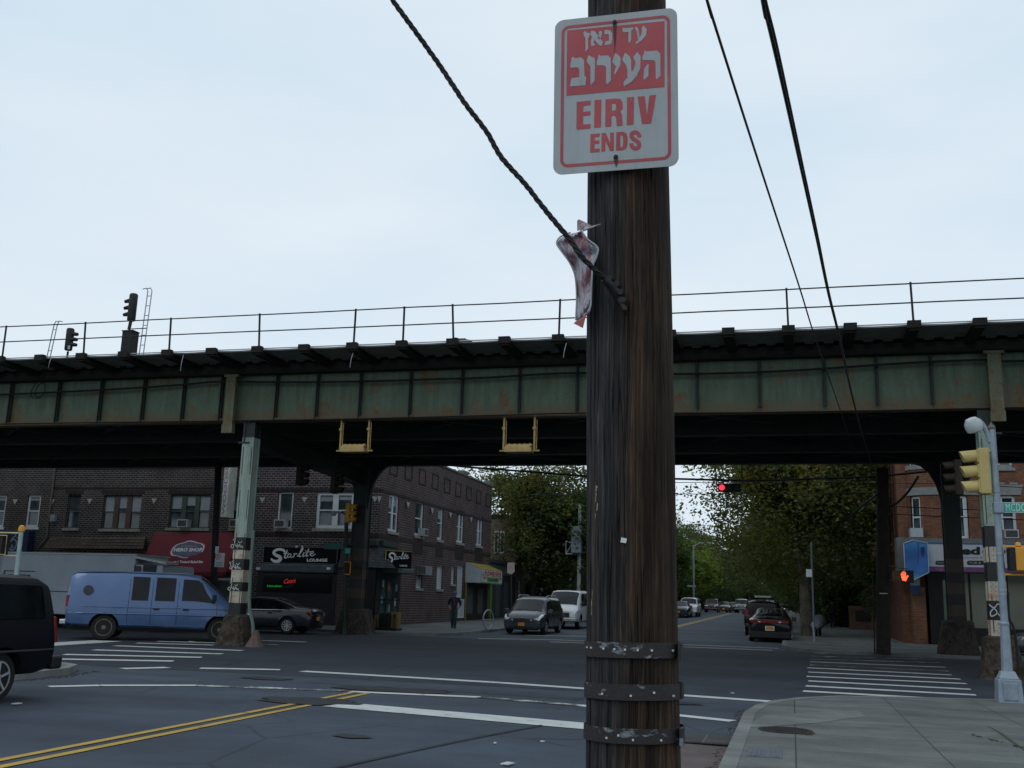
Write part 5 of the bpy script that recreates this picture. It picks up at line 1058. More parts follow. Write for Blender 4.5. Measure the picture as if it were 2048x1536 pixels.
q = MB(); o_ = at(2011, 1024); text_mesh('MCDONALD AV', .86, .145, plane((o_.x, Y0 - .0535, o_.z + .01), (1, 0, 0), (0, 0, 1)), q, ls=1.1); q.build('lettering', mat('letter_white', (.5, .55, .55), .5), sn_, fix=False)
q = MB(); zt_ = at(2007, 1005).z; zb_ = at(2007, 1026).z; x_ = at(2007, 1020).x
for z in (zt_ - .012, zb_ + .004): q.b2((x_ + .004, Y0 - .054, z), (x_ + .94, Y0 - .051, z + .008))
q.build('sign_border', mat('letter_white', (.5, .55, .55), .5), sn_)
q = MB(); a = at(1996, 1016); q.box(a, (.17, .2, .2)); q.build('sign_clamp', M_SILV, g, bev=.01)
q = MB(); a = at(2030, 1142); b = at(2068, 1096); q.b2((a.x, Y0 - .18, a.z), (b.x, Y0 + .15, b.z)); pd = q.build('pedestrian_signal', M_SO, g, bev=.02)
q = MB(); q.b2((at(2018, 1140).x, Y0 - .15, a.z + .01), (a.x, Y0 + .13, b.z - .01)); q.build('signal_face', M_BLACK, pd)
for y in (1093, 1149): q = MB(); q.tube([at(2007, y), at(2060, y + 1)], .022, 8); q.lathe([(.04, -.03), (.04, .03)], at(2007, y), n=8); q.build('signal_bracket', M_SO, pd)
q = MB(); q.lathe([(.06, 0), (.05, .05), (.02, .07)], at(2036, 1092), n=8); q.build('cap_nut', M_SO, pd)
q = MB(); q.tube(sm([at(2016, 1185), at(2018, 1235), at(2026, 1252), at(2033, 1290), at(2036, 1340), at(2034, 1400)], 5), .022, 8); q.build('conduit', M_RUB, g, smooth=True)
# dark signal on the front right column
a = PY(1917, 955, 29.6); g = thing('traffic_signal', 'dark brown traffic signal between the right columns behind the pale yellow one', 'traffic signal', a); sighead(g, a, RAD(180), M_SD, .95, 1.)
q = MB(); q.tube([a + Vector((.05, 0, .42)), (5.0, 29.8, a.z + .42)], .03, 6); q.build('bracket', M_SD, g)
# dark pole beyond the right zebra
g0 = GG(1767, 1307, .12); X0, Y0 = g0.x, g0.y
dp = thing('utility_pole', 'dark straight utility pole on the far right sidewalk by the zebra crossing', 'utility pole', (X0, Y0, .15))
def at(px, py, Y=Y0): return PY(px, py, Y)
zt = at(1763, 930); q = MB(); q.tube([(X0, Y0, .1), (zt.x + .03, Y0, 6.9)], [.255, .21], 16); q.build('pole', mat('dark_pole_wood', (.022, .017, .014), .85, 0, .4, 5), dp, smooth=True)
q = MB(); q.tube([(X0 - .3, Y0, .12), (X0 - .26, Y0, 3.0)], .03, 6); q.build('conduit', M_IRON, dp); q = MB(); a = at(1766, 1187); q.b2((a.x - .14, Y0 - .27, a.z - .02), (a.x + .14, Y0 - .25, a.z + .015)); q.build('metal_tag', M_STEEL, dp)
Yp = Y0 - .35; g = thing('pedestrian_signal', 'pedestrian signal showing a glowing red hand on the side of the dark pole', 'pedestrian signal', PY(1808, 1152, Yp))
def at(px, py, Y=Yp): return PY(px, py, Y)
a = at(1801, 1165); b = at(1827, 1141); q = MB(); q.b2((a.x, Yp, a.z), (b.x, Yp + .25, b.z)); q.build('signal_face', M_BLACK, g)
a2 = at(1785, 1163); q = MB(); q.b2((a2.x, Yp + .02, a2.z), (a.x, Yp + .24, b.z - .02)); q.build('housing', mat('signal_ochre', (.11, .07, .03), .6), g)
for y in (1133, 1161): q = MB(); q.tube([at(1778, y - 2), at(1800, y + 4 if y < 1150 else y), at(1815, y + 5 if y < 1150 else y + 3)], .022, 6); q.build('bracket', mat('signal_ochre', (.11, .07, .03), .6), g)
hc = at(1808.5, 1153, Yp - .005); q = MB(); s = .0022
hand = [(-30, -75), (25, -75), (45, -30), (70, 10), (55, 25), (30, -5), (28, 70), (15, 75), (10, 15), (5, 88), (-10, 88), (-10, 15), (-22, 80), (-35, 75), (-28, 10), (-42, 55), (-54, 48), (-45, -20)]
q.poly([hand], lambda x, y: hc + Vector((x * s, 0, y * s))); q.build('red_hand', glow('hand_glow', (1, .12, .04), 1.6), g, fix=False)
# red horizontal signal hung on the span wire
Yp = 43.3; a = at(1436, 983, Yp); b = at(1481, 967, Yp); g = thing('traffic_signal', 'horizontal black traffic signal with the red lamp lit, hung over the street', 'traffic signal', ((a.x + b.x) / 2, Yp, a.z))
q = MB(); q.b2((a.x, Yp, a.z), (b.x, Yp + .22, b.z)); hd = q.build('signal_head', M_BLACK, g, bev=.02)
for k in range(3):
    c = a.x + (b.x - a.x) * (.17 + .33 * k); zc_ = (a.z + b.z) / 2; q = MB(); q.lathe([(.115, 0), (.11, -.02)], (c, Yp, zc_), 'Y', 16); q.build('lens', glow('red_lamp', (1, .03, .06), 2.2) if k == 0 else M_LENS, hd)
    q = MB(); n = 12; vs = [(c + r * math.cos(t_), Yp + y, zc_ + r * math.sin(t_)) for y in (0, -.2) for r in (.13,) for t_ in [math.pi * j / n for j in range(n + 1)]]; q.add(vs, [(j, j + 1, n + 2 + j, n + 1 + j) for j in range(n)]); q.build('visor', mat('visor_olive', (.05, .045, .03), .6), hd)
for px in (1434, 1486): q = MB(); p0 = at(px, 972, Yp + .1); q.tube([p0, (p0.x - .05, Yp + .1, 7.4)], .022, 6); q.tube([p0, ((a.x + b.x) / 2, Yp + .1, p0.z)], .02, 6); q.build('hanger', M_IRON, g)
# near-left mast with yellow cap
Yp = 19.9; g = thing('signal_pole', 'pale slim pole with a yellow cap behind the near-black van', 'signal pole', (at(25, 1210, Yp).x, Yp, .12))
q = MB(); q.tube([at(22, 1240, Yp), at(43, 1060, Yp)], .05, 12); q.build('pole', mat('pole_pale_paint', (.27, .33, .34), .5, .1, .2, 5), g, smooth=True)
q = MB(); q.lathe([(.07, -.02), (.075, .02), (.06, .1), (.03, .12)], at(43, 1061, Yp), n=12); q.build('cap', M_SO, g, smooth=True)
a = at(-22, 1109, Yp); b = at(14, 1070, Yp); q = MB(); q.b2((a.x, Yp - .12, a.z), (b.x, Yp + .1, b.z)); pd = q.build('pedestrian_signal', M_SD, g)
M_PF = mat('pale_yellow_trim', (.42, .36, .2), .5); q = MB(); q.tube([at(-22, 1070, Yp - .13), at(14, 1071, Yp - .13), at(10, 1109, Yp - .13), at(-22, 1108, Yp - .13)], .012, 5); q.build('signal_frame', M_PF, pd)
for y0, y1 in ((1065, 1066), (1111, 1112)): q = MB(); q.tube([at(-25, y0, Yp), at(38, y1, Yp)], .022, 6); q.build('bracket', M_PF, g)
# gas-lamp style far street lamps, cabinet pole, sign poles
def polething(name, label, cat, px, py0, py1, Y, r, mt, px1=None):
    a = PY(px, py0, Y); b = PY(px1 or px, py1, Y); zg = gz(Y) + .12; g = thing(name, label, cat, (a.x, Y, zg)); q = MB(); q.tube([(a.x, Y, zg - .02), b], [r * 1.15, r], 8); q.build('pole', mt, g, smooth=True); return g
g = polething('street_lamp', 'grey street lamp pole beside the white suv on the left kerb', 'street lamp', 1388, 1222, 1090, 112, .09, M_SILV, 1387)
q = MB(); q.tube([PY(1387, 1092, 112), PY(1400, 1086, 112), PY(1420, 1086, 112)], .05, 6); q.build('lamp_arm', M_SILV, g); cobra(g, PY(1420, 1087, 112), (1, 0, -.05), .9)
q = MB(); a = PY(1383, 1172, 112); q.box(a, (.9, .04, .18)); q.build('street_name_sign', M_STEEL, g)
g = polething('sign_pole', 'slim grey pole with a small white parking sign in front of the big street tree', 'sign pole', 1629, 1285, 1085, 50.5, .042, mat('dull_post_grey', (.09, .105, .12), .6), 1622)
q = MB(); a = PY(1618, 1146, 50.4); q.b2((a.x - .13, 50.4, a.z - .18), (a.x + .13, 50.41, a.z + .17)); q.build('parking_sign', M_FRW, g)
g = polething('sign_pole', 'short grey sign post standing at the right kerb behind the black sedan', 'sign pole', 1629, 1287, 1243, 49.5, .04, M_STEEL, 1625)
g = polething('sign_pole', 'dark post with a tattered pinkish paper sign beside the flower shop', 'sign pole', 1024, 1252, 1126, 53, .04, M_IRON, 1022)
q = MB(); q.prism([PY(1015, 1125, 52.9), PY(1029, 1125, 52.9), PY(1029, 1143, 52.9), PY(1023, 1149, 52.9), PY(1014, 1146, 52.9)], (0, .02, 0)); q.build('paper_sign', mat('pinkish_paper', (.32, .26, .26), .8), g)
Yc = 72; g = polething('utility_pole', 'pole carrying a grey metal cabinet high above the white van', 'utility pole', 1157, 1235, 1008, Yc, .13, M_STEEL, 1160)
q = MB(); a = PY(1143, 1106, Yc - .5); b = PY(1164, 1053, Yc - .5); q.b2((a.x, Yc - .75, a.z), (b.x, Yc - .15, b.z)); q.build('cabinet', mat('cabinet_grey', (.14, .17, .19), .5, .1, .15, 3), g, bev=.03)
q = MB()
for p0, p1 in (((1132, 1082), (1132, 1108)), ((1132, 1108), (1156, 1108)), ((1132, 1108), (1144, 1088)), ((1132, 1082), (1143, 1086))): q.tube([PY(*p0, Yc - .4), PY(*p1, Yc - .4)], .035, 5)
q.build('bracket', M_STEEL, g)
# no-parking sign on a dark post by the red awning
Yp = 41.0; g = thing('sign_pole', 'dark thick post in front of the red awning carrying a white no-parking sign', 'sign pole', (PY(425, 1240, Yp).x, Yp, .1))
q = MB(); q.tube([PY(425, 1262, Yp), PY(430, 1090, Yp), PY(437, 928, Yp), PY(440, 860, Yp)], .15, 10); q.build('post', mat('dark_post', (.012, .012, .013), .7), g)
a = PY(429, 1134, Yp - .25); b = PY(450, 1106, Yp - .25); q = MB(); q.b2((a.x, Yp - .26, a.z), (b.x, Yp - .25, b.z)); sp = q.build('no_parking_sign', M_FRW, g)
q = MB(); c = PY(436, 1113, Yp - .265); q.lathe([(.13, 0), (.10, 0)], c, 'Y', 18); q.v = q.v; q2 = MB(); n = 20
vs = [(c.x + r * math.cos(2 * math.pi * j / n), Yp - .268, c.z + r * math.sin(2 * math.pi * j / n)) for r in (.13, .1) for j in range(n)]; q2.add(vs, [(j, (j + 1) % n, n + (j + 1) % n, n + j) for j in range(n)]); q2.stroke([(-.08, .08), (.08, -.08)], .03, lambda u, v: Vector((c.x + u, Yp - .269, c.z + v))); q2.build('red_ring', M_SIGR, sp, fix=False)
q = MB(); text_mesh('P', .07, .12, plane((c.x - .035, Yp - .267, c.z - .06), (1, 0, 0), (0, 0, 1)), q); 
for k in range(3): q.b2((a.x + .06, Yp - .264, a.z + .05 + k * .07), (b.x - .06, Yp - .262, a.z + .07 + k * .07))
q.build('sign_lettering', M_IRON, sp, fix=False); q = MB(); a = PY(430, 1106, Yp - .25); b = PY(438, 1093, Yp - .25); q.b2((a.x, Yp - .26, a.z), (b.x, Yp - .25, b.z)); q.build('paper_notice', M_FRW, g)
# thin green conduit pole hugging the left column
g = thing('conduit_pole', 'thin pale green bent pipe pole right beside the left banded column', 'pipe', (-16.6, 29.6, 0)); Yp = 29.55
q = MB(); q.tube(sm([PY(506, 1282, Yp), PY(506, 1250, Yp), PY(499, 1215, Yp), PY(500, 1170, Yp), PY(503, 1120, Yp), PY(507, 1060, Yp)], 4), .055, 8); q.build('pipe', rusty('pipe_green', (.1, .15, .13), (.1, .06, .03), .3), g, smooth=True)
q = MB(); q.lathe([(.32, 0), (.24, .12), (.15, .3), (.08, .5)], (PY(510, 1288, Yp).x, Yp, 0), n=9); q.build('concrete_foot', mat('foot_concrete', (.095, .07, .06), .9, 0, .3, 6), g)
# bike rack
g0 = GG(976, 1259, .13); q = MB(); cz = g0.z + .47; pts = [(g0.x + .14 * math.cos(a), g0.y + .42 * math.cos(a), cz + .45 * math.sin(a)) for a in [2 * math.pi * k / 28 for k in range(29)]]; g = thing('bike_rack', 'round silver hoop bicycle rack on the sidewalk by the minivan', 'bike rack', g0)
q.tube(pts, .032, 8, cap=False); q.build('hoop', M_STEEL, g, smooth=True); q = MB(); q.tube([(g0.x - .14, g0.y - .42, cz), (g0.x + .14, g0.y + .42, cz)], .022, 6); q.build('crossbar', M_STEEL, g); q = MB(); q.lathe([(.1, 0), (.1, .03)], (g0.x, g0.y, g0.z), n=12); q.tube([(g0.x, g0.y, g0.z), (g0.x, g0.y, g0.z + .05)], .04, 6); q.build('foot', M_STEEL, g)
# yellow and black barricade bin
Yp = 44.0; g = thing('newspaper_box', 'yellow and black newspaper boxes on a black base at the far corner', 'newspaper boxes', (PY(774, 1266, Yp).x, Yp, .17)); M_OC = mat('ochre_plastic', (.17, .125, .04), .6, 0, .25, 5)
def bx2(px0, py0, px1, py1, y0, y1, mt, nm, par=None, bev=.0): a = PY(px0, py1, Yp); b = PY(px1, py0, Yp); q = MB(); q.b2((a.x, Yp + y0, a.z), (b.x, Yp + y1, b.z)); return q.build(nm, mt, par or g, bev=bev)
bx2(750, 1256, 798, 1268, -.35, .4, M_BLACK, 'base', bev=.03); bx2(761, 1226, 785, 1257, -.2, .3, M_BLACK, 'box', bev=.02)
for p in ((751, 1231, 755, 1257), (757, 1228, 761, 1257), (785, 1228, 789, 1258), (794, 1224, 799, 1258)): bx2(*p, -.2, .2, M_OC, 'post')
bx2(785, 1224, 799, 1229, -.2, .25, M_OC, 'top_board'); bx2(751, 1198, 753, 1231, -.03, .0, M_IRON, 'rail'); bx2(783, 1198, 785, 1231, -.03, 0, M_IRON, 'rail'); bx2(751, 1199, 800, 1200.5, -.03, 0, M_IRON, 'rail')
# ============================================================ BUILDINGS
B_DK = brick('brick_dark_brown', (.022, .015, .014), (.045, .030, .026), (.135, .13, .13), bw=.29, rh=.112, ms=.017); B_ST = brick('brick_corner_building', (.026, .017, .018), (.05, .032, .032), (.16, .155, .165), bw=.27, rh=.118, ms=.018)
B_SIDE = brick('brick_side_wall', (.036, .018, .017), (.07, .034, .029), (.135, .115, .12), bw=.3, rh=.125, ms=.019); B_OR = brick('brick_orange', (.125, .052, .026), (.18, .08, .040), (.16, .10, .075), bw=.26, rh=.10, ms=.013, dirt=.75)
B_BG = brick('brick_beige', (.17, .14, .10), (.21, .17, .13), (.12, .11, .10))
M_BAND = brick('brick_soldier_band', (.022, .014, .013), (.032, .02, .018), (.04, .036, .036), bw=.07, rh=.21)
M_ROOF = mat('roof_dark', (.02, .02, .022), .9); M_TILE = None
def wall(name, parent, O, U, W, H, holes, N, mt, depth=.16, mt2=None):
    """brick wall with real openings; holes = (u0, v0, u1, v1); N outward"""
    O = Vector(O); U = Vector(U); N = Vector(N); us = sorted({0, W} | {h[0] for h in holes} | {h[2] for h in holes}); vs = sorted({0, H} | {h[1] for h in holes} | {h[3] for h in holes}); mb = MB()
    for a, b in zip(us[:-1], us[1:]):
        for c, d in zip(vs[:-1], vs[1:]):
            m_ = ((a + b) / 2, (c + d) / 2)
            if any(h[0] < m_[0] < h[2] and h[1] < m_[1] < h[3] for h in holes): continue
            mb.add([O + U * u + Vector((0, 0, v)) for u, v in ((a, c), (b, c), (b, d), (a, d))], [(0, 1, 2, 3)])
    for h in holes:
        c = [O + U * u + Vector((0, 0, v)) for u, v in ((h[0], h[1]), (h[2], h[1]), (h[2], h[3]), (h[0], h[3]))]; i = [p - N * depth for p in c]; mb.add(c + i, [(k, (k + 1) % 4, 4 + (k + 1) % 4, 4 + k) for k in range(4)])
    return mb.build(name, mt, parent, fix=False)
def window(parent, O, U, N, h, fr, cols=1, sash=True, depth=.10, fw_=.06, gl=None, blind=0., ac=None, sill=M_STONE, name='window', mull=None, trim=0.):
    O = Vector(O); U = Vector(U); N = Vector(N); u0, v0, u1, v1 = h; Z = Vector((0, 0, 1))
    def bxx(q, a, b, c, d, n0, n1):
        vs = [O + U * u + Z * v - N * n for n in (n0, n1) for u, v in ((a, c), (b, c), (b, d), (a, d))]; q.add(vs, [(0, 1, 2, 3), (7, 6, 5, 4), (0, 4, 5, 1), (1, 5, 6, 2), (2, 6, 7, 3), (3, 7, 4, 0)])
    q = MB(); e = .002
    bxx(q, u0 + e, u0 + fw_, v0 + e, v1 - e, depth - .03, depth + .03); bxx(q, u1 - fw_, u1 - e, v0 + e, v1 - e, depth - .03, depth + .03); bxx(q, u0 + fw_, u1 - fw_, v1 - fw_, v1 - e, depth - .03, depth + .03); bxx(q, u0 + fw_, u1 - fw_, v0 + e, v0 + fw_, depth - .03, depth + .03)
    mw = mull or fw_ * 1.6
    for k in range(1, cols): u = u0 + (u1 - u0) * k / cols; bxx(q, u - mw / 2, u + mw / 2, v0 + fw_, v1 - fw_, depth - .03, depth + .03)
    if sash: vm = v0 + (v1 - v0) * .5; bxx(q, u0 + fw_, u1 - fw_, vm - .03, vm + .03, depth - .024, depth + .024)
    if trim:
        for a, b, c, d in ((u0 - trim, u0, v0 - trim, v1 + trim), (u1, u1 + trim, v0 - trim, v1 + trim), (u0, u1, v1, v1 + trim)): bxx(q, a, b, c, d, -.03, .0)
    w_ = q.build(name, fr, parent)
    q = MB(); bxx(q, u0 + .01, u1 - .01, v0 + .01, v1 - .01, depth + .035, depth + .05); q.build('pane', gl or M_GLASS, w_)
    if blind:
        q = MB()
        for k in range(cols):
            a = u0 + (u1 - u0) * k / cols + fw_; b = u0 + (u1 - u0) * (k + 1) / cols - fw_; bl = blind * (1, .75, 1.1, .9)[k % 4]; bxx(q, a, b, v1 - fw_ - (v1 - v0 - 2 * fw_) * min(bl, 1), v1 - fw_, depth + .026, depth + .034)
        q.build('blind', M_BLIND, w_)
    if sill: q = MB(); bxx(q, u0 - .1, u1 + .1, v0 - .14, v0 - .002, -.07, .10); q.build('sill', sill, w_)
    if ac:
        q = MB(); u = u0 + (u1 - u0) * ac; bxx(q, u - .3, u + .3, v0 + .02, v0 + .42, -.32, depth - .03); a_ = q.build('air_conditioner', mat('ac_white', (.36, .39, .41), .5, 0, .1, 4), w_); q = MB()
        bxx(q, u - .25, u + .25, v0 + .07, v0 + .37, -.326, -.321); q.build('grille', mat('ac_grille', (.05, .055, .06), .6), a_)
    return w_
Z = Vector((0, 0, 1))
FY = 47.3
def fx(px, py=1020, Y=FY): return PY(px, py, Y).x
def fz(py, px=400, Y=FY): return PY(px, py, Y).z
def frect(px0, py0, px1, py1, X0, Y=FY):
    cx = (px0 + px1) / 2; cy = (py0 + py1) / 2; return (PY(px0, cy, Y).x - X0, PY(cx, py1, Y).z, PY(px1, cy, Y).x - X0, PY(cx, py0, Y).z)
def box_shell(parent, x0, x1, y0, y1, z1, mt, roof=M_ROOF, left=True, right=True, back=True):
    q = MB()
    if left: q.add([(x0, y0, 0), (x0, y1, 0), (x0, y1, z1), (x0, y0, z1)], [(0, 1, 2, 3)])
    if right: q.add([(x1, y0, 0), (x1, y1, 0), (x1, y1, z1), (x1, y0, z1)], [(0, 1, 2, 3)])
    if back: q.add([(x0, y1, 0), (x1, y1, 0), (x1, y1, z1), (x0, y1, z1)], [(0, 1, 2, 3)])
    if q.f: q.build('wall', mt, parent, fix=False)
    q = MB(); q.b2((x0 + .3, y0 + .35, z1 - .7), (x1 - .3, y1 - .1, z1 - .6)); q.build('roof', roof, parent)
def tri_stone(parent, px, py, Y=FY, s=.17):
    p = PY(px, py, Y - .03); q = MB(); q.prism([p + Vector((-s, 0, s * .7)), p + Vector((s, 0, s * .7)), p + Vector((0, 0, -s))], (0, .05, 0)); q.build('stone_diamond', mat('stone_accent', (.30, .30, .29), .8, 0, .2, 4), parent)
H0 = 9.3
# --- far left building
XA, XB = -60., fx(101); bl = thing('brick_building', 'dark brick building at the far left with white framed upstairs windows', 'building', ((XA + XB) / 2, FY + 5, .1))
wins = [frect(-12, 990, 10, 1054, XA), frect(53, 990, 79, 1054, XA), frect(-90, 990, -66, 1054, XA)]
wall('wall', bl, (XA, FY, 0), (1, 0, 0), XB - XA, H0, wins, (0, -1, 0), B_DK); box_shell(bl, XA, XB, FY, FY + 16, H0, B_DK)
for h in wins: window(bl, (XA, FY, 0), (1, 0, 0), (0, -1, 0), h, M_FRW, fw_=.11, blind=.12, sill=M_FRW)
tri_stone(bl, 30, 1003)
a = PY(-60, 1113, FY - .5); b = PY(58, 1062, FY - .5); q = MB(); q.b2((a.x, FY - .5, a.z), (b.x, FY - .02, b.z)); aw = q.build('awning', mat('navy_awning', (.012, .018, .06), .6), bl, bev=.03)
q = MB(); Mw = lambda u, v: Vector((PY(26, 1085, FY - .5).x + u * .02, FY - .512, PY(26, 1085, FY - .5).z + v * .02))
for pts in ([(-4, 22), (4, 24), (6, 18), (-2, 12), (-6, 8)], [(-8, 2), (-2, 8), (8, 6), (12, -4), (8, -16), (-2, -20), (-10, -16)], [(10, 14), (14, 13)], [(-4, -6), (2, -12), (-6, -14)]): q.stroke([(p.x, p.y) for p in sm([(x, y, 0) for x, y in pts], 4)], 3.4, Mw)
q.build('painted_swirl', mat('pale_blue_paint', (.2, .26, .3), .6), aw, fix=False)
q = MB(); q.tube([(fx(102) , FY - .07, PY(97, 1075, FY).z), (fx(102), FY - .07, H0)], .045, 6); q.tube([(fx(102), FY - .07, PY(97, 1075, FY).z), (fx(86), FY - .07, PY(86, 1097, FY).z)], .04, 6); q.build('drainpipe', mat('drainpipe', (.1, .09, .075), .6), bl)
q = MB(); q.b2((fx(62), FY - .05, 0), (XB - .1, FY - .01, 3.1)); q.build('shopfront', mat('shopfront_dark', (.02, .018, .016), .5), bl)
# --- middle building with hero shop
XA, XB = fx(101), fx(497); bm_ = thing('brick_building', 'dark brick building with brown window frames above the red awning', 'building', ((XA + XB) / 2, FY + 5, .1))
wins = [frect(133, 989, 159, 1056, XA), frect(205, 990, 281, 1058, XA), frect(339, 989, 419, 1056, XA), frect(464, 988, 490, 1056, XA)]
wall('wall', bm_, (XA, FY, 0), (1, 0, 0), XB - XA, H0, wins, (0, -1, 0), B_DK); box_shell(bm_, XA, XB, FY, FY + 16, H0, B_DK, left=False, right=False)
O = (XA, FY, 0); U = (1, 0, 0); N = (0, -1, 0)
window(bm_, O, U, N, wins[0], mat('grey_green_frame', (.05, .06, .06), .6), blind=0); window(bm_, O, U, N, wins[1], mat('brown_frame_light', (.065, .045, .04), .6), cols=3, blind=.5, mull=.3)
window(bm_, O, U, N, wins[2], mat('grey_green_frame', (.05, .06, .06), .6), cols=3, blind=.42, ac=.43, mull=.28); window(bm_, O, U, N, wins[3], mat('grey_green_frame', (.05, .06, .06), .6), blind=.5, ac=.5)
for px, py in ((104, 1003), (179, 1002), (308, 1001.5)): tri_stone(bm_, px, py)
for px0, px1 in ((128, 164), (200, 286), (334, 424)): q = MB(); q.b2((fx(px0), FY - .012, fz(988)), (fx(px1), FY - .001, fz(981))); q.build('lintel', M_BAND, bm_)
for z0, z1 in ((fz(977), fz(974)), (fz(972) + .9, fz(970) + .9)): q = MB(); q.b2((XA, FY - .03, z0), (XB, FY - .001, z1)); q.build('brick_band', M_BAND, bm_)
q = MB(); a = PY(104, 1043, FY); q.b2((a.x, FY - .2, a.z), (a.x + .3, FY - .01, a.z + .35)); q.build('alarm_box', mat('alarm_grey', (.2, .23, .25), .5), bm_)
M_TILE = brick('roof_tiles_brown', (.075, .055, .042), (.10, .075, .06), (.025, .02, .018), bw=.28, rh=.16, ms=.02)
pa = [PY(101, 1075, FY), PY(292, 1073, FY), PY(287, 1098, FY - .9), PY(88, 1096, FY - .9)]; q = MB(); q.add(pa, [(0, 1, 2, 3)]); 
q = MB(); n = 4
for k in range(n):
    f0, f1 = k / n, (k + 1) / n; L0, L1 = pa[0].lerp(pa[3], f0), pa[0].lerp(pa[3], f1); R0, R1 = pa[1].lerp(pa[2], f0), pa[1].lerp(pa[2], f1); d = Vector((0, -.05, .0)); q.add([L0, R0, R1 + d, L1 + d, L1, R1], [(0, 1, 2, 3), (3, 2, 5, 4)])
q.build('tiled_canopy', M_TILE, bm_, fix=False)
M_RA = mat('red_awning_cloth', (.115, .012, .022), .75, 0, .12, 1.2)
Wt, Wb = FY - .05, FY - 1.5; pa = [PY(309, 1065, Wt), PY(480, 1065, Wt), PY(452, 1144, Wb), PY(276, 1144, Wb)]; pa[3].x = PY(286, 1122, Wb).x - .2
ra = thing('awning', 'dark red sloping shop awning with the hero shop badge', 'awning', (pa[0].x + 2.4, FY - .7, pa[2].z)); q = MB(); q.add([pa[0], pa[1], pa[2], pa[3]], [(0, 1, 2, 3)]); dz = Vector((0, 0, -.22)); q.add([pa[3], pa[2], pa[2] + dz, pa[3] + dz], [(0, 1, 2, 3)]); q.add([pa[1], pa[2], Vector((pa[2].x, Wt, pa[2].z))], [(0, 1, 2)]); q.add([pa[0], pa[3], Vector((pa[3].x, Wt, pa[3].z))], [(0, 1, 2)]); q.build('canopy', M_RA, ra, fix=False)
nrm = (pa[1] - pa[0]).cross(pa[3] - pa[0]).normalized(); nrm = nrm if nrm.y < 0 else -nrm
def aw(off): # point on the awning under photographed pixel
    def f(px, py):
        d = ray(px, py); s = (pa[0] + nrm * off - CAM).dot(nrm) / d.dot(nrm); return CAM + d * s
    return f
badge = [(x / 10.24 + 280, y / 10.24 + 1050) for x, y in ((605, 560), (650, 470), (720, 410), (800, 372), (900, 350), (960, 322), (1040, 310), (1110, 325), (1180, 350), (1270, 365), (1330, 400), (1345, 450), (1320, 520), (1270, 580), (1200, 625), (1100, 650), (1020, 668), (960, 688), (880, 690), (800, 668), (730, 640), (650, 635), (615, 610))]
bc = (975 / 10.24 + 280, 500 / 10.24 + 1050)
def shrink(P, s): return [(bc[0] + (x - bc[0]) * s, bc[1] + (y - bc[1]) * s) for x, y in P]
bp = MB(); bp.poly([badge], aw(.01)); bo = bp.build('badge', mat('badge_red_rim', (.35, .09, .08), .6), ra, fix=False)
for s, o_, mt in ((.94, .014, mat('badge_white', (.5, .52, .54), .6)), (.87, .018, mat('badge_blue', (.07, .08, .13), .6))): q = MB(); q.poly([shrink(badge, s)], aw(o_)); q.build('badge_field', mt, bo, fix=False)
def awtext(s, x0, x1, yb, yt, off, mt, shear=0., bold=0.):
    f = aw(off); q = MB(); W_ = x1 - x0; text_mesh(s, W_, yb - yt, lambda u, v: f(x0 + u, yb - v), q, shear=shear, bold=bold); q.build('lettering', mt, ra, fix=False)
ML = mat('awning_letter_white', (.6, .62, .63), .6); awtext('HERO SHOP', 347, 405, 1103, 1096, .024, ML, .3, .03); awtext('SECOND ROUND', 363, 393, 1094.5, 1090.5, .024, mat('badge_grey_letter', (.2, .21, .22), .6), .1, .02); awtext('GRILL & BAR', 357, 389, 1108, 1105, .024, mat('badge_tan_letter', (.16, .13, .12), .6))
awtext('er / Tossed Salad Bar', 347, 407, 1126, 1121, .02, ML, .3, .02); awtext('DELIVERY', 347, 387, 1141, 1136.5, .02, ML, .25, .02); awtext('718', 405, 416, 1141.5, 1137.5, .02, ML, .1, .01); awtext('20', 434, 444, 1142, 1138, .02, ML, .1, .01)
# ground floor dark shop glass
q = MB(); q.b2((fx(110), FY - .04, 0), (XB, FY - .01, 2.95)); sf = q.build('shopfront', mat('shopfront_dark', (.02, .018, .016), .5), bm_); q = MB()
for k in range(5): x = fx(125) + k * 2.3; q.b2((x, FY - .055, .6), (x + 1.9, FY - .042, 2.6))
q.build('shop_glass', M_GLASS, sf)
# vertical sign
vs_ = thing('vertical_sign', 'narrow white vertical sign with sideways lettering on the brick wall', 'sign', PY(447, 1034, FY - .3)); a0 = PY(442, 1034, FY - .75); a1 = PY(452, 1034, FY - .15); t0 = PY(447, 925, FY - .75)
q = MB(); q.b2((a0.x, FY - .8, a0.z), (a0.x + .3, FY - .05, t0.z + .6)); q.build('board', mat('sign_cream', (.5, .52, .45), .6), vs_); q = MB(); text_mesh('WOODSETC', t0.z + .5 - a0.z, .17, lambda u, v: Vector((a0.x + .22 - v, FY - .806, a0.z + .1 + u)), q, bold=.02); q.build('lettering', mat('sign_violet', (.17, .15, .28), .6), vs_, fix=False)
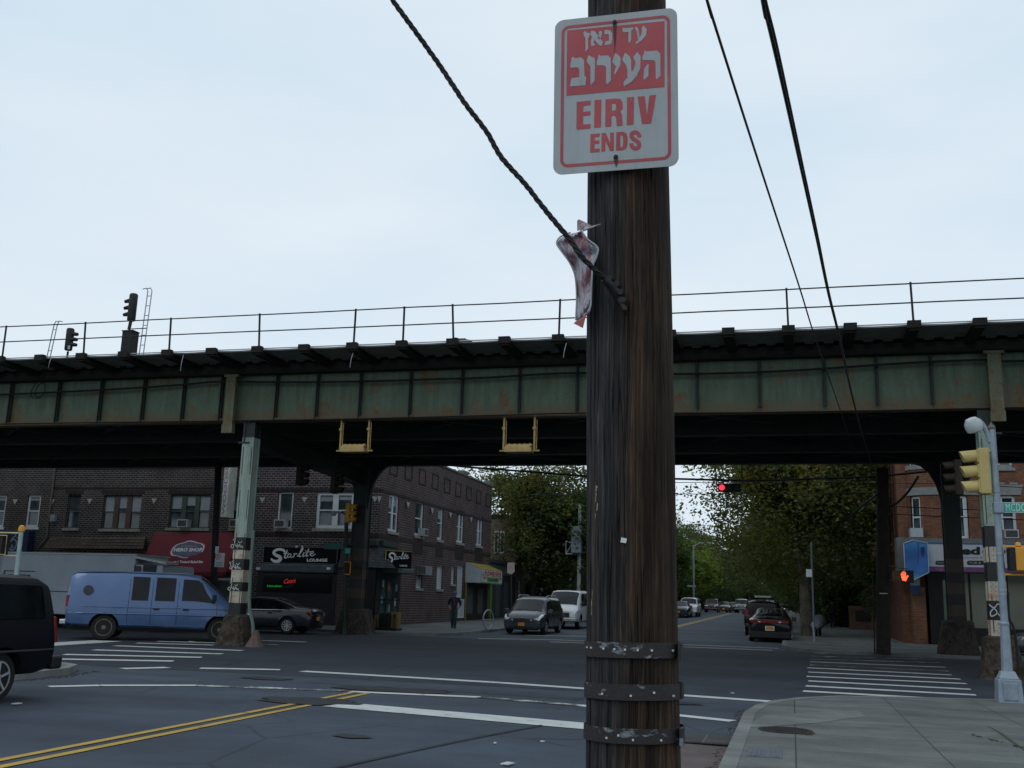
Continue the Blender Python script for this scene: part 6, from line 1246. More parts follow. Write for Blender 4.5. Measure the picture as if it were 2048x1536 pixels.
# --- corner building: STARLITE
XA, XB, YB = fx(497), -19.5, 67.; CH = 1.3
cb_ = thing('corner_building', 'two storey dark brick corner building with the Starlite lounge signs', 'building', ((XA + XB) / 2, FY + 8, .1))
wins = [frect(555, 984, 585, 1057, XA), frect(632, 984, 707, 1057, XA)]; O = (XA, FY, 0)
H1 = 9.15
wall('wall', cb_, O, (1, 0, 0), XB - XA, H1, wins, (0, -1, 0), B_ST)
window(cb_, O, (1, 0, 0), (0, -1, 0), wins[0], M_FRW, sash=False, fw_=.09, ac=.38); window(cb_, O, (1, 0, 0), (0, -1, 0), wins[1], M_FRW, cols=2, fw_=.16, blind=.2, mull=.3)
SO = (XB, FY, 0); SU = (0, 1, 0); SN = (1, 0, 0)
def sy(px, py=1030): return PX(px, py, XB).y - FY
def srect(px0, py0, px1, py1): cy = (py0 + py1) / 2; cx = (px0 + px1) / 2; return (sy(px0, cy), PX(cx, py1, XB).z, sy(px1, cy), PX(cx, py0, XB).z)
sw = [srect(777, 989, 797, 1064), srect(830.5, 1002, 847, 1072), srect(875.5, 1013, 886, 1080), srect(913.5, 1022, 927.5, 1086), srect(952.5, 1032, 965, 1092)]
low = [srect(832, 1152, 844, 1176), srect(873.5, 1131, 885, 1178), srect(902.5, 1134, 909, 1168)]
dr = [srect(914, 1132, 926, 1195)]
wall('wall', cb_, SO, SU, YB - FY, H1, sw + low + dr, SN, B_SIDE)
for i, h in enumerate(sw): window(cb_, SO, SU, SN, h, M_FRW, cols=2 if i in (0, 3, 4) else 1, fw_=.13, blind=.35 if i in (0, 2) else 0, ac=.75 if i == 1 else None)
MBD = mat('white_board', (.38, .41, .44), .6, 0, .12, 2)
for h in low: window(cb_, SO, SU, SN, h, M_FRW, sash=False, fw_=.05, gl=MBD, name='boarded_window')
for h in dr: window(cb_, SO, SU, SN, h, M_FRW, sash=False, fw_=.08, gl=MBD, sill=None, name='door')
window(cb_, SO, SU, SN, srect(914, 1198, 926, 1236), M_FRW, sash=False, depth=-.04, fw_=.08, gl=MBD, sill=None, name='door')
q = MB(); h = srect(834, 1132, 852, 1150); q.b2((XB + .01, FY + h[0], h[1]), (XB + .5, FY + h[2] - .4, h[3])); acb = q.build('air_conditioner', mat('ac_grey', (.2, .22, .24), .5), cb_); q = MB()
for k in range(6): q.b2((XB + .06 + k * .07, FY + h[0] - .012, h[1] + .05), (XB + .09 + k * .07, FY + h[0] - .002, h[3] - .05))
q.build('grille', M_IRON, acb)
q = MB(); q.b2((XB + .1, FY + h[0] + .1, h[1] - .25), (XB + .06, FY + h[0] + .16, h[1])); 
for z0, z1 in ((fz(1075, 700) , fz(1067, 700)), (fz(983, 700) + .0, fz(977, 700))): q.b2((XA, FY - .02, z0), (XB + .02, FY - .001, z1)); q.b2((XB + .001, FY - .02, z0), (XB + .02, YB, z1))
q.build('brick_band', M_BAND, cb_)
for h in sw: q = MB(); q.b2((XB + .001, FY + h[0] - .15, h[1] - 1.0), (XB + .018, FY + h[2] + .15, h[1] - .25)); q.build('brick_panel', M_BAND, cb_)
for k in range(9):
    q = MB(); y0 = FY + 1.0 + k * 2.15
    for a_, b_, c_, d_ in ((0, .09, 7.7, 8.6), (1.0, 1.09, 7.7, 8.6), (.09, 1.0, 7.7, 7.78), (.09, 1.0, 8.52, 8.6)): q.b2((XB + .001, y0 + a_, c_), (XB + .03, y0 + b_, d_))
    q.build('parapet_panel', M_BAND, cb_)
q = MB(); q.b2((XA, FY - .06, H1), (XB + .06, FY + .3, H1 + .1)); q.b2((XB - .3, FY + .3, H1), (XB + .06, YB, H1 + .1))
for k, (y0, y1) in enumerate(((FY, FY + .8), (51.6, 52.6), (56, 57), (60.3, 61.3), (66, 67))): q.b2((XB - .32, y0, H1 + .1), (XB + .08, y1, H1 + .3))
q.build('coping', mat('coping_stone', (.13, .125, .12), .8, 0, .3, 4), cb_)
q = MB(); q.add([(XA, YB, 0), (XB, YB, 0), (XB, YB, H1), (XA, YB, H1)], [(0, 1, 2, 3)]); q.build('wall', B_SIDE, cb_, fix=False); q = MB(); q.b2((XA, FY + .3, H1 - .7), (XB - .3, YB, H1 - .6)); q.build('roof', M_ROOF, cb_)
for px, py in ((524.5, 999.6), (609, 999), (750, 998)): tri_stone(cb_, px, py)
for px, py in ((757, 999), (815, 1011), (863.5, 1022), (900, 1031), (941.5, 1040)): p = PX(px, py, XB + .03); q = MB(); s = .17; q.prism([p + Vector((0, -s * 1.6, s)), p + Vector((0, s * 1.6, s)), p + Vector((0, 0, -s))], (.04, 0, 0)); q.build('stone_diamond', mat('stone_accent', (.30, .30, .29), .8, 0, .2, 4), cb_)
# parapet ornaments on the front (header brick diamonds)
# lounge frontage
lf = fx(513, 1200); q = MB(); q.b2((lf, FY - .06, .0), (fx(671, 1200), FY - .01, fz(1143, 590))); fr_ = q.build('shopfront', mat('lounge_front_dark', (.011, .013, .014), .4), cb_)
q = MB(); q.b2((fx(527, 1170), FY - .075, fz(1185, 590)), (fx(665, 1170), FY - .062, fz(1148, 590))); q.build('shop_glass', glassm('lounge_glass', (.004, .005, .006), .12), fr_)
q = MB(); q.b2((lf, FY - .11, 0), (fx(671, 1200), FY - .062, fz(1187, 590))); q.build('stall_riser', mat('riser_charcoal', (.022, .026, .030), .6), fr_)
q = MB(); q.b2((fx(671, 1200), FY - .03, 0), (fx(692, 1200), FY - .001, fz(1143, 690))); q.build('brick_pier', brick('brick_pier', (.05, .026, .022), (.08, .04, .032), (.2, .18, .17)), cb_)
sbx = thing('lounge_sign', 'long black sign board with white script Starlite and LOUNGE over the front window', 'sign', (fx(600), FY - .2, fz(1128, 600))); Ys = FY - .3
a = PY(525, 1126, Ys); b = PY(676, 1095, Ys); q = MB(); q.b2((a.x, Ys, a.z), (b.x, FY - .01, b.z)); q.build('board', mat('sign_board_black', (.006, .007, .009), .8, 0, .1, 2, 0, .08), sbx)
q = MB()
for x0, z0, x1, z1 in ((a.x, a.z, b.x, a.z + .03), (a.x, b.z - .03, b.x, b.z), (a.x, a.z, a.x + .03, b.z), (b.x - .03, a.z, b.x, b.z)): q.b2((x0, Ys - .02, z0), (x1, Ys - .002, z1))
q.build('frame', mat('sign_frame_grey', (.1, .11, .12), .5), sbx)
MW = mat('sign_letter_white', (.66, .68, .7), .5, 0, .06)
SCR = [([(663, 1052), (655, 1030), (620, 1018), (575, 1024), (550, 1052), (575, 1078), (610, 1092), (618, 1118), (590, 1140), (550, 1136), (522, 1112)], [14, 24, 26, 26, 30, 32, 34, 36, 34, 28, 16]),
 ([(690, 1024), (662, 1090), (668, 1106), (686, 1098)], 13), ([(650, 1062), (704, 1056)], 7), ([(728, 1064), (706, 1066), (690, 1088), (700, 1100), (720, 1088), (731, 1066), (722, 1092), (732, 1100), (746, 1090)], 9), ([(752, 1062), (764, 1066), (750, 1100)], 10), ([(762, 1072), (776, 1060), (792, 1064)], 9),
 ([(790, 1090), (812, 1068), (838, 1034), (850, 1008), (842, 1002), (828, 1030), (812, 1074), (814, 1092), (832, 1086)], 12), ([(862, 1050), (848, 1080), (853, 1090), (866, 1080)], 11), ([(910, 1012), (882, 1074), (887, 1088), (904, 1078)], 12), ([(872, 1046), (932, 1040)], 7), ([(922, 1070), (950, 1056), (956, 1040), (938, 1040), (922, 1066), (932, 1084), (958, 1078), (978, 1064)], 9), ([(869, 1030), (879, 1026)], 8)]
q = MB()
def scr(q, M_, s=1.):
    for pts, w_ in SCR:
        P = sm([(x, y, 0) for x, y in pts], 4); n = len(P); ww = w_ if not hasattr(w_, '__len__') else [w_[min(int(i / 4), len(w_) - 1)] + (w_[min(int(i / 4) + 1, len(w_) - 1)] - w_[min(int(i / 4), len(w_) - 1)]) * (i % 4) / 4 for i in range(n)]
        q.stroke([(p.x, p.y) for p in P], ww, M_)
scr(q, lambda x, y: PY(440 + x / 5.12, 900 + y / 5.12, Ys - .025)); q.build('script_lettering', MW, sbx, fix=False)
q = MB(); text_mesh('LOUNGE', 41, 6.2, lambda u, v: PY(613.8 + u, 1123.4 - v, Ys - .025), q, bold=.045); q.build('block_lettering', MW, sbx, fix=False)
q = MB(); 
for px in (595, 604): p = PY(px, 1092, Ys - .25); q.tube([p, (p.x + .06 * (1 if px > 600 else -1), p.y - .06, p.z - .08)], [.03, .05], 8)
q.build('spot_lamp', M_FRW, sbx)
sh = thing('roller_awning', 'long grey rolled awning box under the Starlite sign', 'awning', (fx(588), FY - .4, fz(1143, 590))); a = PY(511, 1143, FY - .5); b = PY(667, 1130, FY - .5); q = MB(); q.b2((a.x, FY - .5, a.z), (b.x, FY - .02, b.z)); q.build('awning_box', mat('awning_grey', (.07, .082, .095), .5), sh, bev=.06)
for px in (516, 657): p = PY(px, 1137, FY - .53); q = MB(); q.b2((p.x - .1, FY - .53, p.z - .06), (p.x + .1, FY - .5, p.z + .06)); q.build('end_cap', MW, sh)
q = MB(); text_mesh('Heineken', 29, 4.2, lambda u, v: PY(534.5 + u, 1174 - v, FY - .09), q, bold=.0); tag(q.build('neon_sign', glow('neon_green', (.02, .5, .06), .5), fix=False), 'green neon beer sign glowing in the lounge window', 'neon sign')
q = MB(); text_mesh('Coors', 24, 9, lambda u, v: PY(568 + u, 1167.5 - v - u * .1, FY - .09), q, shear=.5, bold=.01); tag(q.build('neon_sign', glow('neon_red', (.8, .04, .03), .4), fix=False), 'red neon beer sign glowing in the lounge window', 'neon sign')
q = MB(); text_mesh('LIGHT', 18, 6, lambda u, v: PY(571 + u, 1176 - v - u * .12, FY - .09), q, shear=.3); tag(q.build('neon_sign', mat('neon_off_blue', (.03, .08, .10), .5), fix=False), 'dim bluish word under the red neon beer sign', 'neon sign')
# corner canopy and door
ck = thing('corner_canopy', 'dark shingled canopy wrapping the cut corner entrance of the lounge', 'canopy', (XB - 1, FY - .5, 2.6)); zt_, zb_ = fz(1092, 760), fz(1136, 760)
top = [(fx(694), FY - .15), (XB - .2, FY - .35), (XB + .2, FY + .1), (XB + .2, FY + 1.6)]; bot = [(fx(690), FY - .5), (XB - .0, FY - 1.0), (XB + .95, FY - .1), (XB + .8, FY + 2.2)]
q = MB(); q.add([(x, y, zt_) for x, y in top] + [(x, y, zb_) for x, y in bot], [(0, 1, 5, 4), (1, 2, 6, 5), (2, 3, 7, 6)]); q.add([(x, y, zb_) for x, y in bot] + [(XB - .5, FY + 2, zb_), (fx(694), FY, zb_)], [(0, 1, 2, 3, 4, 5)]); q.build('shingles', brick('shingle_slate', (.035, .042, .05), (.055, .064, .075), (.015, .017, .02), bw=.3, rh=.14, ms=.012), ck, fix=False)
q = MB(); q.b2((fx(700), FY - .5, zt_), (XB + .1, FY - .0, zt_ + .28)); q.b2((XB - .1, FY, zt_), (XB + .3, FY + 1.8, zt_ + .28)); q.build('fascia', mat('fascia_grey', (.03, .034, .038), .7), ck)
q = MB(); q.b2((fx(700, 1200), FY - .05, 0), (XB + .04, FY - .005, zb_)); q.b2((XB + .005, FY - .05, 0), (XB + .04, FY + 3.2, zb_)); ed = q.build('entrance_recess', mat('entrance_dark', (.008, .008, .009), .5), cb_)
q = MB()
for k in range(3): y0 = FY + .5 + k * .85; q.b2((XB + .045, y0, .5), (XB + .06, y0 + .6, 2.4))
q.build('entrance_glass', glassm('entrance_glass', (.03, .05, .055), .1, .8), ed)
q = MB()
for y0, z0, c_ in ((.62, 1.3, 0), (1.5, 1.9, 1), (1.62, .9, 0), (2.4, 1.2, 2), (2.5, 1.9, 0), (.7, 2.1, 2)): q.b2((XB + .062, FY + y0, z0), (XB + .066, FY + y0 + .22, z0 + .35), c_)
q.build('stickers', [mat('poster_blue', (.1, .2, .24), .6), mat('poster_red', (.3, .06, .04), .6), mat('poster_white', (.3, .32, .33), .6)], ed)
ss = thing('lounge_sign', 'small black sign with script Starlite and yellow rim on the side wall', 'sign', PX(790, 1134, XB + .3)); Xs = XB + .95
a = PX(772, 1098, Xs); b = PX(822, 1108, Xs); P0, P1 = PY(783, 1135, FY + .2), None
y0, y1 = PX(784, 1118, Xs).y, PX(822, 1118, Xs).y
Mq = lambda x, y: Vector((PY(770, 1118, FY - .2).x + 1.02 * x, FY - .2 + 1.0 * x, PY(780, 1136, FY).z + y))
wS, hS = .98, .84
q = MB(); q.prism([Mq(0, 0), Mq(wS, 0), Mq(wS, hS), Mq(0, hS)], (-.07, .07, 0)); q.build('board', mat('sign_board_black', (.006, .007, .009), .8, 0, .1, 2, 0, .08), ss)
q = MB(); e = .006
def Mo(x, y, o=.012): return Mq(x, y) + Vector((.707, -.707, 0)) * o
for x0, z0, x1, z1 in ((0, hS - .025, wS, hS), (0, 0, .03, hS)): q.add([Mo(x0, z0), Mo(x1, z0), Mo(x1, z1), Mo(x0, z1)], [(0, 1, 2, 3)])
q.build('yellow_rim', mat('rim_yellow', (.35, .3, .02), .5), ss, fix=False)
q = MB(); scr(q, lambda x, y: Mo(.1 + (x - 520) / 460 * .78, .3 + (1140 - y) / 122 * .42)); q.build('script_lettering', MW, ss, fix=False)
q = MB(); text_mesh('LOUNGE', .28, .08, lambda u, v: Mo(.55 + u, .1 + v), q, bold=.04); q.build('block_lettering', MW, ss, fix=False)
ga = thing('roller_awning', 'short dull green rolled awning below the small side sign', 'awning', PX(806, 1146, XB + .5)); q = MB(); a = PX(792, 1146, Xs - .2); b = PX(826, 1138, Xs - .2); q.b2((XB + .02, a.y, a.z), (Xs - .1, b.y, a.z + .26)); q.build('awning_box', mat('awning_green', (.06, .085, .07), .6), ga, bev=.05)
# hanging lamp knobs on the side wall
# satellite dishes on the roof
for px, py, r in ((902, 955, .35), (862, 932, .4)):
    p = PX(px, py, XB - .8); g = thing('satellite_dish', 'pale satellite dish on the corner building roof, ' + ('farther back' if px > 890 else 'nearer the front'), 'satellite dish', (p.x, p.y, H1)); q = MB(); q.lathe([(.02, .06), (r * .6, .03), (r, 0)], p, 'Y', 16); q.build('dish', M_STEEL, g, smooth=True); q = MB(); q.tube([(p.x, p.y + .1, H1 - .6), (p.x, p.y + .08, p.z)], .03, 6); q.build('mast', M_STEEL, g)
# --- flower shop behind
FX = -19.5; YF0, YF1 = 67.02, 75.
fsb = thing('low_shop', 'low dark one storey shop between the corner building and the row house', 'shop', (-23, 71, .3)); q = MB(); q.b2((-30, YF0, 0), (FX - .3, YF1, 4.1)); q.b2((-30, YF0, 4.1), (FX - .1, YF1, 4.35)); q.build('wall', mat('shop_wall_grey', (.04, .042, .045), .8), fsb)
q = MB(); q.b2((FX - .32, YF0 + .2, 3.35), (FX - .25, YF1, 4.1)); q.build('fascia', mat('fascia_green_grey', (.09, .11, .10), .7), fsb)
q = MB()
for k in range(3): q = MB(); q.b2((FX - .29, YF0 + .4 + k * 2.2, .5), (FX - .25, YF0 + 1.5 + k * 2.2, 2.9)); q.build('shop_panel', mat('shop_panel_grey', (.07, .08, .085), .6), fsb)
fa = thing('awning', 'white boxy awning with yellow roof lettered FLOWER SHOP', 'awning', (-18.6, 68, 2.5)); ay0 = PX(930, 1145, FX).y; ax0, ax1 = FX + .02, PY(961, 1150, ay0).x; az0, az1, az2 = PY(945, 1165, ay0).z, PY(960, 1138, ay0).z, PY(932, 1124, ay0).z; ay1 = PX(1004, 1150, ax1).y
q = MB(); q.b2((FX + .005, ay0 + .15, .2), (FX + .04, YB - .05, az0 + .1)); fr2 = q.build('shopfront', mat('shopfront_dark', (.02, .018, .016), .5), cb_); q = MB()
for k in range(3): q = MB(); q.b2((FX + .045, ay0 + .5 + k * 2.2, .75), (FX + .06, ay0 + 1.7 + k * 2.2, az0 - .3)); q.build('shop_panel', mat('shop_panel_grey', (.07, .08, .085), .6), fr2)
q = MB(); q.add([(ax0, ay0, az0), (ax1, ay0, az0), (ax1, ay0, az1), (ax0, ay0, az2), (ax0, ay1, az0), (ax1, ay1, az0), (ax1, ay1, az1), (ax0, ay1, az2)], [(0, 1, 2, 3), (4, 5, 6, 7), (1, 5, 6, 2), (0, 4, 5, 1)]); q.build('valance', mat('awning_white', (.34, .38, .40), .7, 0, .1, 2), fa, fix=False)
q = MB(); q.add([(ax0, ay0, az2 + .01), (ax1 + .02, ay0, az1 + .01), (ax1 + .02, ay1, az1 + .01), (ax0, ay1, az2 + .01)], [(0, 1, 2, 3)]); q.build('yellow_roof', mat('awning_yellow', (.24, .18, .03), .7), fa, fix=False)
q = MB(); Mf = lambda u, v: Vector((ax1 + .03, ay0 + .1 + u, az0 + .05 + v)); Hf = az1 - az0 - .08; q.poly([[(0, 0), (ay1 - ay0 - .2, 0), (ay1 - ay0 - .2, Hf), (0, Hf)]], Mf); q.build('sign_panel', mat('sign_panel_white', (.38, .42, .38), .6), fa, fix=False)
Mf2 = lambda u, v: Vector((ax1 + .04, ay0 + .1 + u, az0 + .05 + v)); LW = ay1 - ay0 - .2; q = MB(); text_mesh('FLOWER SHOP', LW * .8, Hf * .42, lambda u, v: Mf2(u + LW * .15, v + Hf * .52), q, bold=.03); q.build('red_lettering', mat('letter_red', (.4, .03, .03), .6), fa, fix=False)
q = MB(); q.poly([[(LW * .26, .05), (LW * .82, .05), (LW * .82, Hf * .45), (LW * .26, Hf * .45)]], Mf2); q.build('green_panel', mat('panel_green', (.1, .3, .08), .6), fa, fix=False); q = MB(); Mf3 = lambda u, v: Vector((ax1 + .05, ay0 + .1 + u, az0 + .05 + v)); text_mesh('917-853-8387', LW * .48, Hf * .25, lambda u, v: Mf3(u + LW * .3, v + Hf * .12), q, bold=.02); q.build('number_lettering', M_IRON, fa, fix=False)
q = MB()
for u, v, s, c in ((.5, .25, .16, 0), (.75, .15, .14, 1), (.35, .6, .12, 2), (3.8, .25, .15, 1), (4.05, .3, .15, 2), (.95, .3, .1, 0)): q.poly([[(u * LW / 4.4 + s * math.cos(k * 1.047) * 1.2, Hf * .2 + v * .5 + s * .6 * math.sin(k * 1.047)) for k in range(6)]], Mf3, c)
q.build('painted_flowers', [mat('petal_red', (.4, .1, .1), .6), mat('petal_pink', (.35, .2, .22), .6), mat('petal_violet', (.1, .08, .25), .6)], fa, fix=False)
for px, c, nm, lb in ((931, (.24, .2, .07), 'post', 'thin ochre post at the near end of the flower shop awning'), (981, (.10, .28, .02), 'post', 'bright green post under the flower shop awning')):
    p = PY(px, 1200, ay0 if px < 950 else ay0 + 2.2); q = MB(); q.tube([(p.x, p.y, gz(p.y) + .1), (p.x, p.y, az0)], .07, 6); tag(q.build('awning_post', mat('post_%d' % px, tuple(x * .6 for x in c), .6)), lb, 'post')
# --- beige row house and small house behind trees
def house(name, label, x0, x1, y0, y1, h, mt, cols, lv, frm, roofm=M_ROOF, side=1):
    g = thing(name, label, 'house', ((x0 + x1) / 2, (y0 + y1) / 2, gz(y0))); hs = []
    L_ = y1 - y0
    for z in lv:
        for k in range(cols): u = L_ * (k + .5) / cols; hs.append((u - .5, z, u + .5, z + 1.6))
    X = x1 if side > 0 else x0
    wall('wall', g, (X, y0, 0), (0, 1, 0), L_, h, hs, (side, 0, 0), mt)
    for w_ in hs: window(g, (X, y0, 0), (0, 1, 0), (side, 0, 0), w_, frm, fw_=.1)
    q = MB(); q.add([(x0, y0, 0), (x1, y0, 0), (x1, y0, h), (x0, y0, h), (x0, y1, 0), (x1, y1, 0), (x1, y1, h), (x0, y1, h)], [(0, 1, 2, 3), (4, 5, 6, 7), (0, 3, 7, 4) if side > 0 else (1, 2, 6, 5)]); q.build('wall', mt, g, fix=False)
    q = MB(); q.b2((x0 - .2, y0 + .01, h), (x1 + .25, y1 - .01, h + .35)); q.build('roof', roofm, g)
    # front windows facing the junction
    return g
g = house('row_house', 'beige brick two storey row house half hidden by trees', -28, -19.9, 75.1, 86, 7.6, B_BG, 4, (1.5, 4.9), M_FRW)
for px0, px1 in ((987, 991.5), (999, 1004)): a = PY(px0, 1107, 75.0); b = PY(px1, 1062, 75.0); q = MB(); q.b2((a.x, 75.04, a.z), (a.x + .34, 75.09, b.z)); wq = q.build('window', M_FRW, g); q = MB(); q.b2((a.x + .07, 75.02, a.z + .12), (a.x + .27, 75.035, b.z - .12)); q.build('pane', M_GLASS, wq)
g = house('row_house', 'dark grey house with a white framed window above the minivan roof', -26, -18.6, 86.3, 97, 6.5, mat('siding_dark', (.05, .055, .06), .8), 4, (1.3, 4.2), M_FRW)
q = MB(); a = PY(1057, 1192, 86.2); b = PY(1071, 1171, 86.2); q.b2((a.x, 86.24, a.z), (b.x, 86.29, b.z)); wq = q.build('window', M_FRW, g); q = MB(); q.b2((a.x + .08, 86.2, a.z + .08), (a.x + (b.x - a.x) / 2 - .04, 86.235, b.z - .08)); q.b2((a.x + (b.x - a.x) / 2 + .04, 86.2, a.z + .08), (b.x - .08, 86.235, b.z - .08)); q.build('pane', M_GLASS, wq)
cs_ = [(.07, .06, .055), (.12, .09, .07), (.05, .05, .055), (.1, .06, .045)]
for i, (y0, y1, h) in enumerate(((97.3, 110, 7.), (111, 124, 6.5), (125, 140, 7.2), (141, 160, 7), (161, 185, 6.8), (186, 215, 7))): house('row_house', ('brown', 'tan', 'grey', 'reddish', 'dim brown', 'farthest')[i] + ' row house under the trees on the left of the far street', -28, -19.2, y0, y1, h, mat('far_house_%d' % (i % 4), cs_[i % 4], .8), 4, (1.4, 4.4), M_FRW)
for i, (y0, y1, h) in enumerate(((80, 96, 7.), (97, 116, 7.4), (117, 140, 7.), (141, 170, 7.2), (171, 215, 7))): house('row_house', ('tan', 'brown', 'dull red', 'grey', 'farthest')[i] + ' row house behind the trees on the right of the far street', 6.5, 15, y0, y1, h, mat('far_house_%d' % ((i + 1) % 4), cs_[(i + 1) % 4], .8), 4, (1.4, 4.4), M_FRD, side=-1)
# --- orange brick bow fronted building on the right
RY, RX = 52., 4.95
rb = thing('bow_front_building', 'orange brick building with curved bow window over the showroom at the right', 'building', (12, 58, .15)); HR = 13.
def rrx(px, py=1030): return PY(px, py, RY).x
bcx, bw_, bpd = 7.15, 1.72, 1.0   # bow centre, half width, projection
def bow(q, z0, z1, r_off=0., n=22, a0=0., a1=1.):
    vs = []
    for k in range(n + 1):
        t = a0 + (a1 - a0) * k / n; a = math.pi * (1 - t); 
        for z in (z0, z1): vs.append((bcx + (bw_ + r_off) * math.cos(a), RY - (bpd + r_off) * math.sin(a) ** .8, z))
    q.add(vs, [(2 * k, 2 * k + 2, 2 * k + 3, 2 * k + 1) for k in range(n)])
z0s, z1s = PY(1850, 1080, 51.2).z, HR
q = MB(); wlo, whi = PY(1850, 1076, 51.2).z, PY(1850, 992, 51.2).z
seg = [(.0, .10, 1), (.10, .24, 0), (.24, .43, 1), (.43, .65, 0), (.65, .80, 1), (.80, .93, 0), (.93, 1., 1)]
for lvl in range(3):
    lo = z0s if lvl == 0 else whi + (lvl - 1) * 3.3 ; 
bow(q, z0s - .4, wlo); bow(q, whi, whi + 1.25); bow(q, whi + 3.1, HR)
for s0, s1, k in seg:
    if k: bow(q, wlo, whi, 0, 6, s0, s1); bow(q, whi + 1.25, whi + 3.1, 0, 6, s0, s1)
q.build('bow_wall', B_OR, rb, fix=False)
for s0, s1, k in seg:
    if not k:
        for a_, b_ in ((wlo, whi), (whi + 1.25, whi + 3.1)):
            q = MB(); bow(q, a_, b_, -.12, 4, s0, s1); wq = q.build('window', M_GLASS, rb, fix=False); q = MB(); d_ = (s1 - s0) * .17; bow(q, a_, b_, -.07, 2, s0, s0 + d_); bow(q, a_, b_, -.07, 2, s1 - d_, s1); bow(q, (a_ + b_) / 2 - .04, (a_ + b_) / 2 + .04, -.07, 4, s0 + d_, s1 - d_); bow(q, b_ - .1, b_, -.07, 4, s0 + d_, s1 - d_); bow(q, a_, a_ + .1, -.07, 4, s0 + d_, s1 - d_); q.build('frame', M_FRW, wq, fix=False)
MS = mat('lintel_stone', (.2, .215, .21), .8, 0, .2, 3)
for a_, b_ in ((PY(1850, 989, 51).z, PY(1850, 974, 51).z), (PY(1850, 937, 51).z, PY(1850, 928, 51).z)):
    q = MB(); bow(q, a_, b_, .05)
    n = 22; q.add([(bcx + (bw_ + r) * math.cos(math.pi * (1 - k / n)), RY - (bpd + r) * math.sin(math.pi * k / n) ** .8, z) for z in (a_, b_) for k in range(n + 1) for r in (0, .05)], [(z * 2 * (n + 1) + 2 * k, z * 2 * (n + 1) + 2 * k + 1, z * 2 * (n + 1) + 2 * k + 3, z * 2 * (n + 1) + 2 * k + 2) for z in (0, 1) for k in range(n)]); q.build('stone_band', MS, rb, fix=False)
wr = [(PY(2001, 1030, RY).x - RX, PY(2018, 1078, RY).z, PY(2032, 1030, RY).x - RX, PY(2018, 991, RY).z)]; wr += [(wr[0][0] + 3, wr[0][1], wr[0][2] + 3, wr[0][3]), (wr[0][0], wr[0][1] + 3.3, wr[0][2], wr[0][3] + 3.3)]
wall('wall', rb, (RX, RY, 0), (1, 0, 0), 22, HR, wr, (0, -1, 0), B_OR)
for i, h in enumerate(wr): window(rb, (RX, RY, 0), (1, 0, 0), (0, -1, 0), h, M_FRW, fw_=.12, ac=.55 if i == 0 else None, sill=MS)
h = wr[0]; q = MB(); q.prism([(RX + h[0] - .25, RY - .05, h[3] + .02), (RX + h[2] + .25, RY - .05, h[3] + .02), (RX + h[2] + .4, RY - .05, h[3] + .5), (RX + h[0] - .4, RY - .05, h[3] + .5)], (0, .045, 0)); q.b2((RX + h[0] - .1, RY - .07, h[3] + .5), (RX + h[0] + .25, RY - .005, h[3] + .6)); q.b2((RX + h[2] - .2, RY - .07, h[3] + .5), (RX + h[2] + .15, RY - .005, h[3] + .6)); q.build('keystone_lintel', MS, rb)
a = PY(1996, 934, RY); q = MB(); q.b2((a.x - .2, RY - .06, a.z - .05), (a.x + .6, RY - .003, a.z + .1)); q.build('sill', MS, rb)
a = PY(1820, 1075, 51.2); q = MB(); q.b2((a.x, 50.9, a.z), (a.x + .55, 51.6, a.z + .42)); q.build('air_conditioner', mat('ac_white', (.36, .39, .41), .5), rb)
q = MB(); q.add([(RX, RY, 0), (RX, 79, 0), (RX, 79, HR), (RX, RY, HR)], [(0, 1, 2, 3)]); q.build('wall', brick('brick_orange_side', (.13, .045, .028), (.17, .06, .035), (.08, .06, .05)), rb, fix=False); q = MB(); q.b2((RX, RY + .3, HR - .5), (27, 79, HR - .4)); q.build('roof', M_ROOF, rb)
q = MB()
for y in (53, 54.3, 57, 61): q.tube([(RX - .07, y, 4.5), (RX - .07, y, HR)], .05, 6)
q.build('drainpipes', mat('pipe_brown', (.05, .03, .022), .7), rb)
sf = thing('showroom_front', 'ground floor showroom front with cream blinds behind dark glass', 'shop front', (9, 51.2, .2)); z4 = PY(1950, 1086, 51.0).z; z3 = PY(1950, 1146, 51.0).z
q = MB(); q.b2((RX - .2, 50.9, z3 + .01), (27, RY - .01, z4 + .2)); q.build('canopy_box', mat('canopy_grey', (.12, .125, .12), .7), sf)
q = MB(); q.b2((rrx(1854, 1200), 51.3, 0), (27, 51.99, z3)); q.build('front_frame', mat('front_dark', (.01, .01, .011), .5), sf)
MCR = mat('cream_blind', (.15, .16, .13), .7, 0, .1, 1.2)
for a_, b_ in ((1925, 1938), (1943, 1976), (1988, 1996), (2018, 2028), (2028, 2080)): q = MB(); q.b2((PY(a_, 1200, 51.28).x, 51.27, PY(1950, 1256, 51.28).z), (PY(b_, 1200, 51.28).x, 51.29, z3)); q.build('blind', MCR, sf)
q = MB(); q.b2((rrx(1900), 51.15, .1), (27, 51.25, PY(1950, 1257, 51.2).z)); q.build('stall_riser', mat('riser_black', (.012, .012, .013), .6), sf)
q = MB(); q.b2((PY(1824, 1230, 51.4).x, 51.0, 0), (PY(1851, 1230, 51.4).x, 51.98, PY(1838, 1175, 51.4).z)); q.build('brick_pier', B_OR, sf); q = MB(); q.b2((PY(1824, 1230, 50.98).x, 50.97, PY(1838, 1188, 50.98).z), (PY(1843, 1230, 50.98).x, 50.995, PY(1838, 1150, 50.98).z)); q.build('poster', mat('poster_pale', (.2, .24, .27), .6), sf); q = MB(); q.b2((PY(1824, 1230, 50.9).x, 50.94, PY(1838, 1188, 50.95).z), (PY(1843, 1230, 50.9).x, 50.968, PY(1838, 1171, 50.95).z)); q.build('poster', mat('poster_navy', (.02, .05, .14), .6), sf)
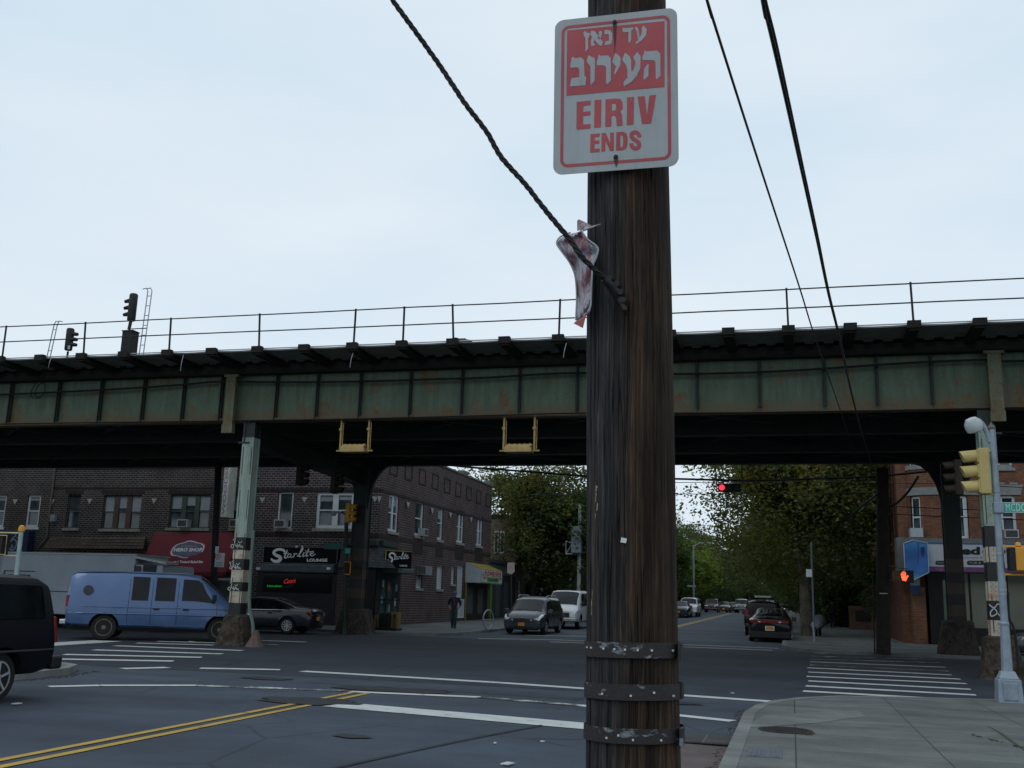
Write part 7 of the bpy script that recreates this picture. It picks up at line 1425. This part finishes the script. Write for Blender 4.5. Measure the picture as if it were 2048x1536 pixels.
sb = thing('shop_sign', 'long white showroom sign board with black lettering and a purple stripe', 'sign', (10, 50.8, z3)); Yq = 50.8
a = PY(1853, 1143, Yq); b = PY(2090, 1086, Yq); a.z = PY(1950, 1144, Yq).z; b.z = PY(1950, 1086, Yq).z; q = MB(); q.b2((a.x, Yq, a.z), (b.x, 50.89, b.z)); q.build('board', mat('showroom_white', (.38, .41, .45), .55, 0, .08, 1), sb)
def strip(y0, y1, mt, nm, x0=1853, x1=2090, o=.012): a = PY(x0, y1, Yq); b = PY(x1, y0, Yq); a.z = PY(1950, y1, Yq).z; b.z = PY(1950, y0, Yq).z; q = MB(); q.b2((a.x, Yq - o, a.z), (b.x, Yq - .001, b.z)); return q.build(nm, mt, sb)
strip(1086, 1089, mat('stripe_blue', (.04, .1, .26), .6), 'blue_stripe'); strip(1134.5, 1144, mat('stripe_purple', (.13, .05, .14), .6), 'purple_stripe')
MK = mat('letter_black', (.012, .012, .016), .6)
for s_, x0, x1, yb, yt, m_, bd in (('ed', 1922.5, 1960, 1109.5, 1093.5, MK, .05), ('op', 1964, 2012, 1113, 1097.5, MK, .05), ('SHOWER &', 1922, 1965, 1117, 1113.5, mat('letter_grey', (.12, .12, .14), .6), 0)):
    q = MB(); text_mesh(s_, x1 - x0, yb - yt, lambda u, v: PY(x0 + u, yb - v, Yq - .015), q, bold=bd); q.build('lettering', m_, sb, fix=False)
for x0, x1, s_ in ((1870.5, 1926, 'SHOWROOMS'), (1934, 1985, 'TUB & TILE')):
    P = []; hh = 4.2; cy = 1125.5
    for k in range(9): a = RAD(90 + 180 * k / 8); P.append((x0 + hh + hh * math.cos(a), cy - hh * math.sin(a)))
    for k in range(9): a = RAD(-90 + 180 * k / 8); P.append((x1 - hh + hh * math.cos(a), cy - hh * math.sin(a)))
    q = MB(); q.poly([P], lambda x, y: PY(x, y, Yq - .014)); q.build('pill_panel', MK, sb, fix=False); q = MB(); text_mesh(s_, x1 - x0 - 6, 4.4, lambda u, v: PY(x0 + 3 + u, cy + 2.2 - v, Yq - .02), q, bold=.02); q.build('lettering', mat('letter_pale', (.2, .22, .23), .6), sb, fix=False)
q = MB(); text_mesh('Tel: 718', 28, 4.2, lambda u, v: PY(1872 + u, 1141.8 - v, Yq - .02), q); text_mesh('67', 8, 4.2, lambda u, v: PY(1922.5 + u, 1142 - v, Yq - .02), q); q.build('lettering', mat('letter_lilac', (.3, .2, .3), .6), sb, fix=False)
q = MB(); P = [PY(1791, 1096, 51.6), PY(1806, 1090, 50.9), PY(1806, 1136, 50.9), PY(1791, 1130, 51.6)]; q.prism(P, (0, .06, 0)); q.build('return_panel', mat('return_grey', (.09, .10, .12), .6), sb)
mb_, t, b = base('poster_water_blue', .35, 0, .5); v = objvec(t); f = noise(t, v, 1.4, 5, .6); s_ = nn(t, 'ShaderNodeSeparateXYZ'); t.links.new(v, s_.inputs[0]); mr = nn(t, 'ShaderNodeMapRange'); mr.inputs['From Min'].default_value = 0; mr.inputs['From Max'].default_value = 1.7; t.links.new(s_.outputs[2], mr.inputs['Value'])
col = ramp(t, mr.outputs[0], [(0., (.16, .33, .48)), (.18, (.03, .14, .40)), (.75, (.02, .10, .34)), (1., (.05, .2, .45))]); t.links.new(mixc(t, 1., col, ramp(t, f, [(.3, .65), (.7, 1.25)]), 'MULTIPLY'), b.inputs['Base Color'])
Yb = 50.2; bb = thing('box_sign', 'blue boxed corner sign with pale rim picturing water, beside the showroom sign', 'sign', PY(1830, 1160, Yb)); pts = [(1807, 1087), (1825, 1080.5), (1855, 1086), (1858, 1145), (1827, 1160.5), (1810, 1141)]
q = MB(); q.prism([PY(x, y, Yb) for x, y in pts], (.05, .6, 0)); q.build('box', mb_, bb); q = MB(); P = [PY(x, y, Yb - .02) for x, y in pts]; q.tube(P + [P[0]], .022, 5); q.build('rim', mat('rim_pale_blue', (.3, .42, .5), .5), bb)
q = MB(); q.stroke([(1836, 1086), (1836.5, 1128)], 1.2, lambda x, y: PY(x, y, Yb - .012)); q.poly([[(1841, 1095), (1849, 1093), (1850, 1106), (1846, 1115), (1842, 1106)]], lambda x, y: PY(x, y, Yb - .012)); q.build('picture_shapes', mat('picture_navy', (.01, .04, .13), .5), bb, fix=False)
# pale green standpipe and little things by the right building
tag(MB().lathe([(.07, 0), (.07, 3.0)], (PY(1892, 1230, 50.4).x, 50.4, .1), n=8).build('vent_pipe', rusty('pipe_green', (.1, .15, .13), (.1, .06, .03), .3)), 'thin pale pipe standing left of the dark right column', 'pipe')
# low brick planter wall, trash bags, scooter
g = thing('brick_planter', 'low brick planter wall on the far right sidewalk', 'planter', (5.2, 72, .3)); Yp = 72
a = PY(1699, 1256, Yp); b = PY(1760, 1213, Yp); q = MB(); q.b2((a.x, Yp, gz(Yp)), (b.x + .6, Yp + .4, b.z - .25)); q.b2((a.x, Yp - .01, b.z - .25), (b.x + .6, Yp + .45, b.z)); q.b2((a.x, Yp - .1, gz(Yp)), (b.x + .6, Yp, gz(Yp) + .5)); q.build('wall', brick('brick_planter', (.09, .05, .035), (.12, .07, .05), (.08, .07, .06)), g)
q = MB(); q.b2((a.x + .4, Yp - .02, a.z + .45), (b.x + .6, Yp - .012, b.z - .3)); q.build('dark_panel', M_BLACK, g)
rn = random.Random(8)
for k, (px, py, s) in enumerate(((1788, 1262, .42), (1802, 1258, .5), (1812, 1262, .35))):
    p = GG(px, 1262 if k != 1 else 1256, .12); q = MB(); n = 12; pr = [(.6, 0), (1, .25), (1.0, .6), (.7, 1.1), (.25, 1.5), (.12, 1.6), (.2, 1.8)]
    p = Vector((PY(px, 1240, 60 + k).x, 60 + k, gz(60) + .12)); vs = [p + Vector((r * s * math.cos(2 * math.pi * j / n) * rn.uniform(.85, 1.12), r * s * math.sin(2 * math.pi * j / n) * rn.uniform(.85, 1.12), z * s)) for r, z in pr for j in range(n)]; q.add(vs, [(i * n + j, i * n + (j + 1) % n, (i + 1) * n + (j + 1) % n, (i + 1) * n + j) for i in range(len(pr) - 1) for j in range(n)])
    tag(q.build('trash_bag', mat('bag_black_blue', (.012, .016, .03), .3, 0, .4, 3), smooth=True), ('left trash bag of the three piled beside the dark pole', 'tallest middle trash bag of the three piled beside the dark pole', 'small right trash bag of the three piled beside the dark pole')[k], 'trash bag')
p = GG(1636, 1272, .12); g = thing('scooter', 'motor scooter under a grey cover standing on the sidewalk by the street tree', 'scooter', p, RAD(80), local=True)
q = MB(); n = 12; pr = [(-.75, .12, .5), (-.5, .3, .72), (-.1, .3, .78), (.25, .26, .95), (.5, .34, 1.1), (.65, .14, .85)]
vs = [Vector((x, w_ * math.sin(2 * math.pi * j / n), (h_ - .35) / 2 + .35 + (h_ - .35) / 2 * math.cos(2 * math.pi * j / n))) for x, w_, h_ in pr for j in range(n)]; q.add(vs, [(i * n + j, i * n + (j + 1) % n, (i + 1) * n + (j + 1) % n, (i + 1) * n + j) for i in range(5) for j in range(n)] + [list(range(n)), [5 * n + j for j in range(n)]]); q.build('cover', mat('cover_grey', (.13, .15, .17), .6, 0, .3, 4), g, world=False, smooth=True)
for x in (-.6, .65): q = MB(); q.lathe([(.15, -.05), (.26, -.04), (.26, .04), (.15, .05)], (x, 0, .26), 'Y', 18); q.build('wheel', M_RUB, g, world=False)
g0 = GG(899, 1240, .13); g = thing('trash_can', 'dark mesh trash can with domed lid against the brick side wall', 'trash can', g0); q = MB(); q.lathe([(.32, 0), (.38, .1), (.38, 1.0), (.42, 1.02), (.42, 1.06)], g0, n=16); q.build('can', M_IRON, g); q = MB(); q.lathe([(.42, 1.06), (.36, 1.3), (.15, 1.42)], g0, n=16); q.build('lid', mat('lid_blue_grey', (.07, .1, .12), .5), g, smooth=True)
# ============================================================ PEOPLE
SKIN = mat('skin', (.22, .13, .095), .6); HAIR = mat('hair_dark', (.015, .012, .01), .8)
def person(label, loc, rz, pose, mats_, h=1.74, extra=None, hair=True):
    """one skinned body; pose gives joint positions in a 1.74 m figure, x forward"""
    root = thing('person', label, 'person', loc, rz, None, local=True); root.scale = (h / 1.74,) * 3
    J = dict(pelvis=(0, 0, .95), waist=(.0, 0, 1.1), chest=(.02, 0, 1.32), neck=(.02, 0, 1.48), head0=(.03, 0, 1.56), head1=(.035, 0, 1.64), head2=(.03, 0, 1.70), hipL=(0, .09, .92), kneeL=(.05, .1, .5), ankL=(-.05, .1, .09), toeL=(.1, .11, .04), hipR=(0, -.09, .92), kneeR=(.02, -.1, .5), ankR=(0, -.1, .09), toeR=(.15, -.11, .04), shL=(.0, .19, 1.42), elL=(-.03, .26, 1.16), wrL=(.06, .26, .94), shR=(0, -.19, 1.42), elR=(-.03, -.26, 1.16), wrR=(.06, -.26, .94)); J.update(pose)
    Rr = dict(pelvis=.16, waist=.165, chest=.185, neck=.058, head0=.078, head1=.092, head2=.07, hipL=.115, kneeL=.085, ankL=.07, toeL=.045, hipR=.115, kneeR=.085, ankR=.07, toeR=.045, shL=.09, elL=.072, wrL=.05, shR=.09, elR=.072, wrR=.05)
    E = [('pelvis', 'waist'), ('waist', 'chest'), ('chest', 'neck'), ('neck', 'head0'), ('head0', 'head1'), ('head1', 'head2')]
    for s in 'LR': E += [('pelvis', 'hip' + s), ('hip' + s, 'knee' + s), ('knee' + s, 'ank' + s), ('ank' + s, 'toe' + s), ('chest', 'sh' + s), ('sh' + s, 'el' + s), ('el' + s, 'wr' + s)]
    for s in 'LR':   # palm and five fingers
        w_ = Vector(J['wr' + s]); e = Vector(J['el' + s]); d = (w_ - e).normalized(); J['pa' + s] = tuple(w_ + d * .08); Rr['pa' + s] = .034; E.append(('wr' + s, 'pa' + s)); side_ = Vector((1, 0, 0))
        for k in range(4): o_ = side_ * (k - 1.5) * .02; a_ = w_ + d * .15 + o_; b_ = w_ + d * (.185 - .006 * abs(k - 1.2)) + o_ + Vector((0, -.02 if s == 'L' else .02, 0)); J['f%d%s' % (k, s)] = tuple(a_); J['g%d%s' % (k, s)] = tuple(b_); Rr['f%d%s' % (k, s)] = .0095; Rr['g%d%s' % (k, s)] = .008; E += [('pa' + s, 'f%d%s' % (k, s)), ('f%d%s' % (k, s), 'g%d%s' % (k, s))]
        J['t' + s] = tuple(w_ + d * .09 + side_ * .05); Rr['t' + s] = .010; E.append(('pa' + s, 't' + s))
    names = list(J); me = bpy.data.meshes.new('body'); me.from_pydata([J[n] for n in names], [(names.index(a), names.index(b)) for a, b in E], [])
    o = bpy.data.objects.new('body', me); COL.objects.link(o); md = o.modifiers.new('s', 'SKIN'); sv = me.skin_vertices[0].data
    for i, n in enumerate(names): sv[i].radius = (Rr[n], Rr[n] * (1.0 if n not in ('chest', 'waist', 'pelvis') else .8))
    sv[names.index('pelvis')].use_root = True; ss_ = o.modifiers.new('u', 'SUBSURF'); ss_.levels = ss_.render_levels = 2
    dg = bpy.context.evaluated_depsgraph_get(); dg.update(); m2 = bpy.data.meshes.new_from_object(o.evaluated_get(dg)); o.modifiers.clear(); o.data = m2; o.parent = root
    for m_ in mats_: m2.materials.append(m_)   # 0 skin 1 top 2 trousers 3 shoes
    wl, wr_ = Vector(J['wrL']), Vector(J['wrR'])
    for p in m2.polygons:
        c = p.center; p.use_smooth = True
        if c.z < .11 or False: mi = 3
        elif c.z < .93 and abs(c.y) < .2 and min((c - wl).length, (c - wr_).length) > .14: mi = 2
        elif c.z > 1.50: mi = 0
        elif min((c - wl).length, (c - Vector(J['paL'])).length) < .09 or min((c - wr_).length, (c - Vector(J['paR'])).length) < .09 : mi = 0
        else: mi = 1
        p.material_index = mi
    q = MB(); hx, hy, hz = J['head1']
    q.prism([(hx + .088, -.012, hz - .01), (hx + .088, .012, hz - .01), (hx + .115, 0, hz - .035)], (0, 0, -.012)); q.build('nose', mats_[0], root, world=False)
    for s in (-1, 1): q = MB(); q.lathe([(.010, 0), (.007, .006)], (hx + .088, s * .034, hz + .008), 'X', 8); q.build('eye', HAIR, root, world=False); q = MB(); q.b2((hx - .02, s * .088, hz - .03), (hx + .012, s * .102, hz + .02)); q.build('ear', mats_[0], root, world=False, bev=.005)
    q = MB(); q.b2((hx + .082, -.025, hz - .058), (hx + .093, .025, hz - .05)); q.build('mouth', mat('lips', (.14, .05, .045), .6), root, world=False)
    if hair:
        q = MB(); n = 14; vs = []
        for k in range(6):
            a = k / 5 * math.pi * .56
            for j in range(n): t_ = 2 * math.pi * j / n; vs.append((hx - .012 + .104 * math.sin(a) * math.cos(t_), .102 * math.sin(a) * math.sin(t_), hz + .02 + .108 * math.cos(a) - (.03 if math.cos(t_) < -.2 and k == 5 else 0)))
        q.add(vs, [(i * n + j, i * n + (j + 1) % n, (i + 1) * n + (j + 1) % n, (i + 1) * n + j) for i in range(5) for j in range(n)]); q.build('hair', HAIR, root, world=False, smooth=True)
    if extra: extra(root, J)
    return root
JN = mat('jeans_teal', (.03, .05, .06), .8, 0, .25, 8); NV = mat('navy_jacket', (.012, .016, .04), .7); SHOE = mat('shoe_dark', (.015, .015, .018), .6)
def cap(root, J):
    hx, hy, hz = J['head1']; q = MB(); n = 16; q.lathe([(.108, .03), (.106, .07), (.08, .11), (.02, .125)], (hx - .005, 0, hz), n=n); q.prism([(hx + .08, -.075, hz + .035), (hx + .08, .075, hz + .035), (hx + .19, .05, hz + .02), (hx + .19, -.05, hz + .02)], (0, 0, .012)); q.build('cap', mat('cap_blue', (.05, .11, .22), .7), root, world=False, smooth=True)
    q = MB()
    for s in (-1, 1): q.tube([(J['sh' + 'LR'[s < 0]][0] + .02, s * .24, 1.43), (J['el' + 'LR'[s < 0]][0], s * (abs(J['el' + 'LR'[s < 0]][1]) + .054), 1.17), (J['wr' + 'LR'[s < 0]][0] - .01, s * (abs(J['wr' + 'LR'[s < 0]][1]) + .042), J['wr' + 'LR'[s < 0]][2] + .05)], .014, 5)
    q.build('sleeve_stripe', mat('stripe_white', (.4, .42, .45), .6), root, world=False); q = MB(); q.tube([(.15, -.03, 1.47), (.165, 0, 1.36), (.165, .0, 1.1)], .016, 5); q.build('red_collar', mat('collar_red', (.3, .03, .04), .6), root, world=False)
pw = GG(907, 1258, .13)
person('person in a navy tracksuit jacket, blue cap and jeans walking past the corner building', (pw.x, pw.y, gz(pw.y) + .125), RAD(-75), dict(kneeL=(.12, .08, .52), ankL=(.02, .06, .1), toeL=(.16, .06, .05), kneeR=(-.02, -.09, .5), ankR=(-.2, -.08, .14), toeR=(-.07, -.09, .05), elL=(-.1, .30, 1.17), wrL=(.06, .22, 1.02), elR=(-.08, -.30, 1.17), wrR=(.08, -.22, 1.02)), [SKIN, NV, JN, SHOE], 1.74, cap)
Yq = 84
def pped(px, label, mts, Y, h=1.72, pose={}): d = ray(px, 1230); person(label, (d.x / d.y * Y, Y, gz(Y) + .12), RAD(90), dict(kneeL=(.12, .08, .52), ankL=(.1, .08, .09), toeL=(.25, .08, .04), ankR=(-.15, -.08, .12), toeR=(-.02, -.08, .05), **pose), mts, h)
pped(1652, 'person in a pale pinkish top walking away on the far right sidewalk', [SKIN, mat('top_pink_grey', (.25, .2, .22), .8), mat('skirt_dark', (.03, .035, .05), .8), SHOE], 84, 1.66)
pped(1665, 'person in black clothes walking away beside the one in pale pink', [SKIN, mat('coat_black', (.01, .01, .012), .7), mat('trousers_black', (.01, .01, .012), .7), SHOE], 74, 1.82)

# ============================================================ TREES
LF1 = leafmat('leaves_dark', [(.022, .042, .016), (.040, .065, .022), (.075, .09, .026)]); LF2 = leafmat('leaves_autumn', [(.034, .052, .018), (.066, .082, .023), (.14, .11, .03)]); LF3 = leafmat('leaves_bright', [(.07, .12, .02), (.12, .17, .026), (.18, .21, .04)])
BARK = mat('bark', (.045, .038, .032), .9, 0, .5, 5, .5); BARK2 = mat('plane_bark', (.10, .09, .07), .85, 0, .7, 2.2, .4)
def make_tree(name, label, seed, H, R, fork, nleaf, leafm, barkm, ls=.2, tr=.22, loc=(0, 0, 0), group=None, low=.33, dens=.95):
    rn = random.Random(seed); root = thing(name, label, 'tree', loc, 0, group, local=True); tb = MB(); tips = []
    def grow(p, d, L_, r, depth):
        pts = [p]; rr_ = [r]; n = 4
        for k in range(n):
            d = (d + Vector((rn.gauss(0, .13), rn.gauss(0, .13), rn.gauss(.02, .08)))).normalized(); p = p + d * L_ / n; pts.append(p); rr_.append(r * (1 - .45 * (k + 1) / n))
        tb.tube(pts, rr_, max(4, 9 - depth * 2), cap=False)
        if depth >= 1: tips.extend(pts[2:])
        if depth < 4 and L_ > .6:
            for c in range(rn.choice((2, 3, 3)) if depth else 5):
                a = rn.uniform(0, 6.28) if depth else c * 1.256 + rn.uniform(-.3, .3); sp = rn.uniform(.35, .95) if depth else rn.uniform(.35, .8); u = d.orthogonal().normalized(); v = d.cross(u); nd = (d + (u * math.cos(a) + v * math.sin(a)) * sp * 1.3).normalized(); nd.z = max(nd.z, -.15)
                grow(p if c < 2 else pts[-2], nd, L_ * rn.uniform(.62, .82), rr_[-1] * .72, depth + 1)
    fz_ = fork; tb.tube([(0, 0, -.3), (0, 0, .2), (rn.uniform(-.08, .08), 0, fz_ * .5)], [tr * 1.5, tr * 1.1, tr], 10, cap=False); grow(Vector((0, 0, fz_ * .5)), Vector((.04, 0, 1)), fz_ * .6, tr, 0)
    tb.build('trunk', barkm, root, world=False, smooth=True)
    # clip tips into an uneven crown envelope and add filler clusters
    cz = H * (1 + low) / 2; hz_ = H * (1 - low) / 2; T = []
    ph = [rn.uniform(0, 6.28) for _ in range(6)]
    def env(a, t): return 1 + .16 * math.sin(3 * a + ph[0] + 2 * t) + .12 * math.sin(5 * a + ph[1] - 3 * t) + .08 * math.sin(8 * a + ph[2])
    for k in range(150):
        t = rn.uniform(-1, 1); a = rn.uniform(0, 6.28); r = R * math.sqrt(max(0, 1 - abs(t) ** 2.4)) * env(a, t) * rn.uniform(.35, 1) ** .6; T.append(Vector((r * math.cos(a), r * math.sin(a), cz + t * hz_)))
    T += [p for p in tips if (p.xy.length < R * 1.05 and p.z < H)]
    import numpy as np
    g = np.random.default_rng(seed); TT = np.array([tuple(p) for p in T]); c = TT[g.integers(0, len(TT), nleaf)]; sg_ = g.uniform(.3, .8, (nleaf, 1)) * R / 5.
    p = c + g.normal(0, 1, (nleaf, 3)) * sg_ * np.array([1, 1, .7]); u = g.normal(0, 1, (nleaf, 3)) * np.array([1, 1, .5]); u /= np.linalg.norm(u, axis=1, keepdims=True)
    ov = np.maximum(p[:, 2] - H, 0); p[:, 2] -= ov * 2.; v = np.cross(u, g.normal(0, 1, (nleaf, 3))); v /= np.linalg.norm(v, axis=1, keepdims=True); z = ls * g.uniform(.6, 1.3, (nleaf, 1))
    vs = np.stack([p - u * z, p + v * z * .55, p + u * z, p - v * z * .55], 1).reshape(-1, 3); fs = np.arange(nleaf * 4).reshape(-1, 4)
    me = bpy.data.meshes.new('crown'); me.from_pydata(vs.tolist(), [], fs.tolist()); me.materials.append(leafm); o = bpy.data.objects.new('crown', me); COL.objects.link(o); o.parent = root; return root
TG = 'trees lining the far street'
big = make_tree('street_tree', 'large plane tree with mottled trunk leaning over the right kerb of the far street', 3, 15, 6.8, 5.2, 85000, LF2, BARK2, .115, .33, (.75, 57.5, gz(57)), low=.22)
lt = make_tree('street_tree', 'yellowing tree rising behind the corner building roof on the left', 9, 13.6, 6.3, 5.2, 46000, LF2, BARK, .13, .24, (-18.8, 76.5, gz(76)), low=.3)
lt2 = make_tree('street_tree', 'dark green tree behind the grey cabinet pole above the white van', 14, 11, 4.6, 4.4, 34000, LF1, BARK, .14, .22, (-14.9, 75.5, gz(75)), TG, low=.16)
br = make_tree('street_tree', 'bright green smaller tree at the left kerb deep in the far street', 23, 8.5, 4.6, 3.4, 11000, LF3, BARK, .24, .18, (-13.2, 128, gz(128)), TG, low=.22)
k = 0
nm = {-1: 'left', 1: 'right'}
for src, x, y, rz, s, lab in ((lt2, -16.8, 92, 1.2, 1.0, 'dark tree behind the cabinet pole, left side of the far street'), (lt, -15.3, 106, 2.3, .8, 'autumn tinted tree hidden partly by the wooden pole on the left kerb'), (lt2, -15, 118, 3.4, 1.05, 'dark tree at the left kerb just before the bright green one'),
    (lt, -15, 150, .5, .9, 'yellowish tree beyond the bright green tree on the left'), (lt2, -15, 166, 2., 1.1, 'dark tree deep on the left side of the far street'), (lt2, -14.5, 190, 4., 1.2, 'farthest large dark tree on the left side of the far street'), (lt2, -13, 225, 1., 1.3, 'tree closing the far street at its left end'),
    (big, 1.2, 74, 2.1, .92, 'second spreading tree on the right kerb behind the plane tree'), (big, 1.3, 90, 4.0, .9, 'third spreading tree on the right kerb of the far street'), (lt2, 1.4, 105, 2.8, 1.25, 'dark tree after the three spreading trees on the right'), (big, 1.4, 122, 1.1, .85, 'broad tree midway down the right kerb'), (lt2, 1.2, 142, .4, 1.25, 'dark tree far down the right kerb'), (big, 1.2, 165, 5.0, .9, 'broad tree far down the right kerb'), (lt2, 1, 195, 3.0, 1.4, 'tree near the end of the right kerb'), (lt2, -3, 240, 2.2, 1.7, 'big dark tree closing the end of the far street'), (lt2, 6, 235, 5.2, 1.6, 'dark tree at the right end of the far street'), (lt2, -23, 235, .2, 1.6, 'dark tree at the far left beyond the row houses'),
    (lt2, 5.6, 64.5, 1.7, .5, 'small dark bushy tree hugging the red side wall by the trash bags'), (lt2, 3.6, 83, 3.1, .62, 'small dark tree over the two walking people'), (lt2, -8, 262, 3.6, 1.7, 'dark tree behind all others at the end of the street')):
    dup(src, (x, y, gz(y)), rz, lab, TG, s)
full = make_tree('background_tree', 'broad low crowned tree closing the view at the very end of the street', 41, 10, 6.5, 2.5, 26000, LF1, BARK, .24, .25, (-6, 285, gz(285)), 'trees closing the end of the street', low=.02)
for x, y, s, lab in ((-17, 280, 1.2, 'low crowned background tree left of the street end'), (-30, 275, 1.3, 'low crowned background tree farthest left'), (5, 282, 1.25, 'low crowned background tree right of the street end'), (17, 278, 1.35, 'low crowned background tree farthest right'), (-11, 262, .8, 'smaller low tree on the left verge near the street end'), (1.8, 215, .8, 'low tree overhanging the right kerb near the street end'), (-15.5, 200, .8, 'low tree by the left kerb near the street end'), (3.2, 150, .62, 'low leafy tree on the right sidewalk beyond the hedge'), (3.4, 120, .55, 'low leafy tree on the right sidewalk nearer the hedge'), (-16.5, 172, .7, 'low leafy tree before the left row houses')): dup(full, (x, y, gz(y)), x * 1.3, lab, 'trees closing the end of the street', s)
sh = make_tree('front_garden_bush', 'dense dark bush in front of the row house behind the minivan', 31, 4.2, 2.2, 1.2, 6000, LF1, BARK, .16, .08, (-17.4, 80, gz(80)), 'front garden bushes', low=.0)
for x, y, s, lab in ((-17.2, 88, 1.1, 'taller dark bush behind the white van'), (-16.8, 98, 1., 'round dark bush farther along the left gardens'), (3.9, 79, .95, 'dark bush behind the brick planter'), (-17, 125, 1., 'bush near the bright green tree')): dup(sh, (x, y, gz(y)), y * .7, lab, 'front garden bushes', s)
